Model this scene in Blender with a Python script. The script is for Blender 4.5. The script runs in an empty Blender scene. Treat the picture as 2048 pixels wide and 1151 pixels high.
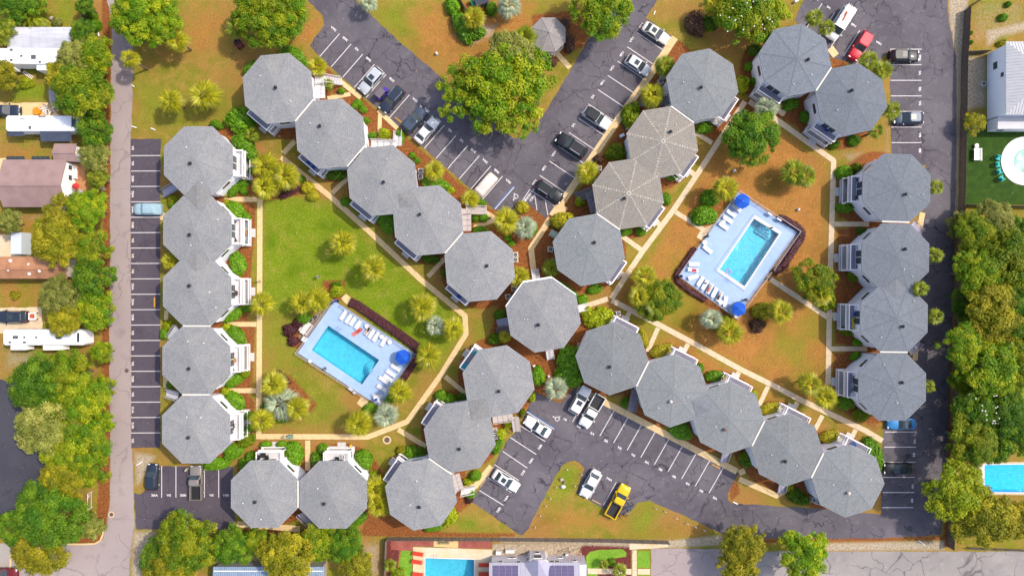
import bpy, math, random
import numpy as np
from mathutils import Vector, Matrix

R_ = random.Random(7)
PI = math.pi
scene = bpy.context.scene
COL = scene.collection

# ------------------------------------------------------------------ camera, sky, sun, exposure
CAM_H = 122.0          # drone height in metres
S = 11.2               # photograph pixels (2048 wide) per metre on the ground
cd = bpy.data.cameras.new('camera')
cam = bpy.data.objects.new('camera', cd)
COL.objects.link(cam)
cam.location = (0, 0, CAM_H)
cam.rotation_euler = (0, 0, 0)
cd.sensor_width = 36.0
cd.lens = 36.0 * CAM_H / (2048 / S)
cd.clip_start = 0.5
cd.clip_end = 6000
scene.camera = cam

SUN_EL, SUN_AZ = math.radians(52), math.radians(68.9)
world = bpy.data.worlds.new('World')
scene.world = world
world.use_nodes = True
wn = world.node_tree.nodes
sky = wn.new('ShaderNodeTexSky')
sky.sky_type = 'NISHITA'
sky.sun_disc = False
sky.sun_elevation = SUN_EL
sky.sun_rotation = SUN_AZ
sky.dust_density = 2.5
sky.ozone_density = 0.6
bg = wn['Background']
bg.inputs['Strength'].default_value = 0.15
world.node_tree.links.new(sky.outputs[0], bg.inputs['Color'])

sl = bpy.data.lights.new('sun', 'SUN')
sl.energy = 2.05
sl.angle = math.radians(0.6)
sl.color = (1.0, 0.93, 0.80)
so = bpy.data.objects.new('sun', sl)
COL.objects.link(so)
to_sun = Vector((math.sin(SUN_AZ) * math.cos(SUN_EL), math.cos(SUN_AZ) * math.cos(SUN_EL), math.sin(SUN_EL)))
so.rotation_euler = (-to_sun).to_track_quat('-Z', 'Y').to_euler()
so.location = (60, 30, 90)

scene.view_settings.view_transform = 'Standard'
scene.view_settings.look = 'None'
scene.view_settings.gamma = 1
scene.view_settings.use_curve_mapping = False
scene.view_settings.exposure = 1.05
scene.cycles.max_bounces = 6
scene.cycles.transparent_max_bounces = 6

# ------------------------------------------------------------------ helpers
KEXP = 1.6             # sunlit surface: displayed = albedo * KEXP


def W(px, py, h=0.0):
 """photograph pixel -> metres on the plane at height h"""
 k = (CAM_H - h) / CAM_H / S
 return ((px - 1024) * k, (575.5 - py) * k)


def lin(c):
 return c / 12.92 if c <= 0.04045 else ((c + 0.055) / 1.055) ** 2.4


def hx(s, k=KEXP):
 s = s.lstrip('#')
 return tuple(min(0.85, lin(int(s[i:i + 2], 16) / 255) / k) for i in (0, 2, 4)) + (1.0,)


def head(dx, dy):
 """rotation about Z of something that points along (dx, dy) in the photograph"""
 return math.atan2(-dy, dx)


class MB:
 def __init__(s):
  s.v, s.f, s.m = [], [], []

 def add(s, vs, fs, mi=0):
  o = len(s.v)
  s.v += [tuple(p) for p in vs]
  s.f += [tuple(i + o for i in f) for f in fs]
  s.m += [mi] * len(fs)
  return s

 def box(s, cx, cy, cz, sx, sy, sz, rot=0.0, mi=0, top=1.0):
  c, n = math.cos(rot), math.sin(rot)
  vs = []
  for z, k in ((-.5, 1.0), (.5, top)):
   for x, y in ((-.5, -.5), (.5, -.5), (.5, .5), (-.5, .5)):
    X, Y = x * sx * k, y * sy * k
    vs.append((cx + X * c - Y * n, cy + X * n + Y * c, cz + z * sz))
  return s.add(vs, [(3, 2, 1, 0), (4, 5, 6, 7), (0, 1, 5, 4), (1, 2, 6, 5), (2, 3, 7, 6), (3, 0, 4, 7)], mi)

 def loft(s, rings, mi=0, caps=True):
  n = len(rings[0])
  vs = [p for r in rings for p in r]
  fs = []
  for k in range(len(rings) - 1):
   for i in range(n):
    j = (i + 1) % n
    fs.append((k * n + i, k * n + j, (k + 1) * n + j, (k + 1) * n + i))
  if caps:
   fs.append(tuple(range(n - 1, -1, -1)))
   fs.append(tuple((len(rings) - 1) * n + i for i in range(n)))
  return s.add(vs, fs, mi)

 def prism(s, pts, z0, z1, mi=0):
  return s.loft([[(x, y, z0) for x, y in pts], [(x, y, z1) for x, y in pts]], mi)

 def cyl(s, x, y, z0, z1, r0, r1=None, n=10, mi=0):
  r1 = r0 if r1 is None else r1
  rg = []
  for z, r in ((z0, r0), (z1, r1)):
   rg.append([(x + r * math.cos(2 * PI * i / n), y + r * math.sin(2 * PI * i / n), z) for i in range(n)])
  return s.loft(rg, mi)

 def tube(s, p0, p1, r, n=5, mi=0, r1=None):
  p0, p1 = Vector(p0), Vector(p1)
  d = (p1 - p0)
  if d.length < 1e-6:
   return s
  q = d.to_track_quat('Z', 'Y')
  r1 = r if r1 is None else r1
  rg = []
  for p, rr in ((p0, r), (p1, r1)):
   rg.append([tuple(p + q @ Vector((rr * math.cos(2 * PI * i / n), rr * math.sin(2 * PI * i / n), 0))) for i in range(n)])
  return s.loft(rg, mi)

 def path(s, pts, r, n=5, mi=0):
  for a, b in zip(pts, pts[1:]):
   s.tube(a, b, r, n, mi)
  return s

 def ell(s, cx, cy, cz, rx, ry, rz, nu=12, nv=8, mi=0, rough=0.0, rnd=None):
  rg = []
  for j in range(1, nv):
   a = PI * j / nv - PI / 2
   row = []
   for i in range(nu):
    b = 2 * PI * i / nu
    k = 1 + (rnd.uniform(-rough, rough) if rnd else 0)
    row.append((cx + rx * k * math.cos(a) * math.cos(b), cy + ry * k * math.cos(a) * math.sin(b), cz + rz * k * math.sin(a)))
   rg.append(row)
  return s.loft(rg, mi)

 def ring(s, cx, cy, z, r0, r1, n=24, a0=0, a1=2 * PI, t=0.0, mi=0):
  full = abs(a1 - a0 - 2 * PI) < 1e-6
  m = n if full else n + 1
  vs = []
  for i in range(m):
   a = a0 + (a1 - a0) * i / n
   vs += [(cx + r0 * math.cos(a), cy + r0 * math.sin(a), z), (cx + r1 * math.cos(a), cy + r1 * math.sin(a), z)]
  fs = []
  for i in range(n):
   j = (i + 1) % m
   fs.append((2 * i, 2 * i + 1, 2 * j + 1, 2 * j))
  return s.add(vs, fs, mi)

 def mesh(s, name, mats, smooth=False):
  me = bpy.data.meshes.new(name)
  me.from_pydata(s.v, [], s.f)
  for m in (mats if isinstance(mats, (list, tuple)) else [mats]):
   me.materials.append(m)
  if len(me.materials) > 1:
   me.polygons.foreach_set('material_index', s.m)
  if smooth:
   me.polygons.foreach_set('use_smooth', [True] * len(s.f))
  me.update()
  return me

 def build(s, name, mats, parent=None, smooth=False, loc=None, rot=0.0):
  if isinstance(smooth, (tuple, Vector)):
   smooth, loc, rot = False, smooth, loc or 0.0
  return put(name, s.mesh(name, mats, smooth), parent, loc, rot)


def put(name, me, parent=None, loc=None, rot=0.0, scale=None):
 o = bpy.data.objects.new(name, me)
 COL.objects.link(o)
 if parent is not None:
  o.parent = parent
 if loc is not None:
  o.location = loc
 if rot:
  o.rotation_euler = (0, 0, rot)
 if scale is not None:
  o.scale = scale
 return o


def tag(o, label, cat, group=None, kind=None):
 if label:
  o['label'] = label
 if cat:
  o['category'] = cat
 if group:
  o['group'] = group
 if kind:
  o['kind'] = kind
 return o


def thing(name, label, cat, x, y, z=0.0, rot=0.0, group=None, scale=1.0):
 o = bpy.data.objects.new(name, None)
 COL.objects.link(o)
 o.empty_display_size = 0.3
 o.location = (x, y, z)
 o.rotation_euler = (0, 0, rot)
 if scale != 1.0:
  o.scale = (scale, scale, scale) if not isinstance(scale, tuple) else scale
 return tag(o, label, cat, group)


def struct(o):
 o['kind'] = 'structure'
 return o


KIDS = {}


def copy_tree(o, parent=None):
 c = o.copy()
 COL.objects.link(c)
 c.parent = parent
 for ch in list(o.children):
  copy_tree(ch, c)
 return c


# ------------------------------------------------------------------ materials
MATS = {}


def mat(name, col, rough=0.8, noise=None, bump=None, metal=0.0, spec=0.3, col2=None, coat=0.0):
 """noise=(scale, amount[, stretch]) darkens/lightens the albedo; col2 is a second colour mixed in by a wide noise"""
 if name in MATS:
  return MATS[name]
 m = bpy.data.materials.new(name)
 m.use_nodes = True
 nt = m.node_tree
 N, L = nt.nodes, nt.links
 b = N['Principled BSDF']
 c = hx(col) if isinstance(col, str) else tuple(col) + (1.0,) * (4 - len(col))
 b.inputs['Base Color'].default_value = c
 b.inputs['Roughness'].default_value = rough
 b.inputs['Metallic'].default_value = metal
 b.inputs['Specular IOR Level'].default_value = spec
 if coat:
  b.inputs['Coat Weight'].default_value = coat
  b.inputs['Coat Roughness'].default_value = 0.08
 tc = N.new('ShaderNodeTexCoord')
 src = None
 if col2 is not None:
  n2 = N.new('ShaderNodeTexNoise')
  n2.inputs['Scale'].default_value = (noise[0] if noise else 1.0) * 0.17
  n2.inputs['Detail'].default_value = 5
  L.new(tc.outputs['Object'], n2.inputs['Vector'])
  r2 = N.new('ShaderNodeMapRange')
  r2.inputs['From Min'].default_value = 0.4
  r2.inputs['From Max'].default_value = 0.62
  L.new(n2.outputs['Fac'], r2.inputs['Value'])
  mx = N.new('ShaderNodeMix')
  mx.data_type = 'RGBA'
  mx.inputs['A'].default_value = c
  mx.inputs['B'].default_value = hx(col2) if isinstance(col2, str) else col2
  L.new(r2.outputs['Result'], mx.inputs['Factor'])
  src = mx.outputs['Result']
 if noise:
  n = N.new('ShaderNodeTexNoise')
  n.inputs['Scale'].default_value = noise[0]
  n.inputs['Detail'].default_value = 4
  vec = tc.outputs['Object']
  if len(noise) > 2:
   mp = N.new('ShaderNodeMapping')
   mp.inputs['Scale'].default_value = noise[2]
   L.new(vec, mp.inputs['Vector'])
   vec = mp.outputs['Vector']
  L.new(vec, n.inputs['Vector'])
  r = N.new('ShaderNodeMapRange')
  r.inputs['From Min'].default_value = 0.3
  r.inputs['From Max'].default_value = 0.7
  r.inputs['To Min'].default_value = 1 - noise[1]
  r.inputs['To Max'].default_value = 1 + noise[1]
  L.new(n.outputs['Fac'], r.inputs['Value'])
  mu = N.new('ShaderNodeVectorMath')
  mu.operation = 'SCALE'
  if src is None:
   mu.inputs[0].default_value = c[:3]
  else:
   L.new(src, mu.inputs[0])
  L.new(r.outputs['Result'], mu.inputs['Scale'])
  src = mu.outputs['Vector']
 if src is not None:
  L.new(src, b.inputs['Base Color'])
 if bump:
  nb = N.new('ShaderNodeTexNoise')
  nb.inputs['Scale'].default_value = bump[0]
  nb.inputs['Detail'].default_value = 3
  L.new(tc.outputs['Object'], nb.inputs['Vector'])
  bp = N.new('ShaderNodeBump')
  bp.inputs['Strength'].default_value = 1.0
  bp.inputs['Distance'].default_value = bump[1]
  L.new(nb.outputs['Fac'], bp.inputs['Height'])
  L.new(bp.outputs['Normal'], b.inputs['Normal'])
 MATS[name] = m
 return m


def leaf_mat(name, col, col2, transl=0.3, rough=0.55, vary=0.35):
 if name in MATS:
  return MATS[name]
 m = bpy.data.materials.new(name)
 m.use_nodes = True
 nt = m.node_tree
 N, L = nt.nodes, nt.links
 b = N['Principled BSDF']
 b.inputs['Roughness'].default_value = rough
 b.inputs['Specular IOR Level'].default_value = 0.25
 at = N.new('ShaderNodeAttribute')
 at.attribute_name = 'tint'
 sp = N.new('ShaderNodeSeparateColor')
 L.new(at.outputs['Color'], sp.inputs['Color'])
 mx = N.new('ShaderNodeMix')
 mx.data_type = 'RGBA'
 mx.inputs['A'].default_value = hx(col)
 mx.inputs['B'].default_value = hx(col2)
 L.new(sp.outputs['Red'], mx.inputs['Factor'])
 oi = N.new('ShaderNodeObjectInfo')
 r = N.new('ShaderNodeMapRange')
 r.inputs['To Min'].default_value = 0.85
 r.inputs['To Max'].default_value = 1.15
 L.new(oi.outputs['Random'], r.inputs['Value'])
 r2 = N.new('ShaderNodeMapRange')
 r2.inputs['To Min'].default_value = 1 - vary
 r2.inputs['To Max'].default_value = 1 + vary
 L.new(sp.outputs['Green'], r2.inputs['Value'])
 mm = N.new('ShaderNodeMath')
 mm.operation = 'MULTIPLY'
 L.new(r.outputs['Result'], mm.inputs[0])
 L.new(r2.outputs['Result'], mm.inputs[1])
 mu = N.new('ShaderNodeVectorMath')
 mu.operation = 'SCALE'
 L.new(mx.outputs['Result'], mu.inputs[0])
 L.new(mm.outputs['Value'], mu.inputs['Scale'])
 L.new(mu.outputs['Vector'], b.inputs['Base Color'])
 tr = N.new('ShaderNodeBsdfTranslucent')
 L.new(mu.outputs['Vector'], tr.inputs['Color'])
 ms = N.new('ShaderNodeMixShader')
 ms.inputs['Fac'].default_value = transl
 L.new(b.outputs[0], ms.inputs[1])
 L.new(tr.outputs[0], ms.inputs[2])
 L.new(ms.outputs[0], N['Material Output'].inputs['Surface'])
 MATS[name] = m
 return m


white = mat('white_paint', (.8, .77, .76), 0.5, (3, 0.05))
offwhite = mat('off_white_siding', (.76, .74, .79), 0.6, (2.5, 0.05, (1, 1, 9)))
glass = mat('dark_glass', (0.03, 0.04, 0.045), 0.12, spec=0.6)
pane_m = mat('window_glass', (0.05, 0.06, 0.065), 0.1, spec=0.6)
black = mat('black_plastic', (0.018, 0.018, 0.02), 0.5)
dark_metal = mat('dark_metal', (0.05, 0.05, 0.055), 0.4, metal=0.3)
steel = mat('steel', (0.55, 0.55, 0.56), 0.3, metal=0.9)
grey_metal = mat('grey_metal', '#b9b6b4', 0.5, (6, 0.1))
tyre = mat('tyre_rubber', (0.015, 0.015, 0.016), 0.9)
wood_grey = mat('weathered_wood', '#8a7d76', 0.9, (3, 0.25, (1, 8, 8)), (20, 0.01))
wood_tan = mat('tan_wood', '#b98f5c', 0.8, (4, 0.15))
bark = mat('bark', '#7d6a58', 0.95, (8, 0.3), (14, 0.03))
# ------------------------------------------------------------------ the octagonal houses (data used by the ground, too)
# roof centre and eave radius in the photograph, turn of the roof (degrees), side of the balcony (degrees clockwise from up), roof kind, label
HOUSES = [
 (396.5, 321.5, 74.6, 22.5, 90, 0, 'grey octagonal roofed house at the north end of the western row beside the road'),
 (394.5, 460, 74.2, 22.5, 90, 0, 'grey octagonal house behind the covered blue car in the western row'),
 (394, 583, 74.2, 22.5, 90, 0, 'grey octagonal house in the middle of the western row, merged with its northern neighbour'),
 (392.5, 720.5, 73.8, 22.5, 90, 0, 'grey octagonal house second from the south end of the western row'),
 (392, 858, 73.8, 22.5, 90, 0, 'grey octagonal house at the south end of the western row beside the dark sedan'),
 (529, 987, 73.0, 22.5, 0, 0, 'grey octagonal house beside the southwest car park, western half of a joined pair'),
 (666, 988.5, 73.2, 22.5, 0, 0, 'grey octagonal house with white balcony, eastern half of the southwestern joined pair'),
 (842, 988, 74.0, 12, -55.5, 0, 'southernmost grey octagonal house of three stepping toward the wood fence'),
 (919.5, 873, 74.0, 12, -55.5, 0, 'middle grey octagonal house of three beside the four striped bays of the south car park'),
 (997, 761.7, 74.2, 13, -54.5, 0, 'grey octagonal house with turquoise balcony chairs south of the lone central house'),
 (1086.5, 629.5, 77.4, 13, 999, 3, 'large lone octagonal house in the centre with white rim and four short stairs'),
 (556, 176.9, 74.5, 17.5, 220, 0, 'grey octagonal house at the northwest end of the diagonal row by the purple cart'),
 (660.5, 267.3, 74.2, 18, 220, 0, 'grey octagonal house with blue chairs on its balcony, second in the diagonal row'),
 (764.6, 361, 74.2, 17, 220, 0, 'grey octagonal house third in the diagonal row, above the green lawn'),
 (856, 440.6, 74.2, 18, 220, 0, 'grey octagonal house fourth in the diagonal row behind the cream covered car'),
 (959.5, 532.6, 74.2, 17.6, 220, 0, 'grey octagonal house at the southeast end of the diagonal row by the red mulch'),
 (1177.5, 499.5, 74.5, 12.5, 124, 4, 'blue-grey octagonal house at the south end of the tan-ridged row above the central house'),
 (1256, 387.5, 74.0, 13.8, 124, 2, 'tan-grey octagonal house with pale dotted ridges, nearer the brown palm bed and blue pool'),
 (1324.5, 284, 74.0, 13.5, 126, 2, 'tan-grey octagonal house with pale dotted ridges, beside the round green tree'),
 (1404.5, 169.5, 74.2, 11.5, 124, 4, 'grey octagonal house at the north end of the row behind the white car'),
 (1590, 120.5, 74.4, 11, 214, 1, 'blue-grey octagonal house behind the white van with ladders'),
 (1702.5, 199, 74.0, 12, 214, 1, 'blue-grey octagonal house behind the red car, with blue chairs on its balcony'),
 (1793, 375.6, 73.6, 24, 272, 1, 'blue-grey octagonal house at the north end of the eastern row by the fence'),
 (1790.8, 514, 73.2, 23.5, 272, 1, 'blue-grey octagonal house second from the north in the eastern row'),
 (1788, 636, 73.2, 23, 272, 1, 'blue-grey octagonal house with yellow pool floats on its balcony in the eastern row'),
 (1784.5, 773, 73.2, 23, 272, 1, 'blue-grey octagonal house at the south end of the eastern row above the blue car'),
 (1224, 716.5, 74.0, 4, 27, 4, 'octagonal house at the northwest end of the southern row behind the white pickup'),
 (1344.5, 781, 73.6, 4, 27, 4, 'octagonal house with pale round vent cap, second in the southern row'),
 (1455.7, 835.6, 73.6, 4, 27, 4, 'octagonal house with rusty vent cap, third in the southern row'),
 (1574, 899.5, 73.6, 4, 27, 4, 'octagonal house fourth in the southern row by the bent walkway'),
 (1696, 961, 73.6, 4.5, 27, 4, 'octagonal house at the southeast end of the southern row beside the black car'),
]
EAVE = 6.0

# ------------------------------------------------------------------ ground sheet with painted-in soil and grass kinds
LUSH = [
 ([(525, 398), (560, 392), (600, 388), (660, 402), (745, 480), (862, 580), (920, 632), (920, 665), (880, 735), (800, 740), (690, 590), (560, 640), (522, 600)], 2.2, 1.0),
 ([(525, 600), (600, 600), (640, 760), (760, 850), (800, 830), (735, 868), (530, 866)], 2.5, .55),
 ([(268, 150), (300, 160), (370, 200), (470, 160), (470, 230), (300, 262), (266, 262)], 3.5, .62),
 ([(735, 20), (800, 0), (830, 60), (800, 82)], 2.5, .7),
 ([(1115, 940), (1140, 925), (1165, 935), (1145, 985), (1110, 1000)], 2, .8),
 ([(1265, 1030), (1290, 1004), (1320, 1020), (1290, 1075), (1255, 1070)], 3, .8),
 ([(905, 1035), (950, 1030), (965, 1060), (920, 1066)], 2, .9),
 ([(25, 165), (98, 160), (100, 204), (25, 204)], 1.6, .9),
 ([(110, 0), (160, 0), (150, 50), (110, 56)], 2.5, .75),
 ([(1360, 40), (1420, 30), (1400, 100), (1360, 110)], 3, .45),
 ([(1550, 10), (1600, 0), (1590, 30)], 2, .4),
 ([(940, 640), (985, 630), (975, 700), (940, 690)], 2.0, .55),
 ([(480, 60), (600, 80), (560, 100)], 3, .35),
 ([(1640, 1040), (1750, 1040), (1700, 1075)], 2, .3),
 ([(1940, 890), (2060, 870), (2060, 925), (1970, 925)], 2, .5),
 ([(1912, 430), (2070, 420), (2070, 915), (1905, 915)], 3, .6),
 ([(1440, 620), (1560, 700), (1500, 720)], 4, .12),
]
MULCH = [
 ([(203, -20), (216, -20), (221, 60), (219, 1040), (204, 1078), (190, 1085), (150, 1086), (140, 1070), (190, 1060), (203, 900), (205, 500), (208, 300)], .8, 1.0),
 ([(1030, 470), (1058, 432), (1092, 440), (1058, 495), (1066, 545), (1030, 570)], .8, 1.0),
 ([(1090, 436), (1180, 360), (1235, 255), (1262, 200), (1330, 100), (1360, 80), (1390, 110), (1300, 260), (1200, 420), (1120, 470), (1080, 560), (1068, 545), (1066, 496)], .8, 1.0),
 ([(1000, 600), (1045, 565), (1150, 690), (1140, 800), (1121, 806), (1072, 785), (1040, 720), (975, 690)], .9, 1.0),
 ([(985, 415), (1042, 428), (1054, 405), (1092, 438), (1060, 480), (1010, 490), (985, 450)], .7, 1.0),
 ([(640, 118), (705, 176), (735, 200), (800, 260), (988, 418), (985, 450), (870, 360), (760, 260), (640, 170), (615, 120)], .8, .72),
 ([(460, 1056), (600, 1058), (780, 1062), (1030, 1066), (1030, 1074), (780, 1072), (460, 1064)], .8, 1.0),
 ([(735, 1020), (880, 1052), (880, 1070), (720, 1070)], .8, 1.0),
 ([(905, 968), (940, 985), (940, 1008), (910, 1030)], .8, 1.0),
 ([(1062, 30), (1150, 20), (1190, 55), (1165, 95), (1135, 110), (1110, 128), (1080, 118), (1072, 90)], 1.0, .95),
 ([(895, 10), (900, 50), (930, 70), (960, 66), (970, 45), (985, 0)], .8, .8),
 ([(575, 650), (600, 640), (625, 670), (605, 700), (575, 690)], .8, 1.0),
 ([(505, 320), (560, 318), (612, 370), (600, 390), (550, 398), (520, 405), (505, 390)], .7, 1.0),
 ([(540, 740), (580, 745), (640, 810), (600, 850), (545, 830)], 1.0, .75),
 ([(645, 560), (690, 560), (690, 600), (640, 600)], .7, .9),
 ([(465, 290), (500, 290), (515, 390), (480, 392)], .7, 1.0),
 ([(462, 402), (512, 404), (512, 450), (495, 640), (512, 655), (505, 775), (498, 790), (512, 800), (505, 865), (470, 890), (455, 860)], .8, .85),
 ([(290, 1010), (1455, 1000), (1470, 962), (1480, 955), (1462, 1003)], .3, .0),
 ([(1456, 962), (1474, 960), (1480, 985), (1462, 1002)], .8, 1.0),
 ([(1490, 950), (1550, 960), (1574, 985), (1553, 985), (1500, 958)], .8, 1.0),
 ([(1570, 980), (1640, 980), (1640, 1010), (1590, 1010)], .8, .8),
 ([(1655, 110), (1690, 118), (1700, 130), (1665, 140)], .6, .8),
 ([(1520, 1074), (1890, 1068), (1890, 1082), (1640, 1086), (1520, 1088)], .6, .7),
 ([(1893, 1010), (1907, 1010), (1900, 1095), (1886, 1090)], .4, 1.0),
 ([(1895, 850), (1906, 850), (1900, 1020), (1892, 1020)], .4, .7),
 ([(1900, 560), (1908, 560), (1902, 850), (1894, 850)], .4, .8),
 ([(1404, 395), (1470, 380), (1478, 390), (1420, 455), (1385, 440)], 1.0, .55),
 ([(1346, 560), (1362, 540), (1480, 640), (1475, 652), (1440, 640)], .6, .6),
 ([(1530, 600), (1600, 590), (1600, 650), (1530, 680)], 2.0, .35),
 ([(170, 340), (200, 290), (210, 400), (195, 420)], 1.0, .6),
 ([(1672, 455), (1735, 455), (1700, 520), (1672, 500)], .8, .8),
 ([(1672, 340), (1740, 330), (1735, 440), (1672, 440)], .8, .7),
 ([(1668, 560), (1735, 560), (1735, 690), (1668, 690)], .8, .8),
 ([(1664, 705), (1730, 700), (1725, 830), (1664, 760)], .8, .8),
 ([(1660, 820), (1690, 790), (1765, 850), (1762, 872)], .8, .5),
 ([(1480, 200), (1540, 190), (1600, 220), (1600, 260), (1520, 215), (1480, 260)], .8, .8),
 ([(1400, 225), (1490, 195), (1485, 215), (1430, 285), (1395, 265)], .7, .8),
]
RED = [   # dark red bark chips
 ([(695, 606), (712, 604), (840, 692), (832, 705), (760, 662)], .5, .0),
 ([(768, 1080), (822, 1080), (822, 1110), (800, 1100), (792, 1160), (772, 1160)], .4, .9),
 ([(1160, 1086), (1262, 1084), (1262, 1160), (1165, 1160)], .3, 1.0),
]
SAND = [
 ([(1896, -20), (1940, -20), (1934, 30), (1924, 120), (1920, 300), (1916, 420), (1906, 430), (1912, 300), (1912, 117), (1899, 50)], .7, .9),
 ([(1200, 1078), (1340, 1079), (1444, 1068), (1450, 1090), (1340, 1096), (1000, 1086), (1000, 1072)], .6, .85),
 ([(265, 898), (318, 908), (305, 930), (280, 975), (268, 970)], 1.0, .7),
 ([(262, 1058), (318, 1058), (300, 1090), (285, 1160), (258, 1160)], 1.2, .75),
 ([(905, 70), (965, 45), (1000, 45), (990, 75), (940, 95)], 1.5, .7),
 ([(1900, 110), (1975, 110), (1975, 215), (1930, 225)], 1.2, .75),
 ([(1935, -10), (2060, -10), (2060, 60), (1975, 95), (1930, 110)], 2, .42),
 ([(1970, 60), (2060, 40), (2060, 60), (2000, 75), (1975, 95)], 1.2, .9),
 ([(1640, 1084), (1890, 1080), (1890, 1100), (1655, 1102)], .7, .85),
 ([(720, 1075), (772, 1075), (768, 1160), (700, 1160)], 1.8, .55),
 ([(430, 1100), (620, 1108), (620, 1130), (430, 1128)], 1.0, .7),
 ([(985, 1086), (1165, 1090), (1150, 1112), (985, 1110)], .4, 1.0),
 ([(0, 690), (80, 690), (70, 740), (0, 750)], 2.0, .5),
 ([(1130, 0), (1180, 0), (1150, 25)], 1.5, .5),
 ([(1675, 300), (1740, 300), (1700, 335)], 1.5, .6),
 ([(1675, 455), (1700, 455), (1700, 490)], 1.2, .5),
 ([(1784, 190), (1784, 330), (1765, 310), (1770, 220)], 1.0, .5),
 ([(150, 30), (172, 30), (172, 62), (150, 62)], 1.5, .5),
 ([(30, 425), (90, 420), (95, 450), (20, 445)], 1.5, .5),
 ([(880, 1040), (1000, 1050), (1030, 1068), (900, 1050)], 1.5, .4),
 ([(60, 270), (110, 270), (110, 300), (60, 300)], 1.5, .4),
 ([(190, 10), (206, 0), (218, 40), (200, 60)], 1.0, .35),
]
DRY = [
 ([(1240, 605), (1330, 470), (1350, 430), (1480, 230), (1540, 240), (1650, 330), (1655, 700), (1640, 810), (1540, 765)], 3, 1.0),
 ([(1245, 630), (1390, 700), (1600, 815), (1560, 830), (1280, 690)], 2, .9),
 ([(590, 60), (648, 20), (640, 80), (600, 92), (560, 80)], 3, .9),
 ([(480, 50), (440, 130), (380, 120), (300, 130), (330, 60), (400, 0), (480, 0)], 5, .65),
 ([(740, 90), (860, 0), (1080, 0), (1080, 60), (1000, 250), (870, 130)], 5, .85),
 ([(1360, 90), (1500, 60), (1540, 90), (1480, 160), (1440, 110)], 4, .5),
 ([(1090, 1000), (1240, 1035), (1250, 1060), (1060, 1062)], 3, .75),
 ([(1330, 1040), (1420, 1058), (1400, 1075), (1260, 1075)], 3, .8),
 ([(1940, 0), (2060, 0), (2060, 60), (1975, 90), (1930, 110)], 3, .55),
 ([(1670, 320), (1740, 310), (1740, 345), (1680, 345)], 3, .5),
 ([(0, 300), (80, 290), (80, 320), (0, 330)], 3, .8),
 ([(0, 420), (130, 430), (110, 470), (0, 470)], 3, .8),
 ([(0, 560), (90, 560), (90, 620), (0, 620)], 3, .7),
 ([(1930, 420), (2060, 420), (2060, 520), (1915, 520)], 3, .3),
]


def soft_mask(X, Y, polys):
 out = np.zeros_like(X)
 for pts, soft, amt in polys:
  if amt <= 0:
   continue
  P = np.array([W(*p) for p in pts])
  x0, y0 = P.min(0) - soft
  x1, y1 = P.max(0) + soft
  sel = np.where((X > x0) & (X < x1) & (Y > y0) & (Y < y1))[0]
  x, y = X[sel], Y[sel]
  d = np.full(x.shape, 1e9)
  inside = np.zeros(x.shape, bool)
  n = len(P)
  for i in range(n):
   a, b = P[i], P[(i + 1) % n]
   e = b - a
   t = np.clip(((x - a[0]) * e[0] + (y - a[1]) * e[1]) / max(e @ e, 1e-9), 0, 1)
   d = np.minimum(d, np.hypot(x - a[0] - t * e[0], y - a[1] - t * e[1]))
   c = ((a[1] > y) != (b[1] > y)) & (x < (b[0] - a[0]) * (y - a[1]) / ((b[1] - a[1]) or 1e-9) + a[0])
   inside ^= c
  sd = np.where(inside, d, -d)
  v = np.clip(sd / (2 * soft) + .5, 0, 1)
  out[sel] = np.maximum(out[sel], v * amt)
 return out


def build_ground():
 xs = np.concatenate([[-3000, -900, -300, -160], np.arange(-104, 104.01, .4), [160, 300, 900, 3000]])
 ys = np.concatenate([[-3000, -900, -300, -120], np.arange(-62, 62.01, .4), [120, 300, 900, 3000]])
 nx, ny = len(xs), len(ys)
 X, Y = np.meshgrid(xs, ys)
 X, Y = X.ravel(), Y.ravel()
 me = bpy.data.meshes.new('ground')
 me.vertices.add(nx * ny)
 co = np.zeros((nx * ny, 3), np.float32)
 co[:, 0], co[:, 1] = X, Y
 me.vertices.foreach_set('co', co.ravel())
 i, j = np.meshgrid(np.arange(nx - 1), np.arange(ny - 1))
 a = (j * nx + i).ravel()
 q = np.stack([a, a + 1, a + 1 + nx, a + nx], 1).astype(np.int32)
 nq = len(q)
 me.loops.add(nq * 4)
 me.loops.foreach_set('vertex_index', q.ravel())
 me.polygons.add(nq)
 me.polygons.foreach_set('loop_start', np.arange(0, nq * 4, 4, dtype=np.int32))
 me.update(calc_edges=True)
 masks = {'lush': soft_mask(X, Y, LUSH), 'mulch': soft_mask(X, Y, MULCH), 'sand': soft_mask(X, Y, SAND), 'dry': soft_mask(X, Y, DRY), 'redbark': soft_mask(X, Y, RED)}
 for (px, py, R, rot, bal, kind, lab) in HOUSES:
  cx, cy = W(px, py, EAVE)
  r = np.hypot(X - cx, Y - cy)
  masks['mulch'] = np.maximum(masks['mulch'], np.clip((8.0 - r) / 1.2, 0, 1) * .95)
 for k, v in masks.items():
  at = me.attributes.new(k, 'FLOAT', 'POINT')
  at.data.foreach_set('value', v.astype(np.float32))
 me.materials.append(ground_mat())
 o = put('ground', me)
 return struct(o)


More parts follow.
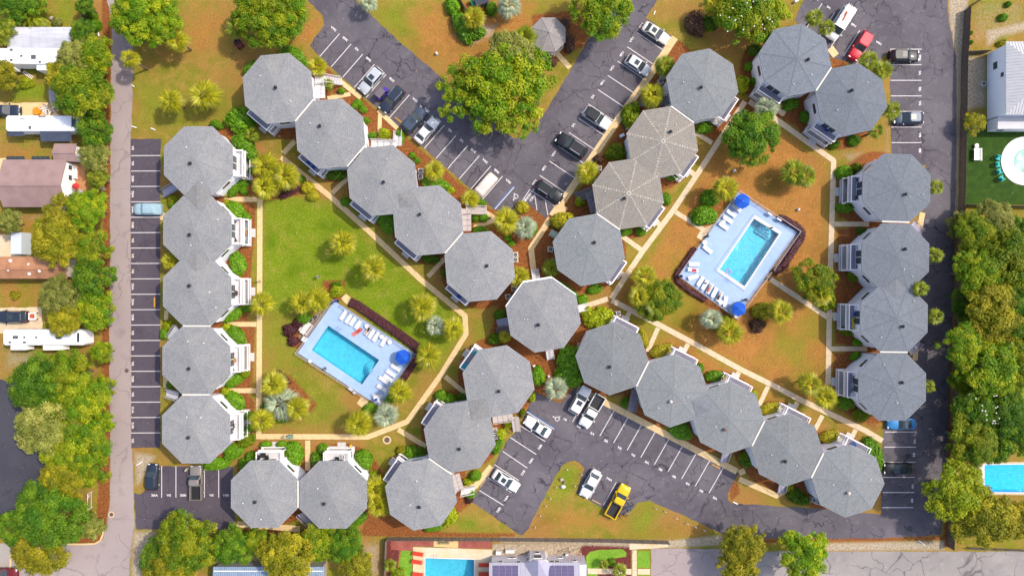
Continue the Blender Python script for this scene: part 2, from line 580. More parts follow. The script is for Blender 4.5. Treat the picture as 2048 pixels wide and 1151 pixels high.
def ground_mat():
 m = bpy.data.materials.new('soil_and_grass')
 m.use_nodes = True
 nt = m.node_tree
 N, L = nt.nodes, nt.links
 b = N['Principled BSDF']
 b.inputs['Roughness'].default_value = 0.95
 b.inputs['Specular IOR Level'].default_value = 0.1
 tc = N.new('ShaderNodeTexCoord')

 def noise(sc, det=5, rough=.55):
  n = N.new('ShaderNodeTexNoise')
  n.inputs['Scale'].default_value = sc
  n.inputs['Detail'].default_value = det
  n.inputs['Roughness'].default_value = rough
  L.new(tc.outputs['Object'], n.inputs['Vector'])
  return n.outputs['Fac']

 def rng(v, a, b_, c=0., d=1., smooth=False):
  r = N.new('ShaderNodeMapRange')
  if smooth:
   r.interpolation_type = 'SMOOTHSTEP'
  r.inputs['From Min'].default_value = a
  r.inputs['From Max'].default_value = b_
  r.inputs['To Min'].default_value = c
  r.inputs['To Max'].default_value = d
  L.new(v, r.inputs['Value'])
  return r.outputs['Result']

 def mix(f, A, B):
  x = N.new('ShaderNodeMix')
  x.data_type = 'RGBA'
  for k, v in (('A', A), ('B', B)):
   if isinstance(v, str):
    x.inputs[k].default_value = hx(v)
   else:
    L.new(v, x.inputs[k])
  L.new(f, x.inputs['Factor'])
  return x.outputs['Result']

 def math_(op, a, b_):
  x = N.new('ShaderNodeMath')
  x.operation = op
  for i, v in enumerate((a, b_)):
   if isinstance(v, (int, float)):
    x.inputs[i].default_value = v
   else:
    L.new(v, x.inputs[i])
  return x.outputs['Value']

 def attr(nm, nz, k, lo=.35, hi=.65):
  a = N.new('ShaderNodeAttribute')
  a.attribute_name = nm
  return rng(math_('ADD', a.outputs['Fac'], math_('MULTIPLY', math_('SUBTRACT', nz, .5), k)), lo, hi, smooth=True)

 big, mid, fine, tiny = noise(.09, 4), noise(.5, 5, .6), noise(2.6, 5, .65), noise(9, 3, .7)
 vfine = noise(4.2, 6, .75)
 grass = mix(rng(mid, .4, .6), '#8c8c2a', '#b09344')
 grass = mix(rng(big, .42, .62), grass, '#b48648')
 dry = mix(rng(mid, .35, .66), '#c8863e', '#a56c2e')
 dry = mix(rng(fine, .35, .7), dry, '#c89354')
 dry = mix(rng(big, .5, .68), dry, '#92762c')
 lush = mix(rng(mid, .35, .66), '#889e20', '#9ea234')
 lush = mix(rng(fine, .4, .68), lush, '#708c16')
 lush = mix(rng(noise(.16, 5, .65), .5, .64, 0, .75), lush, '#668410')
 lush = mix(rng(noise(.21, 5, .65), .56, .68, 0, .6), lush, '#a89c40')
 mul = mix(rng(fine, .38, .62), '#b2703e', '#86502c')
 mul = mix(rng(mid, .5, .7), mul, '#a06036')
 red = mix(rng(fine, .38, .62), '#6d3434', '#8a4a42')
 sand = mix(rng(fine, .4, .62), '#d8c6ac', '#b09a7c')
 c = mix(attr('dry', mid, .5, .25, .75), grass, dry)
 c = mix(rng(noise(.055, 5, .6), .52, .66, 0, .6), c, '#8c9428')
 c = mix(attr('lush', mid, 1.0, .15, .9), c, lush)
 # bare, straw coloured worn patches
 c = mix(rng(math_('MULTIPLY', rng(mid, .56, .7), rng(fine, .4, .6)), .2, 1., 0, .55), c, '#cba468')
 c = mix(attr('mulch', fine, .35), c, mul)
 c = mix(attr('redbark', fine, .25), c, red)
 c = mix(attr('sand', fine, 1.0, .3, .7), c, sand)
 mu = N.new('ShaderNodeVectorMath')
 mu.operation = 'SCALE'
 L.new(c, mu.inputs[0])
 g = math_('MULTIPLY', rng(vfine, .3, .7, .72, 1.26), rng(tiny, .3, .7, .86, 1.14))
 L.new(g, mu.inputs['Scale'])
 L.new(mu.outputs['Vector'], b.inputs['Base Color'])
 bp = N.new('ShaderNodeBump')
 bp.inputs['Distance'].default_value = .22
 bp.inputs['Strength'].default_value = .8
 L.new(math_('ADD', vfine, math_('MULTIPLY', tiny, .3)), bp.inputs['Height'])
 L.new(bp.outputs['Normal'], b.inputs['Normal'])
 return m


build_ground()

# ------------------------------------------------------------------ asphalt, roads, car parks


def asphalt_mat(name, base, light, crack, crack_scale=.29, crack_amt=.8, warm='#8d8488'):
 m = bpy.data.materials.new(name)
 m.use_nodes = True
 nt = m.node_tree
 N, L = nt.nodes, nt.links
 b = N['Principled BSDF']
 b.inputs['Roughness'].default_value = .85
 b.inputs['Specular IOR Level'].default_value = .25
 tc = N.new('ShaderNodeTexCoord')

 def noise(sc, det=4, vec=None):
  n = N.new('ShaderNodeTexNoise')
  n.inputs['Scale'].default_value = sc
  n.inputs['Detail'].default_value = det
  L.new(vec or tc.outputs['Object'], n.inputs['Vector'])
  return n

 def rng(v, a, b_, c=0., d=1.):
  r = N.new('ShaderNodeMapRange')
  r.inputs['From Min'].default_value = a
  r.inputs['From Max'].default_value = b_
  r.inputs['To Min'].default_value = c
  r.inputs['To Max'].default_value = d
  L.new(v, r.inputs['Value'])
  return r.outputs['Result']

 def mix(f, A, B):
  x = N.new('ShaderNodeMix')
  x.data_type = 'RGBA'
  for k, v in (('A', A), ('B', B)):
   if isinstance(v, str):
    x.inputs[k].default_value = hx(v)
   else:
    L.new(v, x.inputs[k])
  L.new(f, x.inputs['Factor'])
  return x.outputs['Result']

 big, mid, fine = noise(.11).outputs['Fac'], noise(.8, 5).outputs['Fac'], noise(14, 3).outputs['Fac']
 c = mix(rng(big, .35, .68), base, light)
 c = mix(rng(mid, .55, .75, 0, .45), c, warm)
 c = mix(rng(noise(.45, 4).outputs['Fac'], .58, .72, 0, .35), c, crack)
 # cracks: cell borders warped by noise
 wv = noise(.35, 3)
 ad = N.new('ShaderNodeVectorMath')
 ad.operation = 'MULTIPLY_ADD'
 L.new(wv.outputs['Color'], ad.inputs[0])
 ad.inputs[1].default_value = (4.2, 4.2, 0)
 L.new(tc.outputs['Object'], ad.inputs[2])
 vo = N.new('ShaderNodeTexVoronoi')
 vo.feature = 'DISTANCE_TO_EDGE'
 vo.inputs['Scale'].default_value = crack_scale
 L.new(ad.outputs['Vector'], vo.inputs['Vector'])
 line = rng(vo.outputs['Distance'], .004, .022, 1, 0)
 gate = rng(noise(.16, 3).outputs['Fac'], .38, .5, 0, crack_amt)
 mm = N.new('ShaderNodeMath')
 mm.operation = 'MULTIPLY'
 L.new(line, mm.inputs[0])
 L.new(gate, mm.inputs[1])
 c = mix(mm.outputs['Value'], c, crack)
 mu = N.new('ShaderNodeVectorMath')
 mu.operation = 'SCALE'
 L.new(c, mu.inputs[0])
 L.new(rng(fine, .3, .7, .9, 1.1), mu.inputs['Scale'])
 L.new(mu.outputs['Vector'], b.inputs['Base Color'])
 bp = N.new('ShaderNodeBump')
 bp.inputs['Distance'].default_value = .02
 L.new(fine, bp.inputs['Height'])
 L.new(bp.outputs['Normal'], b.inputs['Normal'])
 return m


asph = asphalt_mat('car_park_asphalt', '#605961', '#787177', '#35303a')
asph_new = asphalt_mat('fresh_asphalt', '#5a515c', '#655c65', '#3a343e', .2, .4, '#5e545c')
asph_old = asphalt_mat('old_road_asphalt', '#b09e9c', '#b8a8a4', '#7a7276', .16, .45, '#b2a8a2')
asph_blue = asphalt_mat('dark_asphalt', '#484751', '#55535a', '#35343c', .2, .3, '#55535c')
asph_pale = asphalt_mat('bleached_street', '#9d9593', '#b3aaa4', '#6e6664', .2, .9, '#bdb2a8')


def ragged(pts, amp=.09, step=.7, h=0.0):
 P = [W(*p) for p in pts]
 out = []
 for a, b in zip(P, P[1:] + P[:1]):
  d = math.hypot(b[0] - a[0], b[1] - a[1])
  n = max(1, int(d / step)) if max(abs(a[0]), abs(a[1])) < 110 else 1
  for i in range(n):
   t = i / n
   j = amp if i else 0
   out.append((a[0] + (b[0] - a[0]) * t + R_.uniform(-j, j), a[1] + (b[1] - a[1]) * t + R_.uniform(-j, j)))
 return out


def sheet(name, pts, m, z, amp=.09, parent=None, step=.7):
 P = ragged(pts, amp, step)
 area = sum(a[0] * b[1] - b[0] * a[1] for a, b in zip(P, P[1:] + P[:1]))
 if area < 0:
  P.reverse()
 from mathutils.geometry import delaunay_2d_cdt
 n = len(P)
 vv, _, ff, _, _, _ = delaunay_2d_cdt([Vector(p) for p in P], [(i, (i + 1) % n) for i in range(n)], [list(range(n))], 1, 1e-4)
 me = bpy.data.meshes.new(name)
 me.from_pydata([(v[0], v[1], z) for v in vv], [], [tuple(f) for f in ff])
 me.update()
 me.materials.append(m)
 o = put(name, me, parent)
 if parent is None:
  struct(o)
 return o


west_road = sheet('road', [(206, -40), (228, -40), (240, 20), (266, 76), (265, 182), (262, 276), (262, 895), (265, 900), (267, 973), (269, 1054), (261.5, 1093), (257, 1200), (20, 1200), (24, 1090), (133, 1086), (193, 1086), (204, 1080), (214, 1041), (221, 996), (219, 700), (221, 300), (223, 104), (225, 44), (216, 10)], asph_old, .012, .12)
lot_west = sheet('car_park', [(261, 278), (322, 278), (321, 310), (320, 700), (321, 894), (263, 895)], asph_new, .02, .07)
lot_sw = sheet('car_park', [(295, 931), (466, 932), (468, 990), (472, 1060), (273, 1057), (268, 985), (280, 988), (293, 978)], asph_new, .02, .09)
lot_north = sheet('car_park', [(560, -60), (615, 0), (645, 31), (649, 50), (620, 91), (640, 116), (800, 256), (990, 420), (1040, 430), (1056, 408), (1092, 437), (1110, 413), (1345, 74), (1292, 36), (1315, 0), (1360, -60), (1290, -60), (1240, 0), (1188, 60), (1143, 138), (1092, 222), (1068, 258), (1050, 275), (1027, 277), (1003, 258), (950, 212), (886, 159), (852, 128), (800, 85), (723, 13), (712, 0), (660, -60)], asph, .02)
lot_south = sheet('car_park', [(1071, 784), (1121, 806), (1138, 785), (1150, 772), (1231, 817), (1478, 946), (1471, 956), (1456, 985), (1456, 998), (1463, 1006), (1640, 1016), (1762, 1028), (1766, 860), (1775, 842), (1826, 826), (1836, 600), (1842, 470), (1852, 330), (1785, 330), (1783, 300), (1781, 192), (1779, 122), (1778, 101), (1740, 140), (1650, 110), (1590, 40), (1600, 16), (1640, -60), (1900, -60), (1895, 13), (1899, 50), (1912, 117), (1912, 300), (1909, 460), (1908, 580), (1900, 730), (1896, 847), (1893, 955), (1881, 1069), (1740, 1076), (1520, 1076), (1444, 1066), (1422, 1056), (1360, 1026), (1297, 1000), (1275, 1004), (1262, 1020), (1240, 1034), (1152, 985), (1169, 936), (1161, 926), (1149, 920), (1134, 923.6), (1124, 931), (1106, 961), (1078.6, 1012), (1057, 1057), (1044.5, 1069.7), (1036, 1067), (983, 1028), (944, 1004), (955, 982), (1019, 874), (1041, 855), (1053, 820)], asph, .02)
sheet('road', [(-40, 752), (4, 758), (30, 766), (100, 800), (118, 900), (112, 1020), (90, 1030), (-40, 1028)], asph_blue, .016)
sheet('driveway', [(1302, 1095), (1455, 1097), (1456, 1200), (1303, 1200)], asph_old, .016)
sheet('road', [(1452, 1101), (1660, 1102), (2120, 1102), (2120, 1230), (1458, 1230)], asph_pale, .012)
sheet('driveway', [(-40, 1086), (22, 1086), (20, 1200), (-40, 1200)], mat('pale_gravel', '#b9ada4', .95, (6, .15), (12, .02)), .016)
concrete = mat('concrete', '#f8d49a', .9, (1.3, .1), (8, .01), col2='#efcf9e')
concrete_pale = mat('pale_concrete', '#f3d9b4', .9, (1.1, .1), (8, .01), col2='#e6ccaa')
sheet('driveway', [(-40, 205), (118, 206), (116, 236), (60, 232), (-40, 236)], concrete, .016)
sheet('driveway', [(-40, 616), (84, 614), (85, 662), (-40, 668)], concrete_pale, .016)
sheet('pavement', [(-40, 468), (58, 468), (58, 514), (-40, 514)], concrete_pale, .016)
sheet('pavement', [(-40, 316), (12, 316), (12, 400), (-40, 402)], concrete, .016)

# kerb of the street corner
kb = MB()
kp = [W(*p) for p in ((133, 1087), (165, 1087), (190, 1086), (201, 1080), (206, 1068), (207, 1060))]
for a, b in zip(kp, kp[1:]):
 d = math.hypot(b[0] - a[0], b[1] - a[1])
 kb.box((a[0] + b[0]) / 2, (a[1] + b[1]) / 2, .065, d + .02, .28, .13, math.atan2(b[1] - a[1], b[0] - a[0]))
struct(kb.build('kerb', concrete))
kb = MB()
kp = [W(*p) for p in ((22, 1102), (21, 1151), (20, 1190))]
for a, b in zip(kp, kp[1:]):
 d = math.hypot(b[0] - a[0], b[1] - a[1])
 kb.box((a[0] + b[0]) / 2, (a[1] + b[1]) / 2, .065, d + .02, .28, .13, math.atan2(b[1] - a[1], b[0] - a[0]))
struct(kb.build('kerb', concrete))

# ------------------------------------------------------------------ painted bays: lines, numbers, symbols (flat paint, parts of their car park)
paint_w = mat('road_paint', '#efe6e4', .75, (2.4, .22))
paint_b = mat('blue_road_paint', '#3f7fc4', .7, (5, .1))
stop_y = mat('yellow_wheel_stop', '#dfa53c', .8, (5, .1))
stop_t = mat('concrete_wheel_stop', '#c6a37c', .85, (5, .1))
line_me = MB().add([(-.5, -.5, 0), (.5, -.5, 0), (.5, .5, 0), (-.5, .5, 0)], [(0, 1, 2, 3)]).mesh('stall_line', paint_w)
line_bl = MB().add([(-.5, -.5, 0), (.5, -.5, 0), (.5, .5, 0), (-.5, .5, 0)], [(0, 1, 2, 3)]).mesh('blue_stall_line', paint_b)


def line(lot, a, b, w=.13, me=line_me, name='stall_line', z=.026):
 a, b = W(*a), W(*b)
 d = math.hypot(b[0] - a[0], b[1] - a[1])
 return put(name, me, lot, ((a[0] + b[0]) / 2, (a[1] + b[1]) / 2, z), math.atan2(b[1] - a[1], b[0] - a[0]), (d, w, 1))


def number(lot, txt, p, up, size=.52, name='bay_number'):
 cu = bpy.data.curves.new('bay_number', 'FONT')
 cu.body = txt
 cu.align_x = 'CENTER'
 cu.align_y = 'CENTER'
 cu.size = size
 cu.offset = .022
 cu.resolution_u = 3
 cu.materials.append(paint_w)
 o = put(name, cu, lot, W(*p) + (.028,), head(*up) - PI / 2, (1.35, 1, 1))
 return o


def row(lot, a0, b0, step, n, numbers, skip=(), off=-.5, nshift=0.0):
 """n parallel lines from lane end a0 to kerb end b0; numbers[i] stands between line i-1 and i"""
 up = (b0[0] - a0[0], b0[1] - a0[1])
 for i in range(n):
  if i in skip:
   continue
  line(lot, (a0[0] + step[0] * i, a0[1] + step[1] * i), (b0[0] + step[0] * i, b0[1] + step[1] * i))
 for i, t in enumerate(numbers):
  if t:
   k = i + off
   number(lot, t, (a0[0] + step[0] * k + up[0] * nshift, a0[1] + step[1] * k + up[1] * nshift), up)


def wheel_stop(lot, a, b, m):
 a, b = W(*a), W(*b)
 d = math.hypot(b[0] - a[0], b[1] - a[1])
 MB().box(0, 0, 0, d, .2, .13, 0, 0, .96).build('wheel_stop', m, lot, ((a[0] + b[0]) / 2, (a[1] + b[1]) / 2, .09), math.atan2(b[1] - a[1], b[0] - a[0]))


row(lot_west, (262, 311.3), (321, 311), (0, 30.76), 19, ['VS', 'VS', '25B', '25A', '24A', '24B', 'VS', 'VS', 'VS', '22A', '23A', '23B', 'VS', 'VS', 'VS', '22B', 'VS', '21A', '21B', 'VS'], nshift=.06)
wheel_stop(lot_west, (309.5, 594), (309.5, 614), stop_y)
row(lot_sw, (323.5, 994), (323.5, 931), (28.5, 0), 5, ['20A', 'VS', '20B', 'VS', 'VS', '19B'], nshift=.07)
row(lot_north, (679, 68), (639, 114), (23.3, 20.3), 15, ['26A', '26B', 'VS', '26B', '', '27B', '', '27A', '28B', '28A', 'VS', 'VS', '29B', '29A', '30B', '30A'])
line(lot_north, (1028.3, 374), (990, 418), .13)
line(lot_north, (1026.6, 372.6), (988.3, 416.6), .15, line_bl, 'blue_stall_line')
wheel_stop(lot_north, (790, 235), (803, 245), stop_y)
row(lot_north, (1273.9, 65.6), (1325, 99.6), (-19.45, 28.5), 12, ['11B', '12A', '12B', '13A', '13B', 'VS', '14B', 'VS', '', '14A', '15B', '15A'], nshift=-.02)
line(lot_north, (1059.8, 378.6), (1039, 410))
line(lot_north, (1069, 386.6), (1074, 420))
line(lot_north, (1090, 398.6), (1096, 430))
line(lot_north, (1050.5, 396), (1049.5, 402))
number(lot_north, 'NO', (1064, 396), (28, 20), .6)
number(lot_north, 'PARKING', (1057.5, 391.5), (28, 20), .55)
row(lot_south, (1145.2, 842.3), (1176, 788), (27.25, 14.3), 11, ['1B', '1A', '2A', '2B', 'VS', 'VS', '3A', '3B', '4B', '4A', '5B', '5A'], nshift=-.05)
wheel_stop(lot_south, (1423, 927), (1440, 936), stop_y)
for (a, b) in (((1090.5, 882), (1040.8, 850.6)), ((1072.8, 908), (1020.7, 874)), ((1054.7, 935), (1005.6, 901.7)), ((1038, 960), (989, 928)), ((1022.7, 984), (975.3, 953.9)), ((1006.8, 1009.3), (959, 979.8))):
 line(lot_south, a, b)
line(lot_south, (1053.4, 822.8), (1108.3, 857.6), .13)
line(lot_south, (1054.6, 820.8), (1109.5, 855.6), .15, line_bl, 'blue_stall_line')
for t, p in (('18B', (1080, 893.4)), ('18A', (1062, 921)), ('17B', (1046, 945)), ('16A', (1012.4, 996)), ('16B', (997, 1019))):
 number(lot_south, t, p, (-50, -32))
wheel_stop(lot_south, (975, 952), (987, 931.5), stop_t)
wheel_stop(lot_south, (960, 973), (972, 956), stop_t)
line(lot_south, (1204.6, 948.8), (1179.4, 995.4))
line(lot_south, (1232.5, 963.5), (1206.7, 1009.3))
number(lot_south, '10A', (1218, 957), (25, -46))
wheel_stop(lot_south, (1157.5, 985.5), (1176, 994), stop_t)
wheel_stop(lot_south, (1184, 998), (1202, 1007.5), stop_t)
lot_east = lot_south
for i in range(7):
 line(lot_east, (1843, 98.7 + 31.1 * i), (1780 + .5 * i, 98.7 + 31.1 * i))
for t, y in (('10B', 116), ('VS', 146), ('9B', 178), ('9A', 206.5), ('8A', 270), ('8B', 301)):
 number(lot_east, t, (1840, y), (-1, 0))
row(lot_east, (1644, 7.4), (1612, 58), (25.1, 17.9), 5, ['11A', 'VS', '', '10B', '', '10A'], nshift=-.03)
for i in range(6):
 line(lot_east, (1833 - 1.2 * i, 863 + 30.2 * i), (1769.5 - 1.1 * i, 863 + 30.2 * i))
for t, p in (('7A', (1829.5, 882)), ('7B', (1828, 909)), ('6A', (1825, 971.5)), ('6B', (1824, 1000)), ('8B', (1831, 848))):
 number(lot_east, t, p, (-1, 0))


def wheelchair(lot, p, up):
 m = MB()
 m.ring(0, -.15, 0, .3, .42, 18, math.radians(100), math.radians(375))
 m.ring(-.05, .62, 0, 0.0, .13, 12)

 def st(a, b, w=.12):
  d = math.hypot(b[0] - a[0], b[1] - a[1])
  c, s_ = (b[0] - a[0]) / d, (b[1] - a[1]) / d
  m.add([(a[0] + s_ * w / 2, a[1] - c * w / 2, 0), (b[0] + s_ * w / 2, b[1] - c * w / 2, 0), (b[0] - s_ * w / 2, b[1] + c * w / 2, 0), (a[0] - s_ * w / 2, a[1] + c * w / 2, 0)], [(0, 1, 2, 3)])
 st((-.05, .48), (0, .05), .14)
 st((0, .05), (.36, .05))
 st((.36, .05), (.5, -.38))
 st((-.02, .28), (.3, .28), .09)
 st((.5, -.38), (.68, -.3))
 m.build('wheelchair_symbol', paint_w, lot, W(*p) + (.03,), head(*up) - PI / 2)


wheelchair(lot_north, (1031, 394), (-30, 34))
wheelchair(lot_south, (1113, 836), (-50, -32))

# ------------------------------------------------------------------ footpaths of concrete slabs
slab_n = [0]


def footpath(name, runs, m, slab=17.0, rndseed=3):
 """runs: (points, width in px). One structure; every slab a part"""
 rr = random.Random(rndseed)
 root = thing(name, None, None, 0, 0)
 root['kind'] = 'structure'
 for pts, w in runs:
  P = [Vector(W(*p)) for p in pts]
  w = w / S
  for a, b in zip(P, P[1:]):
   d = (b - a).length
   n = max(1, round(d * S / slab))
   rot = math.atan2(b.y - a.y, b.x - a.x)
   for i in range(n):
    c = a + (b - a) * ((i + .5) / n)
    L_ = d / n - .035
    mb = MB().box(0, 0, 0, L_, w * rr.uniform(.985, 1.015), .1)
    mb.build('slab', m, root, (c.x, c.y, -.008 + rr.uniform(-.006, .006) + slab_n[0] * 1e-5), rot + rr.uniform(-.004, .004))
    slab_n[0] += 1
  for q in P[1:-1]:
   mb = MB().cyl(0, 0, -.05, .04, w * .5, n=14)
   mb.build('slab', m, root, (q.x, q.y, -.012 + slab_n[0] * 1e-5))
   slab_n[0] += 1
 return root


footpath('footpath', [
 ([(520, 396), (519, 640), (517.5, 868)], 10.5), ([(448, 398.6), (514, 398.6)], 9.5), ([(455, 648), (513, 648)], 9.5), ([(455, 780.5), (512, 780.5)], 9.5),
 ([(512, 872), (736, 873), (792, 851.5), (815, 842), (884, 746), (932, 667), (930, 631), (843, 560), (740, 464), (661, 393), (562, 314)], 10.5),
 ([(566, 307), (590, 282)], 10), ([(664, 386), (697, 355)], 9), ([(856, 553), (889, 517)], 9), ([(890, 752), (932, 787)], 9), ([(615.5, 880), (615.5, 940)], 10), ([(796, 858), (852, 892)], 10),
], concrete, 19)
footpath('footpath', [
 ([(1223, 597), (1249, 556), (1286, 501), (1346, 421), (1395, 348), (1435, 286), (1490, 203)], 10.5),
 ([(1498, 203), (1558, 243), (1620, 288), (1667, 321), (1663, 460), (1660, 560), (1656, 768)], 10.5),
 ([(1673, 381), (1690, 381)], 9.5), ([(1669, 448), (1738, 448)], 9.5), ([(1667, 514), (1688, 514)], 9.5), ([(1663, 630), (1680, 630)], 9.5), ([(1662, 697), (1734, 697)], 9.5), ([(1661, 763), (1682, 763)], 9.5),
 ([(1541, 558), (1595, 594), (1655, 634)], 10),
 ([(1170, 612), (1216, 597)], 10),
 ([(1223, 600), (1320, 650), (1382, 683), (1481, 738), (1544, 769), (1599, 798), (1656, 825), (1730, 860), (1765, 881)], 10.5),
 ([(1259, 624), (1250, 641)], 9), ([(1316, 655), (1295, 703)], 9), ([(1376, 687), (1368, 703)], 9), ([(1478, 743), (1470, 757)], 9), ([(1536, 772), (1518, 810)], 9), ([(1595, 804), (1588, 818)], 9), ([(1645, 830), (1630, 858)], 9), ([(1711, 858), (1704, 874)], 9),
 ([(1390, 350), (1378, 341)], 10), ([(1322, 452), (1310, 441)], 10), ([(1282, 499), (1243, 471)], 9.5), ([(1250, 551), (1236, 543)], 9.5), ([(1424, 286), (1392, 266)], 9),
 ([(1351, 424), (1412, 462)], 9), ([(1541, 205), (1565, 228), (1590, 190)], 9),
], concrete_pale, 19, 5)
footpath('pavement', [
 ([(1350, 75), (1300, 150), (1234, 242), (1179, 323), (1139, 382), (1104, 432)], 14), ([(1101, 436), (1062, 496), (1067, 541)], 11.5),
 ([(1155, 776), (1231, 815), (1340, 872), (1474, 942)], 12.5), ([(1478, 945), (1490, 940)], 11), ([(1478, 957), (1553, 990), (1578, 976)], 11),
 ([(682, 164), (722, 196)], 9), ([(701, 188), (655, 197)], 8), ([(756, 220), (795, 257)], 9), ([(760, 228), (759, 277)], 8), ([(967, 422), (994, 438), (948, 455)], 8.5),
 ([(474, 1047), (600, 1057)], 12), ([(983, 931), (951, 971), (925, 977)], 11), ([(1113, 106), (1140, 136)], 10),
 ([(1130, 412), (1118, 432)], 13), ([(1197, 795), (1175, 822)], 9), ([(1845, 425), (1838, 465)], 11), ([(1838, 560), (1834, 600)], 3), ([(1833, 680), (1830, 720)], 10), ([(333, 620), (332, 640)], 8), ([(331, 750), (331, 775)], 9), ([(324, 440), (326, 425)], 8), ([(1660, 96), (1672, 112)], 14),
], concrete, 22, 9)
sheet('pavement', [(1393, 474), (1402, 459), (1428, 447), (1412, 470), (1402, 480)], concrete_pale, .03, .03)
sheet('pavement', [(682, 596), (692, 587), (704, 597), (694, 609)], concrete, .03, .02)
sheet('pavement', [(714, 806), (722, 793), (737, 803), (728, 817)], concrete, .03, .02)
# ------------------------------------------------------------------ octagonal houses
RISE = .85
R0 = 6.30
AP0 = R0 * math.cos(PI / 8)
INSET = .55
RWALL = (AP0 - INSET) / math.cos(PI / 8)
EDGE = 2 * R0 * math.sin(PI / 8)


def shingle_mat(name, c1, c2, gap, patch):
 m = bpy.data.materials.new(name)
 m.use_nodes = True
 nt = m.node_tree
 N, L = nt.nodes, nt.links
 b = N['Principled BSDF']
 b.inputs['Roughness'].default_value = .9
 b.inputs['Specular IOR Level'].default_value = .2
 tc = N.new('ShaderNodeTexCoord')
 oi = N.new('ShaderNodeObjectInfo')
 br = N.new('ShaderNodeTexBrick')
 br.inputs['Color1'].default_value = hx(c1)
 br.inputs['Color2'].default_value = hx(c2)
 br.inputs['Mortar'].default_value = hx(gap)
 br.inputs['Scale'].default_value = 1
 br.inputs['Brick Width'].default_value = .62
 br.inputs['Row Height'].default_value = .31
 br.inputs['Mortar Size'].default_value = .022
 br.inputs['Mortar Smooth'].default_value = .6
 L.new(tc.outputs['UV'], br.inputs['Vector'])
 n1 = N.new('ShaderNodeTexNoise')
 n1.inputs['Scale'].default_value = .35
 n1.inputs['Detail'].default_value = 4
 ad = N.new('ShaderNodeVectorMath')
 L.new(tc.outputs['Object'], ad.inputs[0])
 cx = N.new('ShaderNodeCombineXYZ')
 mr = N.new('ShaderNodeMath')
 mr.operation = 'MULTIPLY'
 mr.inputs[1].default_value = 40
 L.new(oi.outputs['Random'], mr.inputs[0])
 L.new(mr.outputs[0], cx.inputs[0])
 L.new(cx.outputs[0], ad.inputs[1])
 L.new(ad.outputs[0], n1.inputs['Vector'])
 n2 = N.new('ShaderNodeTexNoise')
 n2.inputs['Scale'].default_value = 5
 n2.inputs['Detail'].default_value = 5
 L.new(ad.outputs[0], n2.inputs['Vector'])
 r1 = N.new('ShaderNodeMapRange')
 r1.inputs['From Min'].default_value = .45
 r1.inputs['From Max'].default_value = .7
 r1.inputs['To Max'].default_value = .55
 L.new(n1.outputs['Fac'], r1.inputs['Value'])
 mx = N.new('ShaderNodeMix')
 mx.data_type = 'RGBA'
 L.new(r1.outputs[0], mx.inputs['Factor'])
 L.new(br.outputs['Color'], mx.inputs['A'])
 mx.inputs['B'].default_value = hx(patch)
 r2 = N.new('ShaderNodeMapRange')
 r2.inputs['From Min'].default_value = .3
 r2.inputs['From Max'].default_value = .7
 r2.inputs['To Min'].default_value = .8
 r2.inputs['To Max'].default_value = 1.2
 L.new(n2.outputs['Fac'], r2.inputs['Value'])
 mu = N.new('ShaderNodeVectorMath')
 mu.operation = 'SCALE'
 L.new(mx.outputs['Result'], mu.inputs[0])
 r3 = N.new('ShaderNodeMapRange')
 r3.inputs['To Min'].default_value = .92
 r3.inputs['To Max'].default_value = 1.08
 L.new(oi.outputs['Random'], r3.inputs['Value'])
 m3 = N.new('ShaderNodeMath')
 m3.operation = 'MULTIPLY'
 L.new(r2.outputs[0], m3.inputs[0])
 L.new(r3.outputs[0], m3.inputs[1])
 L.new(m3.outputs[0], mu.inputs['Scale'])
 L.new(mu.outputs[0], b.inputs['Base Color'])
 bp = N.new('ShaderNodeBump')
 bp.inputs['Distance'].default_value = .03
 L.new(br.outputs['Fac'], bp.inputs['Height'])
 bp.invert = True
 L.new(bp.outputs['Normal'], b.inputs['Normal'])
 return m


roof_mats = [
 shingle_mat('grey_shingles', '#a09fa0', '#969596', '#818183', '#aca8a2'),
 shingle_mat('bluegrey_shingles', '#888d96', '#7f848c', '#6b7078', '#7d8188'),  # darker for the east: brightness falloff across the scene put into the colour
 shingle_mat('tan_grey_shingles', '#a89f95', '#9d958b', '#8d857c', '#a3988b'),
]
roof_mats.append(roof_mats[0])
roof_mats.append(shingle_mat('mid_grey_shingles', '#939596', '#898b8c', '#7a7c7e', '#909294'))  # middle step of the brightness falloff, also put into the colour
fascia = mat('fascia_paint', '#cdc9c8', .6)
cap_mats = [mat('ridge_cap_grey', '#979797', .9, (5, .2)), mat('ridge_cap_dark', '#757b82', .9, (5, .2)), mat('ridge_cap_pale', '#bfb6aa', .9, (1.6, .3)), None]
cap_mats[3] = cap_mats[0]


def octv(R, z, k):
 a = math.radians(90 - 45 * k)
 return (R * math.cos(a), R * math.sin(a), z)


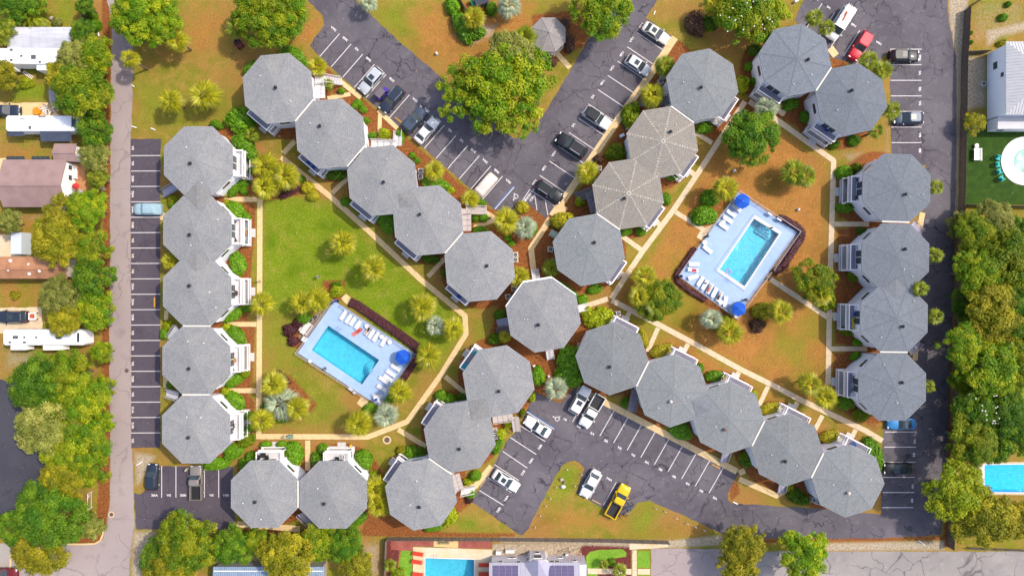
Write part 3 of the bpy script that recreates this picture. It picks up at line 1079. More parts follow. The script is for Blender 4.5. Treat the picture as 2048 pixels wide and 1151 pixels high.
def roof_mesh(m):
 mb = MB()
 nseg = 6
 uv = []
 for k in range(8):
  a, b_ = Vector(octv(R0, EAVE, k)), Vector(octv(R0, EAVE, k + 1))
  ap = Vector((0, 0, EAVE + RISE))
  e = (a - b_).normalized()
  sl_ = (ap - (a + b_) / 2).length
  rows = []
  for j in range(nseg):
   t0, t1 = j / nseg, (j + 1) / nseg
   q = [b_ + (ap - b_) * t0, a + (ap - a) * t0, a + (ap - a) * t1, b_ + (ap - b_) * t1]
   pts = q if j < nseg - 1 else q[:3]
   mb.add([tuple(p) for p in pts], [tuple(range(len(pts)))])
   mid = (a + b_) / 2
   for p, t in zip(pts, (t0, t0, t1, t1)):
    uv.append(((p - mid).dot(e) + 40 * k, t * sl_))
 nroof = len(mb.f)
 for k in range(8):   # fascia board and soffit
  a, b_ = octv(R0, EAVE, k), octv(R0, EAVE, k + 1)
  a2, b2 = octv(R0 - .04, EAVE - .24, k), octv(R0 - .04, EAVE - .24, k + 1)
  a3, b3 = octv(RWALL - .1, EAVE - .24, k), octv(RWALL - .1, EAVE - .24, k + 1)
  mb.add([a, b_, b2, a2], [(0, 1, 2, 3)], 1)
  mb.add([a2, b2, b3, a3], [(0, 1, 2, 3)], 1)
 me = mb.mesh('roof', [m, fascia])
 ul = me.uv_layers.new(name='UVMap')
 d = [0.0] * (2 * len(me.loops))
 for i, (u, v) in enumerate(uv):
  d[2 * i], d[2 * i + 1] = u, v
 ul.data.foreach_set('uv', d)
 return me


roof_me = [roof_mesh(m) for m in roof_mats[:3]]
roof_me += [roof_me[0], roof_mesh(roof_mats[4])]


def ridge_mesh(m, fill=.92):
 mb = MB()
 n = 14
 for i in range(n):
  t0, t1 = i / n, (i + fill) / n
  r0, r1 = R0 * (1 - t0) * .995, R0 * (1 - t1) * .995
  z0, z1 = EAVE + RISE * t0, EAVE + RISE * t1
  mb.add([(-.13, r0, z0 + .0), (0, r0, z0 + .025), (.13, r0, z0 + .0), (-.13, r1, z1 + .0), (0, r1, z1 + .02), (.13, r1, z1 + .0)], [(0, 1, 4, 3), (1, 2, 5, 4), (2, 1, 0)])
 return mb.mesh('ridge_cap', m)


ridge_me = [ridge_mesh(m, (.92, .92, .55)[i]) for i, m in enumerate(cap_mats[:3])]
ridge_me += [ridge_me[0], ridge_mesh(mat('ridge_cap_mid', '#868a8d', .9, (5, .15)))]
wmb = MB()
wmb.loft([[octv(RWALL, 0, -k) for k in range(8)], [octv(RWALL, EAVE - .2, -k) for k in range(8)]], 0, False)
for k in range(8):
 a, b_ = Vector(octv(RWALL + .04, 0, k)), Vector(octv(RWALL + .04, 0, k + 1))
 c = (a + b_) / 2
 wmb.box(c.x, c.y, 2.92, (a - b_).length, .05, .24, math.radians(67.5 - 45 * k) + PI / 2, 1)
wall_me = wmb.mesh('wall', [offwhite, white])
HW_APO = AP0 - INSET
# window facing +x, wall face at x = 0
win_me = MB().box(.03, 0, 0, .1, 2.0, 1.15).mesh('window', white)
pane_me = MB().box(.07, 0, 0, .05, 1.72, .88).mesh('pane', pane_m)
door_me = MB().box(.03, 0, 0, .1, 2.6, 2.2).mesh('patio_door', white)
dpane_me = MB().box(.07, -.62, 0, .05, 1.12, 1.98).box(.07, .62, 0, .05, 1.12, 1.98).mesh('pane', pane_m)
deck_lilac = mat('deck_boards', '#aaa4b4', .8, (2, .12, (9, .6, 1)))
deck_white = mat('white_deck_boards', '#eae4e4', .7, (2, .06, (9, .6, 1)))
BW, BD = 4.5, 1.5
bmb = MB()
for i in range(9):
 bmb.box(.05 + BD * (i + .5) / 9, 0, 2.93, BD / 9 - .012, BW, .1)
bmb.box(BD + .02, 0, 2.86, .06, BW + .1, .26, 0, 1).box(BD / 2, BW / 2, 2.86, BD, .06, .26, 0, 1).box(BD / 2, -BW / 2, 2.86, BD, .06, .26, 0, 1)
balc_me = [bmb.mesh('balcony', [d, white]) for d in (deck_lilac, deck_white)]


def rail_mesh(z0, hgt, D, Wd, gap=.14):
 mb = MB()
 mb.box(D, 0, z0 + hgt, .13, Wd + .13, .08).box(D / 2, Wd / 2, z0 + hgt, D, .13, .08).box(D / 2, -Wd / 2, z0 + hgt, D, .13, .08)
 mb.box(D, 0, z0 + .12, .06, Wd, .06).box(D / 2, Wd / 2, z0 + .12, D, .06, .06).box(D / 2, -Wd / 2, z0 + .12, D, .06, .06)
 n = int(Wd / gap)
 for i in range(n):
  mb.box(D, -Wd / 2 + Wd * (i + .5) / n, z0 + hgt / 2, .035, .035, hgt)
 n = int(D / gap)
 for i in range(n):
  for s in (-1, 1):
   mb.box(D * (i + .5) / n, s * Wd / 2, z0 + hgt / 2, .035, .035, hgt)
 return mb.mesh('railing', white)


rail_me = rail_mesh(2.98, 1.02, BD - .05, BW - .1)
post_me = MB().box(0, 0, 1.42, .16, .16, 2.84).mesh('post', white)
patio_me = MB().box(.85, 0, .1, 1.7, BW + .3, .2).mesh('patio', mat('patio_concrete', '#cfc8c4', .9, (2, .1)))
patio_rail_me = rail_mesh(.2, .95, 1.62, BW + .1, .2)
step_me = MB().box(0, 0, .06, .7, 1.5, .12).mesh('step', mat('patio_step', '#ddd6d2', .9, (2, .08)))
gut_me = MB().box(0, 0, 0, .24, EDGE * .98, .05).mesh('valley_strip', mat('valley_strip_paint', '#efe6d8', .7, (2, .08)))
gut_tan = MB().box(0, 0, 0, .3, EDGE * .98, .05).mesh('valley_strip', mat('valley_strip_tan', '#c0a588', .8, (2, .15)))


def saddle_mesh(m):
 t = 2.2
 z = EAVE + RISE * t / AP0 + .05
 A, B = (AP0 - t, 0, z), (AP0 + t, 0, z)
 E1, E2 = (AP0, EDGE / 2 * .96, EAVE + .05), (AP0, -EDGE / 2 * .96, EAVE + .05)
 me = MB().add([A, B, E1, E2], [(0, 1, 2), (1, 0, 3)]).mesh('saddle_roof', m)
 ul = me.uv_layers.new(name='UVMap')
 for l in me.loops:
  c = me.vertices[l.vertex_index].co
  ul.data[l.index].uv = (c.x, abs(c.y))
 return me


sad_m = [shingle_mat('saddle_shingles_%d' % i, *c) for i, c in enumerate((('#989694', '#8e8c8a', '#7d7c7b', '#979390'), ('#8c8f95', '#84878c', '#74777c', '#888b90')))]
saddle_me = [saddle_mesh(sad_m[i]) for i in (0, 1, 1, 0, 1)]
turb = MB().cyl(0, 0, -.3, .25, .16, .16, 10).ell(0, 0, .42, .3, .3, .26, 12, 8)
turb_me = [turb.mesh('roof_vent', m, True) for m in (mat('black_vent', (.012, .012, .014), .5), mat('pale_vent', '#e5d2c4', .5), mat('rusty_vent', '#8d6258', .8))]
pipe_me = MB().cyl(0, 0, -.2, .32, .075, .06, 8).mesh('vent_pipe', white)

VENTS = [(-10.6, 7), (-10, 10), (-10, -12), (-9.5, 15), (-10, 14), (-15, 13), (-15, 15), (-2, 22), (0, 22), (1, 18.5), (-10, 18.5), (0, 2), (-18, -13), (5, 5), (-15, -11), (15, -1), (10, -14), (-9, 10.5), (14.5, -18.5), (-5.5, 9), (22, 2), (-4.5, -15), (12, 14.5), (13.5, -16), (12, 16), (13.5, -10.5), (-6, 15.5), (-5.5, 20), (-9, 21), (-8, 20), (-4, 21.5)]
VKIND = {27: 1, 28: 2, 30: 1}
VALLEY = {(11, 12): 0, (12, 13): 0, (14, 15): 0, (16, 17): 0, (18, 19): 0, (20, 21): 0, (22, 23): 0, (24, 25): 0, (26, 27): 0, (28, 29): 0, (29, 30): 0, (5, 6): 0, (3, 4): 0, (2, 3): 0, (17, 18): 1, (7, 8): 0}
SADDLE = {(13, 14), (1, 2), (27, 28), (23, 24), (0, 1), (8, 9)}
house_objs = []


def roof_z(x, y, R=R0):
 """height of the roof over local (x, y)"""
 d = 0
 for k in range(8):
  a = math.radians(67.5 - 45 * k)
  d = max(d, x * math.cos(a) + y * math.sin(a))
 return EAVE + RISE * (1 - d / AP0)


for hi, (px, py, R, rot, bal, kind, lab) in enumerate(HOUSES):
 x, y = W(px, py, EAVE)
 s = R / 74.2 * .9985
 h = thing('octagonal_house', lab, 'house', x, y, 0, -math.radians(rot), 'octagonal houses of the complex', (s, s, 1.0))
 house_objs.append(h)
 put('roof', roof_me[kind], h)
 put('wall', wall_me, h)
 for k in range(8):
  put('ridge_cap', ridge_me[kind], h, None, -math.radians(45 * k))
 rr = random.Random(hi)

 def local(dx, dy):
  v = Vector((dx * .951 / S, -dy * .951 / S, 0))
  return Matrix.Rotation(math.radians(rot), 3, 'Z') @ v

 v = local(*VENTS[hi])
 put('roof_vent', turb_me[VKIND.get(hi, 0)], h, (v.x, v.y, roof_z(v.x, v.y)))
 for _ in range(2):
  a, q = rr.uniform(0, 2 * PI), rr.uniform(2.2, 4.4)
  put('vent_pipe', pipe_me, h, (q * math.cos(a), q * math.sin(a), roof_z(q * math.cos(a), q * math.sin(a))))
 kb_ = None
 if bal != 999:
  kb_ = round((bal - rot - 22.5) / 45) % 8
  na = math.radians(67.5 - 45 * kb_)
  p = Vector((math.cos(na), math.sin(na), 0)) * HW_APO
  b_ = put('balcony', balc_me[1 if hi < 7 else 0], h, p, na)
  put('railing', rail_me, b_)
  for sgn in (-1, 1):
   put('post', post_me, b_, (BD - .1, sgn * (BW / 2 - .1), 0))
  d_ = put('patio_door', door_me, h, p + Vector((0, 0, 4.15)), na)
  put('pane', dpane_me, d_)
  d_ = put('patio_door', door_me, h, p + Vector((0, 0, 1.35)), na)
  put('pane', dpane_me, d_)
  pt = put('patio', patio_me, h, p, na)
  put('railing', patio_rail_me, pt)
  put('step', step_me, h, p + Vector((math.cos(na), math.sin(na), 0)) * 2.05, na)
 for k in range(8):
  if k == kb_:
   continue
  near = kb_ is not None and (k - kb_) % 8 in (1, 7)
  if not near and (k - (kb_ or 0)) % 8 in (3, 5):
   continue
  na = math.radians(67.5 - 45 * k)
  p = Vector((math.cos(na), math.sin(na), 0)) * HW_APO
  for z in (3.7,):
   w_ = put('window', win_me, h, p + Vector((0, 0, z)), na)
   put('pane', pane_me, w_)


def edge_towards(i, j):
 a, b_ = HOUSES[i], HOUSES[j]
 ang = math.degrees(math.atan2(b_[0] - a[0], -(b_[1] - a[1])))
 k = round((ang - a[3] - 22.5) / 45) % 8
 return math.radians(67.5 - 45 * k)


for (i, j), t in VALLEY.items():
 na = edge_towards(i, j)
 put('valley_strip', (gut_me, gut_tan)[t], house_objs[i], (math.cos(na) * AP0, math.sin(na) * AP0, EAVE + .06 + .015 * t), na)
for i, j in SADDLE:
 put('saddle_roof', saddle_me[HOUSES[i][5]], house_objs[i], None, edge_towards(i, j))
# the central house has a pale rim gutter on its northern and western sides
hc = house_objs[10]
rim_me = MB().box(.0, 0, 0, .12, EDGE * 1.0, .14).mesh('rim_gutter', white)
rim_wide = MB().box(.04, 0, 0, .24, EDGE * 1.0, .14).mesh('rim_gutter', white)
for k in (7, 6, 0):
 na = math.radians(67.5 - 45 * k)
 put('rim_gutter', rim_wide if k == 7 else rim_me, hc, (math.cos(na) * AP0, math.sin(na) * AP0, EAVE - .03), na)

# ------------------------------------------------------------------ outside stairs
grey_paint = mat('grey_deck_paint', '#8b8288', .8, (3, .15))


def staircase(label, bottom, top, width, m, ztop=2.9, zbot=0.0, landing=None, rails=(-1, 1), cat='staircase'):
 """bottom, top in photograph px (at their own heights)"""
 a, b_ = Vector(W(*bottom, zbot)), Vector(W(*top, ztop))
 d = (b_ - a).length
 rot = math.atan2(b_.y - a.y, b_.x - a.x)
 t = thing('staircase', label, cat, a.x, a.y, 0, rot, 'outside staircases of the octagonal houses')
 n = max(4, int((ztop - zbot) / .24))
 tm = MB().box(0, 0, 0, d / n * .93, width, .06).mesh('tread', m)
 for i in range(n):
  put('tread', tm, t, (d * (i + .5) / n, 0, zbot + (ztop - zbot) * (i + 1) / n))
 for s_ in (-1, 1):
  y = s_ * (width / 2 + .03)
  mb = MB()
  # stringer
  mb.add([(0, y - .025, zbot - .02), (d, y - .025, ztop - .25), (d, y - .025, ztop + .02), (0, y - .025, zbot + .25), (0, y + .025, zbot - .02), (d, y + .025, ztop - .25), (d, y + .025, ztop + .02), (0, y + .025, zbot + .25)],
               [(0, 1, 2, 3), (7, 6, 5, 4), (0, 4, 5, 1), (3, 2, 6, 7), (0, 3, 7, 4), (1, 5, 6, 2)])
  mb.build('stringer', m, t)
  if s_ in rails:
   mb = MB()
   mb.tube((0, y, zbot + 1.0), (d, y, ztop + 1.0), .055, 6)
   for i in range(n + 1):
    f = i / n
    mb.box(d * f, y, zbot + (ztop - zbot) * f + .5, .05 if i in (0, n) else .03, .05 if i in (0, n) else .03, 1.0)
   mb.build('railing', m, t)
 if landing:
  Lx, Ly, oy = landing
  mb = MB()
  nb = max(3, int(Lx / .15))
  for i in range(nb):
   mb.box(d + Lx * (i + .5) / nb, oy, ztop, Lx / nb - .012, Ly, .07)
  mb.build('landing', m, t)
  mb = MB()
  for s_ in (-1, 1):
   mb.box(d + Lx / 2, oy + s_ * Ly / 2, ztop + 1, Lx, .1, .08)
   for i in range(int(Lx / .3)):
    mb.box(d + .15 + i * .3, oy + s_ * Ly / 2, ztop + .5, .035, .035, 1.0)
  mb.build('railing', m, t)
  for x_ in (d + .1, d + Lx - .1):
   for s_ in (-1, 1):
    MB().box(x_, oy + s_ * (Ly / 2 - .1), ztop / 2, .14, .14, ztop - .08).build('post', m, t)
 return t


staircase('white L shaped stair and walkway behind the grass strip and silver van', (685, 164), (648, 158), 1.3, deck_white, 2.9, 0, (1.6, 1.4, 0))
staircase('white boarded walkway running south from the northwest stair to the roof valley', (640, 162), (640, 197), 1.6, deck_white, 3.1, 2.7)
staircase('white stair under the roof edge next to the pale sedan', (797, 262), (795, 292), 1.3, deck_white)
staircase('white boarded walkway joining the stair near the pale sedan to the house', (793, 290), (742, 288), 1.3, deck_white, 3.1, 2.8)
staircase('pale grey stair of the L shaped landing near two palms', (974, 421), (932, 419), 1.4, mat('pale_grey_boards', '#cfc2bc', .8, (3, .12)))
staircase('pale grey boarded walkway beside the clipped bush squares', (933, 417), (933, 462), 1.5, mat('pale_grey_boards', ''), 3.05, 2.8)
staircase('dark grey wooden stair beside the small round yellow bush', (1150, 396), (1184, 384), 1.5, grey_paint)
staircase('dark grey wooden walkway leading south under the tan roof', (1178, 384), (1190, 424), 1.4, grey_paint, 3.1, 2.8)
staircase('dark grey wooden stair between two palms and the clipped hedge', (1276, 205), (1312, 208), 1.4, grey_paint)
staircase('dark grey wooden walkway below the palm tree at the roof corner', (1311, 204), (1342, 200), 1.4, grey_paint, 3.1, 2.8)
staircase('small white stair on the west side of the central house, upper of two', (994, 646), (1022, 640), 1.1, mat('lilac_grey_boards', '#c4bfd0', .7, (3, .1)), 3.0)
staircase('small framed stair with dark treads beside the central house, lower of two', (993, 661), (1022, 655), 1.0, mat('brown_boards', '#8c7a72', .8, (3, .15)), 3.0)
staircase('white stair on the south side of the central house', (1101, 718), (1097, 690), 1.2, deck_white, 3.0)
staircase('white stair bridging the north path to the central house', (1069, 538), (1073, 566), 1.2, deck_white, 3.0)
staircase('white bridge stair on the east side of the central house', (1176, 611), (1150, 619), 1.1, deck_white, 3.0)
staircase('white stair beside the fern bed and blue disabled bay', (1034, 862), (1030, 833), 1.2, mat('pale_grey_boards', ''), 2.9)
staircase('white boarded walkway from the fern bed stair to the house', (1026, 832), (985, 838), 1.3, mat('pale_grey_boards', ''), 3.1, 2.8)
staircase('pale L shaped stair beside the footpath of the four bay car park', (950, 977), (922, 983), 1.1, deck_white, 2.9)
staircase('grey boarded walkway from the pale stair up to the roof corner', (921, 980), (911, 947), 1.2, mat('pale_grey_boards', ''), 3.1, 2.8)
staircase('grey wooden walkway with white rail beside the triangular planting', (1262, 822), (1272, 778), 1.3, grey_paint, 3.1, 2.4)
staircase('white stair in the south corner between the joined southwestern pair', (628, 1052), (601, 1026), 1.0, mat('lilac_grey_boards', ''), 2.9)
staircase('white stair tucked between the two northern houses of the western row', (327, 388), (354, 372), 1.2, mat('lilac_grey_boards', ''), 2.9)
staircase('white stair with white treads tucked behind the third western house', (340, 679), (356, 655), 1.2, deck_white, 2.9)
staircase('white stair and railing beside the southernmost western house', (334, 784), (357, 792), 1.3, deck_white, 2.9)
staircase('thin white stair at the northern roof valley of the eastern row', (1841, 468), (1824, 447), 1.0, mat('lilac_grey_boards', ''), 2.9)
staircase('thin white stair at the southern roof valley of the eastern row', (1838, 682), (1819, 704), 1.0, mat('lilac_grey_boards', ''), 2.9)
staircase('white stair at the kerb below the fourth southern house', (1446, 923), (1453, 902), 1.1, mat('lilac_grey_boards', ''), 2.9)
staircase('white stair at the bent walkway below the easternmost southern house', (1561, 984), (1566, 962), 1.1, mat('lilac_grey_boards', ''), 2.9)
# ------------------------------------------------------------------ vehicles
PAINTS = {}


def paint(name, col, metal=.15):
 return mat('car_paint_' + name, col, .42, None, None, metal, .3, None, .12)


lamp_white = mat('headlight_lens', (.75, .75, .72), .15, spec=.7)
lamp_red = mat('tail_light_lens', (.35, .01, .012), .25, spec=.6)
plate = mat('number_plate', '#efe9e0', .5)

KIND = {   # length, width, height, belt z, [body stations (x fraction, half width frac, top z)], cabin (rear base, rear top, front top, front base), roof half width
 'sedan': dict(L=4.7, W=1.82, zb=.92, zr=1.43, body=[(-.5, .80, .70), (-.48, .9, .93), (-.40, .97, .98), (-.2, 1, .96), (.1, 1, .95), (.25, .99, .93), (.38, .96, .86), (.46, .88, .76), (.5, .74, .62)], cab=(-.40, -.25, .02, .20)),
 'suv': dict(L=4.75, W=1.9, zb=1.05, zr=1.72, body=[(-.5, .86, .75), (-.485, .94, 1.1), (-.42, .98, 1.1), (-.2, 1, 1.08), (.12, 1, 1.07), (.25, .99, 1.06), (.40, .96, 1.0), (.47, .9, .9), (.5, .78, .7)], cab=(-.475, -.41, .04, .19)),
 'hatch': dict(L=4.3, W=1.8, zb=.98, zr=1.52, body=[(-.5, .85, .72), (-.48, .93, 1.0), (-.42, .98, 1.0), (-.2, 1, .98), (.12, 1, .98), (.27, .99, .96), (.40, .95, .88), (.47, .87, .78), (.5, .72, .62)], cab=(-.47, -.36, .05, .25)),
 'coupe': dict(L=4.6, W=1.84, zb=.88, zr=1.32, body=[(-.5, .8, .68), (-.48, .9, .9), (-.40, .97, .95), (-.2, 1, .93), (.05, 1, .9), (.2, .99, .9), (.36, .96, .84), (.46, .87, .72), (.5, .7, .58)], cab=(-.36, -.17, .0, .14)),
 'van': dict(L=5.6, W=2.0, zb=1.25, zr=2.25, body=[(-.5, .92, .9), (-.49, .97, 1.3), (-.42, 1, 1.3), (-.1, 1, 1.3), (.2, 1, 1.28), (.32, .99, 1.2), (.43, .94, 1.08), (.485, .86, .95), (.5, .76, .75)], cab=(-.495, -.47, .19, .33)),
 'pickup': dict(L=5.7, W=1.98, zb=1.12, zr=1.82, body=[(-.04, .97, 1.12), (.0, 1, 1.12), (.15, 1, 1.11), (.22, .99, 1.12), (.40, .97, 1.06), (.475, .91, .98), (.5, .8, .75)], cab=(-.07, -.045, .13, .24)),
}


def make_vehicle(name, kind, label, cat, px, py, hd, col, roofcol=None, group=None, rack=False, sunroof=False, bedcol=None, scale=1.0, h=.9):
 scale *= 1.1
 K = KIND[kind]
 x, y = W(px, py, h)
 t = thing(name, label, cat, x, y, .021, head(*hd), group, scale)
 L, Wd, zb, zr = K['L'], K['W'], K['zb'], K['zr']
 P = col
 hw = Wd / 2
 rings = []
 for f, k, zt in K['body']:
  X, w = f * L, hw * k
  rings.append([(X, -w * .9, .24), (X, -w, .42), (X, -w, zt - .2), (X, -w * .95, zt - .05), (X, -w * .8, zt), (X, 0, zt + .035), (X, w * .8, zt), (X, w * .95, zt - .05), (X, w, zt - .2), (X, w, .42), (X, w * .9, .24)])
 if kind == 'pickup':
  rings.insert(0, [(-.05 * L,) + p[1:] for p in rings[0]])
 MB().loft(rings).build('body', P, t, True)
 rb, rt, ft, fb = [c * L for c in K['cab']]
 wb, wt = hw * .95, hw * {'van': .9, 'suv': .84, 'hatch': .82, 'pickup': .82}.get(kind, .78)

 def outline(x0, x1, w, z, c):
  return [(x0 + c, -w, z), (x1 - c, -w, z), (x1, -w + c, z), (x1, w - c, z), (x1 - c, w, z), (x0 + c, w, z), (x0, w - c, z), (x0, -w + c, z)]

 MB().loft([outline(rb, fb, wb, zb - .04, .22), outline(rt + .02, ft, wt + .02, zr - .07, .2), outline(rt + .12, ft - .12, wt - .1, zr, .2)]).build('cabin', P, t)
 if roofcol:
  MB().loft([outline(rt + .02, ft - .02, wt + .03, zr - .05, .2), outline(rt + .12, ft - .12, wt - .1, zr + .02, .2)]).build('roof_panel', roofcol, t)

 def slab(p, nm, off=.02, shrink=.12):
  p = [Vector(q) for q in p]
  c = sum(p, Vector()) / 4
  n = (p[1] - p[0]).cross(p[3] - p[0]).normalized()
  q = [v + (c - v) * shrink for v in p]
  vs = [tuple(v + n * off) for v in q] + [tuple(v - n * .03) for v in q]
  MB().add(vs, [(0, 1, 2, 3), (7, 6, 5, 4), (0, 4, 5, 1), (1, 5, 6, 2), (2, 6, 7, 3), (3, 7, 4, 0)]).build(nm, glass, t)

 z0, z1 = zb + .0, zr - .05
 slab([(fb, -wb, z0), (fb, wb, z0), (ft, wt, z1), (ft, -wt, z1)], 'windshield', .025, .1)
 slab([(rb, wb, z0), (rb, -wb, z0), (rt, -wt, z1), (rt, wt, z1)], 'rear_window', .025, .14)
 slab([(rb + .3, -wb, z0), (fb - .3, -wb, z0), (ft - .1, -wt, z1), (rt + .15, -wt, z1)], 'side_window', .025, .12)
 slab([(fb - .3, wb, z0), (rb + .3, wb, z0), (rt + .15, wt, z1), (ft - .1, wt, z1)], 'side_window', .025, .12)
 wx = (.31 * L, -.29 * L)
 wm = MB()
 wh = KIDS.get('wheel')
 if wh is None:
  m_ = MB()
  rg = []
  for yy, rr in ((-.11, .27), (-.11, .33), (.11, .33), (.11, .27)):
   rg.append([(rr * math.cos(2 * PI * i / 16), yy, rr * math.sin(2 * PI * i / 16)) for i in range(16)])
  m_.loft(rg)
  r_ = MB()
  r_.loft([[(.22 * math.cos(2 * PI * i / 10), yy, .22 * math.sin(2 * PI * i / 10)) for i in range(10)] for yy in (-.125, .125)])
  wh = KIDS['wheel'] = (m_.mesh('wheel', tyre), r_.mesh('rim', grey_metal))
 for xx in wx:
  for s_ in (-1, 1):
   w_ = put('wheel', wh[0], t, (xx, s_ * (hw - .08), .33))
   put('rim', wh[1], w_)
 for s_ in (-1, 1):
  MB().box(.485 * L, s_ * hw * .66, .72 if kind in ('sedan', 'coupe', 'hatch') else .86, .12, .34, .14).build('headlight', lamp_white, t)
  if kind != 'pickup':
   MB().box(-.488 * L, s_ * hw * .74, .84 if kind in ('sedan', 'coupe', 'hatch') else 1.0, .1, .26, .16).build('tail_light', lamp_red, t)
  MB().box(fb - .12, s_ * (hw + .1), zb + .05, .14, .24, .16).build('wing_mirror', P if roofcol is None else black, t)
 MB().box(.497 * L, 0, .42, .1, Wd * .74, .16).box(-.5 * L, 0, .45, .1, Wd * .78, .16).build('bumper', black if kind in ('pickup', 'van') else P, t)
 if rack:
  for s_ in (-1, 1):
   MB().box((rt + ft) / 2, s_ * (wt - .08), zr + .06, (ft - rt) * .82, .05, .05).build('roof_rail', steel if rack == 1 else black, t)
 if sunroof:
  MB().box(ft - .55, 0, zr + .006, .75, wt * 1.1, .025).build('sunroof', glass, t)
 if kind == 'pickup':
  bl = .43 * L
  x0 = -.5 * L
  mb = MB()
  for s_ in (-1, 1):
   mb.box(x0 + bl / 2, s_ * (hw - .07), .82, bl, .13, .66)
  mb.box(x0 + .05, 0, .84, .09, Wd - .27, .6).box(x0 + bl - .06, 0, .8, .1, Wd - .27, .62)
  mb.build('cargo_bed', P, t)
  MB().box(x0 + bl / 2, 0, .56, bl - .2, Wd - .27, .1).build('bed_floor', bedcol or black, t)
  for s_ in (-1, 1):
   MB().box(x0 - .02, s_ * (hw - .1), .95, .08, .14, .3).build('tail_light', lamp_red, t)
 return t


P_white, P_silver, P_black = paint('white', '#f7f5f4', .0), paint('silver', '#d6d8de', .2), paint('black', (.012, .013, .016), .1)
P_navy, P_blue, P_red, P_yel = paint('navy', (.022, .03, .05), .2), paint('blue', '#3f8fd0', .1), paint('red', '#d8223a', .1), paint('yellow', '#f5c400', .0)
P_greyblue, P_beige, P_brown = paint('steel_blue', '#4c586c', .2), paint('ivory', '#f3eadb', .0), paint('grey_brown', '#9d938c', .2)
CDIR, DDIR, EDIR = (-40, 46), (52, 34), (31, -54)
G_ = 'vehicles parked in the car parks'
make_vehicle('parked_suv', 'suv', 'silver white SUV with dark sunroof parked next to the purple cart', 'car', 742, 161, CDIR, P_silver, None, G_, 0, True)
make_vehicle('parked_suv', 'suv', 'dark navy SUV with roof rails parked between purple cart and yellow wheel stop', 'car', 784, 199, CDIR, P_navy, None, G_, 1)
make_vehicle('parked_suv', 'suv', 'steel blue crossover with black glass roof beside the white sedan', 'car', 829, 240, (40, -46), P_greyblue, None, G_, 0, True)
make_vehicle('parked_sedan', 'sedan', 'white sedan parked nose out beside the steel blue crossover', 'car', 853, 261, (40, -46), P_white, None, G_)
make_vehicle('parked_sedan', 'sedan', 'ivory sedan with sunroof at the north end of the row by the grass', 'car', 1312, 66, DDIR, P_beige, None, G_, 0, True)
make_vehicle('parked_hatchback', 'hatch', 'white rounded car with tinted sunroof next to the walkway palms', 'car', 1276, 130, DDIR, P_white, None, G_, 0, True)
make_vehicle('parked_suv', 'suv', 'white SUV with black roof and open white tailgate', 'car', 1194, 236, DDIR, P_white, P_black, G_, 2)
make_vehicle('parked_suv', 'suv', 'large black SUV with silver roof rails parked nose out', 'car', 1143, 291, (-52, -34), P_black, None, G_, 1, False, None, 1.12)
make_vehicle('parked_suv', 'suv', 'black SUV with open door beside the hatched no parking area', 'car', 1099, 383, DDIR, P_black, None, G_, 1)
van = make_vehicle('work_van', 'van', 'white work van loaded with ladders on its roof rack', 'van', 1679, 48, (-31, 50), P_white, None, G_)
make_vehicle('parked_minivan', 'suv', 'red minivan parked behind the grass corner', 'car', 1721, 92, (-31, 50), P_red, None, G_, 0, False, None, 1.04)
make_vehicle('parked_suv', 'suv', 'black SUV with shiny sky reflecting roof in the top eastern bay', 'car', 1808, 112, (1, 0), P_black, None, G_, 0, True)
make_vehicle('parked_suv', 'hatch', 'dark slate blue car nosed toward the eastern palms', 'car', 1817, 236, (-1, 0), P_greyblue, None, G_, 0, True, None, 1.08)
make_vehicle('parked_coupe', 'coupe', 'bright blue coupe half hidden under the eastern roof edge', 'car', 1804, 847, (-1, 0), P_blue, glass, G_)
make_vehicle('parked_sedan', 'sedan', 'black sedan beside the green hedge at the southeast house', 'car', 1798, 937, (-1, 0), P_black, None, G_, 0, True)
make_vehicle('parked_suv', 'suv', 'white SUV with sunroof parked next to the white pickup', 'car', 1160, 800, EDIR, P_white, None, G_, 0, True)
make_vehicle('pickup_truck', 'pickup', 'white pickup truck with black bed next to the white SUV', 'pickup truck', 1184, 821, (-31, 54), P_white, None, G_)
make_vehicle('parked_coupe', 'coupe', 'white coupe beside the blue line of the disabled bay', 'car', 1075, 853, (-50, -32), P_white, None, G_)
make_vehicle('parked_sedan', 'sedan', 'white sedan with sunroof alone among the four diagonal bays', 'car', 1012, 961, (50, 32), P_white, None, G_, 0, True)
make_vehicle('parked_sedan', 'sedan', 'white sedan backed up at the grass island near the bird bath', 'car', 1181, 967, (-25, 46), P_white, None, G_)
make_vehicle('pickup_truck', 'pickup', 'yellow pickup truck with black bed beside the bicycles', 'pickup truck', 1236, 1001, (27, -50), P_yel, None, G_)
make_vehicle('parked_hatchback', 'hatch', 'dark blue black hatchback at the west edge of the southwest car park', 'car', 304, 954, (2, -50), P_navy, None, G_)
make_vehicle('pickup_truck', 'pickup', 'grey brown pickup truck with black bed in the southwest car park', 'pickup truck', 392, 965, (0, -1), P_brown, None, G_, 0, False, None, .97)
make_vehicle('parked_sedan', 'sedan', 'dark shiny sedan on the tan drive at the western picture edge', 'car', 10, 221, (1, 0), P_navy, None, None, 0, False)
make_vehicle('parked_suv', 'suv', 'dark blue SUV with glass roof on the pale drive by the motorhome', 'car', 25, 633, (-1, 0), P_navy, None, None, 0, True)
make_vehicle('parked_sedan', 'sedan', 'dark red car at the bottom left corner of the picture', 'car', 4, 1147, (1, 0), paint('maroon', (.12, .012, .016), .1))

# open driver's door of the black SUV
ox, oy = W(1092, 393, .8)
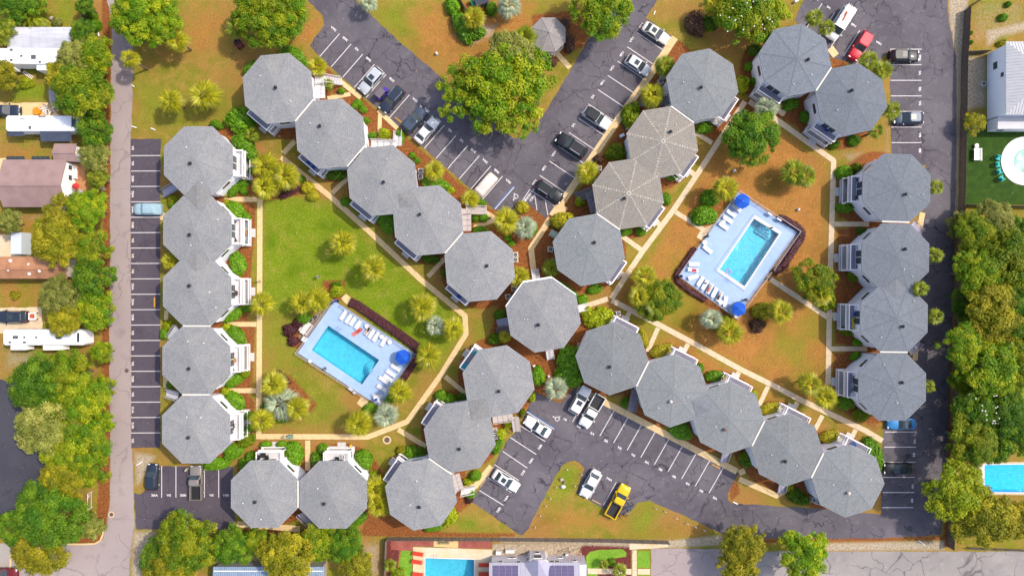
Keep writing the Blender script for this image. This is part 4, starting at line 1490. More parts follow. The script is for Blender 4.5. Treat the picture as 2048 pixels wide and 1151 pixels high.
# ladders on the van: things of their own that rest on it
lad_m = mat('ladder_aluminium', '#e9e4e0', .4, None, None, .4)
for k, (off, lab) in enumerate(((-.55, 'long aluminium ladder on the western side of the van roof'), (.1, 'aluminium ladder in the middle of the van roof rack'), (.62, 'aluminium ladder on the eastern side of the van roof'))):
 v = van.matrix_basis @ Vector((-.9, off, 2.42))
 t = thing('ladder', lab, 'ladder', v.x, v.y, v.z, van.rotation_euler.z, 'ladders on the van roof')
 for s_ in (-1, 1):
  MB().box(-.1 * k, s_ * .19, 0, 3.9 - k * .3, .05, .08).build('rail', lad_m, t)
 for i in range(12):
  MB().box(-1.7 + i * .29, 0, 0, .04, .36, .03).build('rung', lad_m, t)
v = van.matrix_basis @ Vector((-.6, -.25, 2.36))
tag(MB().box(0, 0, .06, 1.6, .3, .12, .1).build('tool_roll', mat('orange_cloth', '#c05a30', .9, (3, .2)), None, False, (v.x, v.y, v.z), van.rotation_euler.z), 'orange brown bundle lying between the ladders on the van', 'bundle')
for o_ in (-1.9, -.3, 1.2):
 MB().box(o_, 0, 2.31, .06, 1.9, .06).build('roof_bar', steel, van)


# cars under fitted covers
def covered_car(label, px, py, hd, L, Wd, H, m, box=False):
 x, y = W(px, py, .8)
 t = thing('covered_car', label, 'car', x, y, .02, head(*hd))
 rr = random.Random(int(px))
 prof = [(-.5, .78, .62), (-.485, .9, .8), (-.42, .98, .98 if not box else 1.5), (-.36, 1, 1.02 if not box else H), (-.26, 1, H - .06), (-.1, 1, H), (.1, 1, H - .02), (.22, .99, 1.04 if not box else H * .93), (.38, .96, .98 if not box else H * .72), (.47, .88, .82), (.5, .7, .55)]
 rings = []
 for f, k, zt in prof:
  X, w = f * L, Wd / 2 * k
  top = .8 if zt > 1.15 else .9
  j = lambda: rr.uniform(-.025, .025)
  rings.append([(X, -w * .97, .08), (X + j(), -w + j(), .45), (X, -w * .99, zt * .66), (X + j(), -w * top, zt - .12), (X, -w * top * .7, zt + j()), (X, 0, zt + .03), (X, w * top * .7, zt + j()), (X + j(), w * top, zt - .12), (X, w * .99, zt * .66), (X + j(), w + j(), .45), (X, w * .97, .08)])
 MB().loft(rings).build('fabric_cover', m, t)
 wh = KIDS['wheel']
 for xx in (-.29 * L, .31 * L):
  for s_ in (-1, 1):
   put('wheel', wh[0], t, (xx, s_ * (Wd / 2 - .16), .33))
 return t


covered_car('car under a light blue fitted cover in the western car park', 295, 418, (-1, 0), 4.9, 2.1, 1.5, mat('blue_car_cover', '#a9c6d2', .85, (1.5, .1), (2.5, .05)))
covered_car('car under a cream white cover nosed out beside the palm', 971, 370, (40, -46), 4.8, 2.1, 1.7, mat('cream_car_cover', '#f0ded3', .85, (1.5, .06), (2.5, .04)), True)

# golf cart
x, y = W(764, 187, .8)
gc = thing('golf_cart', 'purple golf cart with grey canopy between two parked SUVs', 'golf cart', x, y, .02, head(40, -46))
purple = paint('purple', '#4a2aa8', .1)
MB().loft([[(-1.25, -.5, .3), (-1.25, .5, .3), (-1.25, .5, .75), (-1.25, -.5, .75)], [(-.4, -.58, .3), (-.4, .58, .3), (-.4, .58, .78), (-.4, -.58, .78)], [(.5, -.58, .3), (.5, .58, .3), (.5, .58, .42), (.5, -.58, .42)], [(.75, -.56, .3), (.75, .56, .3), (.75, .56, .85), (.75, -.56, .85)], [(1.3, -.42, .32), (1.3, .42, .32), (1.3, .42, .6), (1.3, -.42, .6)]]).build('body', purple, gc)
MB().box(-.15, 0, .85, .55, 1.1, .14).box(-.45, 0, 1.15, .12, 1.1, .5).build('seat', black, gc)
MB().box(-.25, 0, 1.92, 1.75, 1.25, .07, 0, 0, .95).build('canopy', mat('canopy_grey', '#766c72', .7), gc)
for xx in (-1.0, .55):
 for s_ in (-1, 1):
  MB().tube((xx, s_ * .52, .7), (xx * .9, s_ * .55, 1.9), .025).build('canopy_post', black, gc)
MB().add([(.62, -.5, .85), (.62, .5, .85), (.5, .5, 1.85), (.5, -.5, 1.85)], [(0, 1, 2, 3)]).build('windshield', glass, gc)
MB().ring(.35, 0, 0, .15, .18, 14).build('steering_wheel', black, gc, False, (0, 0, 1.05))
for xx in (-.85, .85):
 for s_ in (-1, 1):
  o = put('wheel', KIDS['wheel'][0], gc, (xx, s_ * .52, .24), 0, (.72, .8, .72))


# bicycles leaning beside the yellow pickup
def bicycle(label, px, py, hd, m, tilt):
 x, y = W(px, py, .4)
 t = thing('bicycle', label, 'bicycle', x, y, .02, head(*hd), 'bicycles beside the yellow pickup')
 t.rotation_euler = (tilt, 0, head(*hd))
 wm_ = KIDS.get('bw')
 if wm_ is None:
  mb = MB()
  n = 20
  for i in range(n):
   a0, a1 = 2 * PI * i / n, 2 * PI * (i + 1) / n
   mb.tube((.33 * math.cos(a0), 0, .33 * math.sin(a0)), (.33 * math.cos(a1), 0, .33 * math.sin(a1)), .022, 5)
  for i in range(10):
   a0 = 2 * PI * i / 10
   mb.tube((0, 0, 0), (.33 * math.cos(a0), 0, .33 * math.sin(a0)), .006, 3)
  wm_ = KIDS['bw'] = mb.mesh('wheel', tyre)
 put('wheel', wm_, t, (-.52, 0, .34))
 put('wheel', wm_, t, (.53, 0, .34))
 MB().path([(-.52, 0, .34), (-.05, 0, .34), (.38, 0, .82), (-.18, 0, .85), (-.05, 0, .34)], .028).path([(-.52, 0, .34), (-.2, 0, .82)], .02).path([(.53, 0, .34), (.38, 0, .9)], .025).build('frame', m, t)
 MB().path([(.3, -.3, 1.02), (.4, -.1, .98), (.4, .1, .98), (.3, .3, 1.02)], .02).tube((.38, 0, .82), (.4, 0, .98), .02).build('handlebar', black, t)
 MB().loft([[(-.34, -.1, .93), (-.34, .1, .93), (-.34, .1, .98), (-.34, -.1, .98)], [(-.05, -.02, .94), (-.05, .02, .94), (-.05, .02, .97), (-.05, -.02, .97)]]).tube((-.18, 0, .8), (-.2, 0, .94), .02).build('saddle', black, t)


bicycle('blue bicycle in the middle of the bicycles beside the pickup', 1256, 1012, (22, -6), mat('bike_blue', '#3f83d8', .4), .35)
bicycle('silver bicycle nearest the pickup cab', 1260, 1003, (22, 10), steel, .3)
bicycle('orange yellow bicycle at the rear end beside the pickup', 1246, 1028, (24, 4), mat('bike_orange', '#eba13a', .4), .9)
bicycle('pale grey bicycle lying beside the orange bicycle', 1252, 1022, (15, -12), grey_metal, .7)
# ------------------------------------------------------------------ plants
def tint_mesh(name, verts, faces, tints, m):
 me = bpy.data.meshes.new(name)
 V = np.asarray(verts, np.float32)
 F = np.asarray(faces, np.int32)
 k = F.shape[1]
 me.vertices.add(len(V))
 me.vertices.foreach_set('co', V.ravel())
 me.loops.add(F.size)
 me.loops.foreach_set('vertex_index', F.ravel())
 me.polygons.add(len(F))
 me.polygons.foreach_set('loop_start', np.arange(0, F.size, k, dtype=np.int32))
 me.update(calc_edges=True)
 at = me.attributes.new('tint', 'FLOAT_COLOR', 'POINT')
 c = np.ones((len(V), 4), np.float32)
 c[:, :2] = np.asarray(tints, np.float32)
 at.data.foreach_set('color', c.ravel())
 me.materials.append(m)
 return me


def leaves(C, Nn, size, rng, hue, val, elong=1.5):
 """quads at C facing Nn (rows); returns verts, faces, tints"""
 n = len(C)
 r = rng.normal(size=(n, 3))
 u = np.cross(Nn, r)
 u /= np.linalg.norm(u, axis=1, keepdims=True) + 1e-9
 v = np.cross(Nn, u)
 v /= np.linalg.norm(v, axis=1, keepdims=True) + 1e-9
 s = size * rng.uniform(.6, 1.25, (n, 1))
 u = u * s * elong * .5
 v = v * s * .5
 P = np.stack([C - u, C - v * .9 + u * .1, C + u, C + v * .9 + u * .1], 1).reshape(-1, 3)
 F = np.arange(4 * n).reshape(n, 4)
 T = np.repeat(np.stack([hue, val], 1), 4, 0)
 return P, F, T


def crown_mesh(name, seed, R, m, n, size, flat=.62, clumps=46, holes=.25, spread=.34, up=.9, lobe=.1):
 """leafy crown of radius R, its base near z=0"""
 rng = np.random.default_rng(seed)
 # clump centres inside a lumpy dome
 a = rng.uniform(0, 2 * PI, clumps)
 lob = 1 + lobe * (1.3 * np.sin(3 * a + rng.uniform(0, 6)) + np.sin(5 * a + rng.uniform(0, 6)) + .8 * np.sin(2 * a + rng.uniform(0, 6)))
 lob = np.minimum(lob, 1.12)
 r = R * .86 * np.sqrt(rng.uniform(0.0, 1, clumps)) * lob
 zt = R * flat * (1.15 - .85 * (r / (R * 1.0)) ** 2)
 z = zt * rng.uniform(.5, 1.02, clumps)
 cr = R * spread * rng.uniform(.45, 1.2, clumps) * (1 - .35 * r / R)
 chue = rng.beta(.7, .8, clumps)
 cval = rng.uniform(.25, .75, clumps)
 w = cr ** 2
 idx = rng.choice(clumps, n, p=w / w.sum())
 d = rng.normal(size=(n, 3))
 d[:, 2] = np.abs(d[:, 2]) * .9 + rng.normal(size=n) * .25
 d /= np.linalg.norm(d, axis=1, keepdims=True)
 rad = cr[idx] * rng.uniform(.45, 1.12, n)
 C = np.stack([r[idx] * np.cos(a[idx]), r[idx] * np.sin(a[idx]), z[idx]], 1) + d * rad[:, None] * np.array([1, 1, .8])
 N_ = d + rng.normal(size=(n, 3)) * .5 + np.array([0, 0, up * .6])
 N_ /= np.linalg.norm(N_, axis=1, keepdims=True)
 hue = np.clip(chue[idx] + rng.normal(size=n) * .12, 0, 1)
 val = np.clip(cval[idx] + rng.normal(size=n) * .13, 0, 1)
 P, F, T = leaves(C, N_, size, rng, hue, val)
 return tint_mesh(name, P, F, T, m)


def bush_mesh(name, seed, m, n=620, size=.2, lump=.1):
 """rounded bush of radius 1, height 1: an opaque lumpy core with leaves all over it"""
 rng = np.random.default_rng(seed)
 mb = MB()
 rr = random.Random(seed)
 nu, nv = 14, 7
 ph = [rr.uniform(0, 6) for _ in range(4)]

 def rad(a, e):
  return 1 + lump * (math.sin(3 * a + ph[0]) * .5 + math.sin(5 * a + ph[1] + e * 3) * .4 + math.sin(7 * e + 2 * a + ph[2]) * .4)

 rg = []
 for j in range(nv):
  e = PI / 2 * j / nv
  rg.append([(.9 * rad(2 * PI * i / nu, e) * math.cos(e) ** .7 * math.cos(2 * PI * i / nu), .9 * rad(2 * PI * i / nu, e) * math.cos(e) ** .7 * math.sin(2 * PI * i / nu), .9 * rad(2 * PI * i / nu, e) * math.sin(e)) for i in range(nu)])
 mb.loft(rg)
 cv = np.array(mb.v, np.float32)
 # core as quads/triangles -> triangulate fan
 tri = []
 for f in mb.f:
  for k in range(1, len(f) - 1):
   tri.append((f[0], f[k], f[k + 1], f[k + 1]))
 a = rng.uniform(0, 2 * PI, n)
 e = np.arcsin(rng.uniform(0, 1, n) ** .85)
 rd = np.array([rad(x, y) for x, y in zip(a, e)]) * rng.uniform(.9, 1.04, n)
 d = np.stack([np.cos(e) ** .7 * np.cos(a), np.cos(e) ** .7 * np.sin(a), np.sin(e)], 1)
 C = d * rd[:, None]
 N_ = d + rng.normal(size=(n, 3)) * .5 + np.array([0, 0, .35])
 N_ /= np.linalg.norm(N_, axis=1, keepdims=True)
 hue, val = np.clip(rng.normal(.5, .25, n), 0, 1), np.clip(rng.normal(.55, .25, n), 0, 1)
 P, F, T = leaves(C, N_, size, rng, hue, val)
 # split degenerate quads: core faces as separate tris padded to quads by duplicating a vertex
 cvl = [tuple(p) for p in cv]
 vs, fs, tt = [], [], []
 for f in tri:
  o = len(vs)
  p0, p1, p2 = (np.array(cvl[f[0]]), np.array(cvl[f[1]]), np.array(cvl[f[2]]))
  vs += [p0, p1, (p1 + p2) / 2, p2]
  fs.append((o, o + 1, o + 2, o + 3))
  tt += [(.4, .3)] * 4
 V = np.concatenate([np.array(vs), P])
 F2 = np.concatenate([np.array(fs), F + len(vs)])
 T2 = np.concatenate([np.array(tt), T])
 return tint_mesh(name, V, F2, T2, m)


LM = {
 'green': leaf_mat('leaf_green', '#628e08', '#b0b416'),
 'bright': leaf_mat('leaf_bright', '#6a9c08', '#c0c81a'),
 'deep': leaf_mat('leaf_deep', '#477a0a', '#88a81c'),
 'olive': leaf_mat('leaf_olive', '#8a8e10', '#c6b826'),
 'grey': leaf_mat('leaf_greyish', '#7f8c30', '#bcb95a'),
 'palm': leaf_mat('leaf_palm', '#98a00e', '#e2d22e', .3, .45),
 'palmg': leaf_mat('leaf_palm_green', '#748c12', '#bcc030', .3, .45),
 'silver': leaf_mat('leaf_silver', '#9fae84', '#d3dab4', .2, .5),
 'lime': leaf_mat('leaf_lime', '#9db410', '#d4d824'),
 'clip': leaf_mat('leaf_clipped', '#4f8c0c', '#90bc1a', .2),
 'brownb': leaf_mat('leaf_brown', '#5e4030', '#8a6248', .15),
 'purple': leaf_mat('leaf_purple', '#4a262c', '#6d3a3c', .1),
 'gold': leaf_mat('leaf_gold', '#b9b020', '#e6d838'),
}
flower_m = mat('white_flower', '#fff6ea', .7)

# ---- trees
CR = {}


def crown(style, size, var):
 key = (style, size, var)
 if key not in CR:
  R, n, ls = {'L': (9.5, 48000, .29), 'M': (5.6, 21000, .235), 'S': (3.4, 9000, .2)}[size]
  kw = dict(clumps={'L': 260, 'M': 150, 'S': 80}[size], spread={'L': .17, 'M': .22, 'S': .27}[size])
  lm = style
  if style == 'loose':
   lm, n = 'bright', int(n * .5)
   kw.update(spread=.15, flat=.5, lobe=.17)
  elif style.startswith('round'):
   lm = style[5:]
   kw.update(lobe=.025, flat=.7)
  elif style == 'looseolive':
   lm, n = 'olive', int(n * .7)
  CR[key] = (crown_mesh('crown', 11 + var * 7 + len(CR), R, LM[lm], n, ls, **kw), R)
 return CR[key]


def tree(label, px, py, r, h, style, size='M', var=0, group=None, name='tree', limbs=5, sq=1.0):
 """r crown radius in photograph px; h height of the crown's widest part"""
 x, y = W(px, py, h)
 t = thing(name, label, 'tree', x, y, 0, R_.uniform(0, 6.28), group)
 me, R = crown(style, size, var)
 rm = r / S * (CAM_H - h) / CAM_H * 1.14
 k = rm / R
 zc = max(.6, h - R * k * .35)
 put('crown', me, t, (0, 0, zc), R_.uniform(0, 6.28), (k, k, k * sq))
 mb = MB()
 tr = max(.12, rm * .045)
 mb.tube((0, 0, -.1), (0, 0, zc + rm * .2), tr * 1.25, 8, 0, tr * .6)
 for i in range(limbs):
  a = 2 * PI * i / limbs + R_.uniform(-.3, .3)
  mb.tube((0, 0, max(.5, zc * .7) + R_.uniform(0, .5)), (math.cos(a) * rm * .62, math.sin(a) * rm * .62, zc + rm * .3), tr * .5, 6, 0, tr * .12)
 mb.build('trunk', bark, t)
 return t


TREES = [
 # px, py, r, h, style, size, var, label
 (288, 28, 66, 6.5, 'roundbright', 'L', 0, 'large bright green round tree overhanging the top of the western road'),
 (537, 26, 70, 6.5, 'roundbright', 'L', 1, 'large bright green tree at the top beside the car park entrance'),
 (1002, 172, 100, 8.0, 'loose', 'L', 0, 'huge sprawling green oak on the grass island of the northern car park'),
 (925, 190, 52, 6.5, 'loose', 'M', 1, 'loose light green tree on the western flank of the huge oak'),
 (1018, 120, 55, 7.0, 'grey', 'M', 1, 'greyish green thin tree between the huge oak and the gazebo palm'),
 (1203, 14, 60, 6.5, 'roundbright', 'M', 2, 'bright green tree overhanging the lane at the top of the picture'),
 (1503, 272, 55, 5.0, 'rounddeep', 'M', 0, 'dense round deep green tree on the brown lawn'),
 (1490, 24, 60, 5.5, 'green', 'M', 0, 'magnolia with white blossoms and bare twigs on the top lawn'),
 (1550, 22, 32, 4.5, 'lime', 'S', 0, 'yellow green tree east of the top magnolia'),
 (1630, 562, 42, 4.0, 'green', 'M', 2, 'round green tree next to the eastern footpath'),
 (1316, 598, 42, 3.6, 'green', 'M', 1, 'dense green tree at the junction of the footpaths west of the pool'),
 (165, 62, 24, 4.5, 'deep', 'S', 1, 'dark green tree behind the top western fence'),
 (190, 110, 36, 5, 'green', 'S', 0, 'green tree beside the road east of the metal carport'),
 (150, 118, 38, 5, 'grey', 'M', 2, 'drooping greyish tree against the long white trailer'),
 (165, 188, 58, 6.5, 'green', 'M', 0, 'big green tree beside the small grey shed'),
 (125, 150, 34, 5, 'olive', 'S', 1, 'yellowish tree at the corner of the long white trailer'),
 (190, 258, 34, 4.5, 'deep', 'S', 2, 'green tree at the front of the second trailer'),
 (190, 312, 30, 4, 'grey', 'S', 0, 'greyish bamboo like tree beside the small brown annex'),
 (195, 358, 20, 3.5, 'palmg', 'S', 1, 'small yellow green tree behind the brown house terrace'),
 (172, 418, 40, 6, 'bright', 'M', 1, 'bright green tree at the gable of the brown house'),
 (120, 425, 34, 5.5, 'olive', 'S', 0, 'olive green tree south of the brown house roof'),
 (112, 478, 50, 6.5, 'olive', 'M', 2, 'large olive brown tree over the concrete yard'),
 (180, 495, 36, 5.5, 'green', 'S', 1, 'green tree beside the road opposite the middle western house'),
 (185, 555, 38, 5.5, 'deep', 'S', 0, 'deep green tree at the end of the orange roof'),
 (118, 592, 40, 5.5, 'grey', 'M', 1, 'sparse greyish tree behind the orange roofed house'),
 (190, 620, 38, 5, 'bright', 'S', 2, 'bright green tree beside the road east of the blue SUV'),
 (128, 638, 34, 5.5, 'olive', 'M', 0, 'yellowish tree overhanging the white motorhome'),
 (202, 705, 22, 4, 'green', 'S', 0, 'green bushy tree at the nose of the motorhome'),
 (138, 750, 50, 6.5, 'green', 'M', 2, 'broad green tree south of the motorhome'),
 (75, 770, 56, 7, 'deep', 'M', 1, 'broad tree overhanging the dark road at the western edge'),
 (165, 800, 52, 6.5, 'green', 'M', 0, 'green tree in the middle of the western wood'),
 (90, 850, 60, 7, 'grey', 'M', 0, 'greyish topped tree overhanging the dark side road'),
 (160, 880, 56, 6.5, 'bright', 'M', 2, 'bright green tree of the western wood beside the road'),
 (130, 950, 48, 5.5, 'olive', 'M', 1, 'yellow olive tree north of the street corner'),
 (178, 940, 34, 5, 'green', 'S', 1, 'small green tree beside the road near the street sign'),
 (95, 1030, 66, 6.5, 'deep', 'M', 2, 'dark green tree at the street corner'),
 (180, 1050, 26, 3.5, 'grey', 'S', 2, 'light grey green shrubby tree on the corner mulch'),
 (25, 1055, 34, 5, 'deep', 'S', 2, 'dark green tree at the western edge south of the side road'),
 (78, 1100, 52, 5.5, 'olive', 'M', 0, 'olive green tree hanging over the street corner'),
 (372, 1085, 58, 6, 'green', 'M', 1, 'broad green tree south of the southwest car park'),
 (315, 1115, 36, 5, 'deep', 'S', 1, 'dark green tree at the sandy verge of the road'),
 (340, 1150, 50, 5.5, 'olive', 'M', 2, 'olive tree cut by the bottom edge near the road'),
 (462, 1092, 40, 4.2, 'deep', 'M', 0, 'dark green hedge like tree behind the blue roof'),
 (520, 1085, 30, 4, 'green', 'S', 2, 'green tree between the dark hedge tree and the olive dome'),
 (575, 1115, 56, 6, 'olive', 'M', 1, 'dome shaped olive tree partly over the blue roof'),
 (632, 1085, 38, 4.5, 'green', 'S', 0, 'light green tree behind the joined southwestern pair'),
 (692, 1092, 36, 4, 'deep', 'M', 2, 'dark green hedge tree at the western end of the wood fence'),
 (715, 1135, 34, 4, 'olive', 'S', 2, 'sparse olive tree on the sandy strip by the pool garden'),
 (1487, 1095, 44, 6, 'looseolive', 'M', 0, 'sparse olive oak between the driveway and the lane'),
 (1475, 1140, 40, 5, 'olive', 'S', 1, 'olive tree cut by the bottom edge over the driveway'),
 (1608, 1110, 50, 6.5, 'bright', 'M', 0, 'bright green round tree over the pale street'),
 (1955, 470, 42, 6, 'green', 'M', 1, 'green tree just south of the green turf garden'),
 (2015, 520, 62, 7.5, 'green', 'M', 2, 'large green tree at the eastern picture edge'),
 (1990, 440, 40, 5.5, 'grey', 'M', 2, 'shadowy greyish tree behind the turf garden wall'),
 (1960, 545, 48, 7.5, 'bright', 'M', 1, 'bright green tree leaning to the wood fence'),
 (1990, 620, 58, 8, 'olive', 'M', 0, 'large olive tree in the eastern wood'),
 (2040, 620, 50, 7.5, 'deep', 'M', 0, 'deep green tree at the eastern edge of the wood'),
 (1925, 690, 42, 8, 'bright', 'M', 2, 'bright green tree reaching over the fence above the lane'),
 (1980, 735, 58, 8, 'bright', 'M', 0, 'big yellow green tree in the eastern wood'),
 (2035, 730, 44, 7, 'green', 'M', 1, 'green tree at the picture edge behind the yellow green tree'),
 (1955, 818, 44, 6, 'deep', 'M', 0, 'magnolia with white blossoms by the fence'),
 (2015, 830, 46, 6.5, 'deep', 'M', 1, 'deep green tree east of the blossoming magnolia'),
 (1945, 880, 52, 7, 'green', 'M', 2, 'green yellow tree by the fence north of the corner pool'),
 (2035, 870, 40, 5.5, 'deep', 'S', 0, 'green tree at the picture edge north of the corner pool'),
 (1915, 985, 58, 7.5, 'lime', 'M', 1, 'yellow green oak hanging over the fence and the lane corner'),
 (1970, 1035, 62, 7.5, 'olive', 'M', 1, 'yellow olive oak south of the corner pool'),
 (2045, 1040, 36, 6, 'olive', 'S', 1, 'olive tree at the eastern edge south of the corner pool'),
 (1950, 246, 22, 2.6, 'olive', 'S', 2, 'round olive tree in the corner of the green turf'),
 (1545, 0, 20, 4, 'green', 'S', 1, 'green tree top at the upper picture edge'),
 (1938, 600, 34, 3.5, 'deep', 'S', 1, 'low deep green tree against the eastern fence opposite the third eastern house'),
 (2042, 560, 36, 4, 'deep', 'S', 2, 'low deep green tree at the edge between the two big eastern crowns'),
 (1935, 760, 32, 3.5, 'green', 'S', 0, 'low green tree in the gap above the southern magnolia'),
 (2010, 785, 34, 3.5, 'deep', 'S', 0, 'dark understory tree south of the big yellow green tree'),
 (1990, 890, 34, 4, 'deep', 'S', 1, 'dark understory tree just north of the corner pool'),
 (1922, 448, 26, 3, 'grey', 'S', 1, 'low greyish tree in the fence corner south of the turf'),
 (2040, 470, 36, 3.5, 'deep', 'S', 2, 'dark low tree at the edge south of the turf wall'),
 (1985, 570, 34, 4, 'green', 'S', 2, 'green understory tree between the leaning tree and the olive tree'),
 (2045, 680, 34, 4, 'olive', 'S', 0, 'olive understory tree at the eastern edge'),
 (1945, 650, 30, 4, 'deep', 'S', 0, 'dark understory tree beside the fence leaning crown'),
 (206, 770, 22, 3.5, 'green', 'S', 1, 'roadside green tree at the middle of the western wood'),
 (203, 840, 24, 3.5, 'bright', 'S', 1, 'roadside bright tree south of the middle of the western wood'),
 (110, 815, 40, 6, 'green', 'M', 1, 'green crown filling the middle of the western wood'),
 (120, 905, 40, 6, 'green', 'M', 2, 'green crown north of the yellow olive tree by the corner'),
 (8, 60, 26, 4, 'palmg', 'S', 0, 'yellow green tree at the western edge by the carport'),
 (8, 150, 28, 4, 'olive', 'S', 1, 'yellowish tree at the western edge by the long trailer'),
 (40, 0, 45, 3.5, 'deep', 'M', 1, 'dark undergrowth tree at the top left corner'),
 (20, 445, 24, 3.5, 'grey', 'S', 2, 'greyish leafless looking tree in the yard behind the brown house'),
 (170, 10, 18, 3.5, 'deep', 'S', 0, 'dark green tree at the top behind the western fence'),
]
for (px, py, r, h, st, sz, var, lab) in TREES:
 tree(lab, px, py, r, h, st, sz, var, 'leafy trees of the grounds and the neighbours')


# blossoms on the two magnolias
def blossoms(px, py, r, h, n, seed):
 rr = random.Random(seed)
 x, y = W(px, py, h)
 host = min((o for o in scene.objects if o.name.startswith('tree') and o.type == 'EMPTY'), key=lambda o: (o.location.x - x) ** 2 + (o.location.y - y) ** 2)
 mb = MB()
 for i in range(n):
  a, q = rr.uniform(0, 6.28), (r / S) * math.sqrt(rr.random()) * .95
  mb.ell(q * math.cos(a), q * math.sin(a), h + .9 + (r / S) * .5 * (1 - (q * S / r) ** 2), .13, .13, .1, 6, 4)
 mb.build('blossoms', flower_m, host)


blossoms(1492, 26, 62, 5.5, 34, 1)
blossoms(1955, 818, 42, 6, 26, 2)


# ---- palms: every frond an object of its own
def frond_mesh(seed, m, spread=1.5, droop=.35, n=15):
 """fan frond of reach 1 along +x"""
 rr = random.Random(seed)
 vs, fs, tt = [], [], []

 def tri(pts, hue, val):
  o = len(vs)
  vs.extend(pts)
  fs.append((o, o + 1, o + 2, o + 3))
  tt.extend([(hue, val)] * 4)

 tri([(0, -.012, 0), (.32, -.01, .02), (.32, .01, .02), (0, .012, 0)], .3, .3)
 for i in range(n):
  a = spread * (i / (n - 1) - .5) * 2 * .62
  ln = (.68 - .16 * abs(a)) * rr.uniform(.85, 1.05)
  w = .026
  c, s_ = math.cos(a), math.sin(a)
  b0 = (.3, 0, .02)
  mid = (.3 + c * ln * .5, s_ * ln * .5, .035 - droop * .08)
  tip = (.3 + c * ln, s_ * ln, .0 - droop * rr.uniform(.25, .55))
  px_, py_ = -s_ * w, c * w
  h_ = min(1, max(0, rr.gauss(.5, .28)))
  v_ = min(1, max(0, rr.gauss(.52, .34)))
  tri([b0, (mid[0] - px_, mid[1] - py_, mid[2]), tip, (mid[0] + px_, mid[1] + py_, mid[2])], h_, v_)
 return tint_mesh('frond', vs, fs, tt, m)


def feather_mesh(seed, m, n=15):
 rr = random.Random(seed)
 vs, fs, tt = [], [], []
 for i in range(n):
  t = i / (n - 1)
  x0, z0 = .12 + .82 * t, .18 * math.sin(t * 2.2) - .3 * t * t
  for s_ in (-1, 1):
   ln = .24 * math.sin(PI * (.18 + .78 * t)) + .05
   o = len(vs)
   tip = (x0 + ln * .75, s_ * ln * .8, z0 - .07)
   vs += [(x0, 0, z0), (x0 + ln * .32, s_ * ln * .22, z0 + .01), tip, (x0 + ln * .22, s_ * ln * .42, z0 + .0)]
   fs.append((o, o + 1, o + 2, o + 3))
   tt += [(min(1, max(0, rr.gauss(.5, .2))), min(1, max(0, rr.gauss(.5, .2))))] * 4
 for i in range(4):
  t0, t1 = i / 4, (i + 1) / 4
  f = lambda t: (.95 * t, .18 * math.sin(t * 2.2) - .3 * t * t)
  (xa, za), (xb, zb) = f(t0), f(t1)
  o = len(vs)
  vs += [(xa, -.014, za), (xb, -.01, zb), (xb, .01, zb), (xa, .014, za)]
  fs.append((o, o + 1, o + 2, o + 3))
  tt += [(.8, .7)] * 4
 return tint_mesh('frond', vs, fs, tt, m)


FR = {k: [frond_mesh(3 + i, LM[k]) for i in range(4)] for k in ('palm', 'palmg', 'silver')}
FR['feather'] = [feather_mesh(5 + i, LM['palmg']) for i in range(3)]
trunk_me = MB().loft([[(r * math.cos(2 * PI * i / 9), r * math.sin(2 * PI * i / 9), z) for i in range(9)] for z, r in ((0, .24), (.06, .17), (.5, .14), (.85, .15), (.95, .22), (1.0, .16))]).mesh('trunk', bark, True)


def palm(label, px, py, r, h, kind='palm', n=25, group='palm trees', rot=None):
 x, y = W(px, py, h)
 t = thing('palm_tree', label, 'palm tree', x, y, 0, R_.uniform(0, 6.28) if rot is None else rot, group)
 put('trunk', trunk_me, t, None, 0, (1, 1, h))
 rm = r / S * (CAM_H - h) / CAM_H * 1.2
 rings = ((.36, -.25, 1.0), (.28, .18, .93), (.2, .58, .86), (.16, 1.0, .7))
 a = 0
 for q, (share, pitch, ln) in enumerate(rings):
  k = round(n * share)
  for i in range(k):
   a = 2 * PI * (i + .5 * (q % 2)) / k + R_.uniform(-.16, .16)
   L_ = rm * ln * R_.uniform(.86, 1.1)
   o = put('frond', R_.choice(FR[kind]), t, (0, 0, h + .1 * q))
   o.scale = (L_, L_ * 1.0, L_)
   o.rotation_euler = Matrix.Rotation(a, 3, 'Z').to_euler()
   o.rotation_euler = (Matrix.Rotation(a, 3, 'Z') @ Matrix.Rotation(-(pitch + R_.uniform(-.15, .15)), 3, 'Y') @ Matrix.Rotation(R_.uniform(-.5, .5), 3, 'X')).to_euler()
 return t


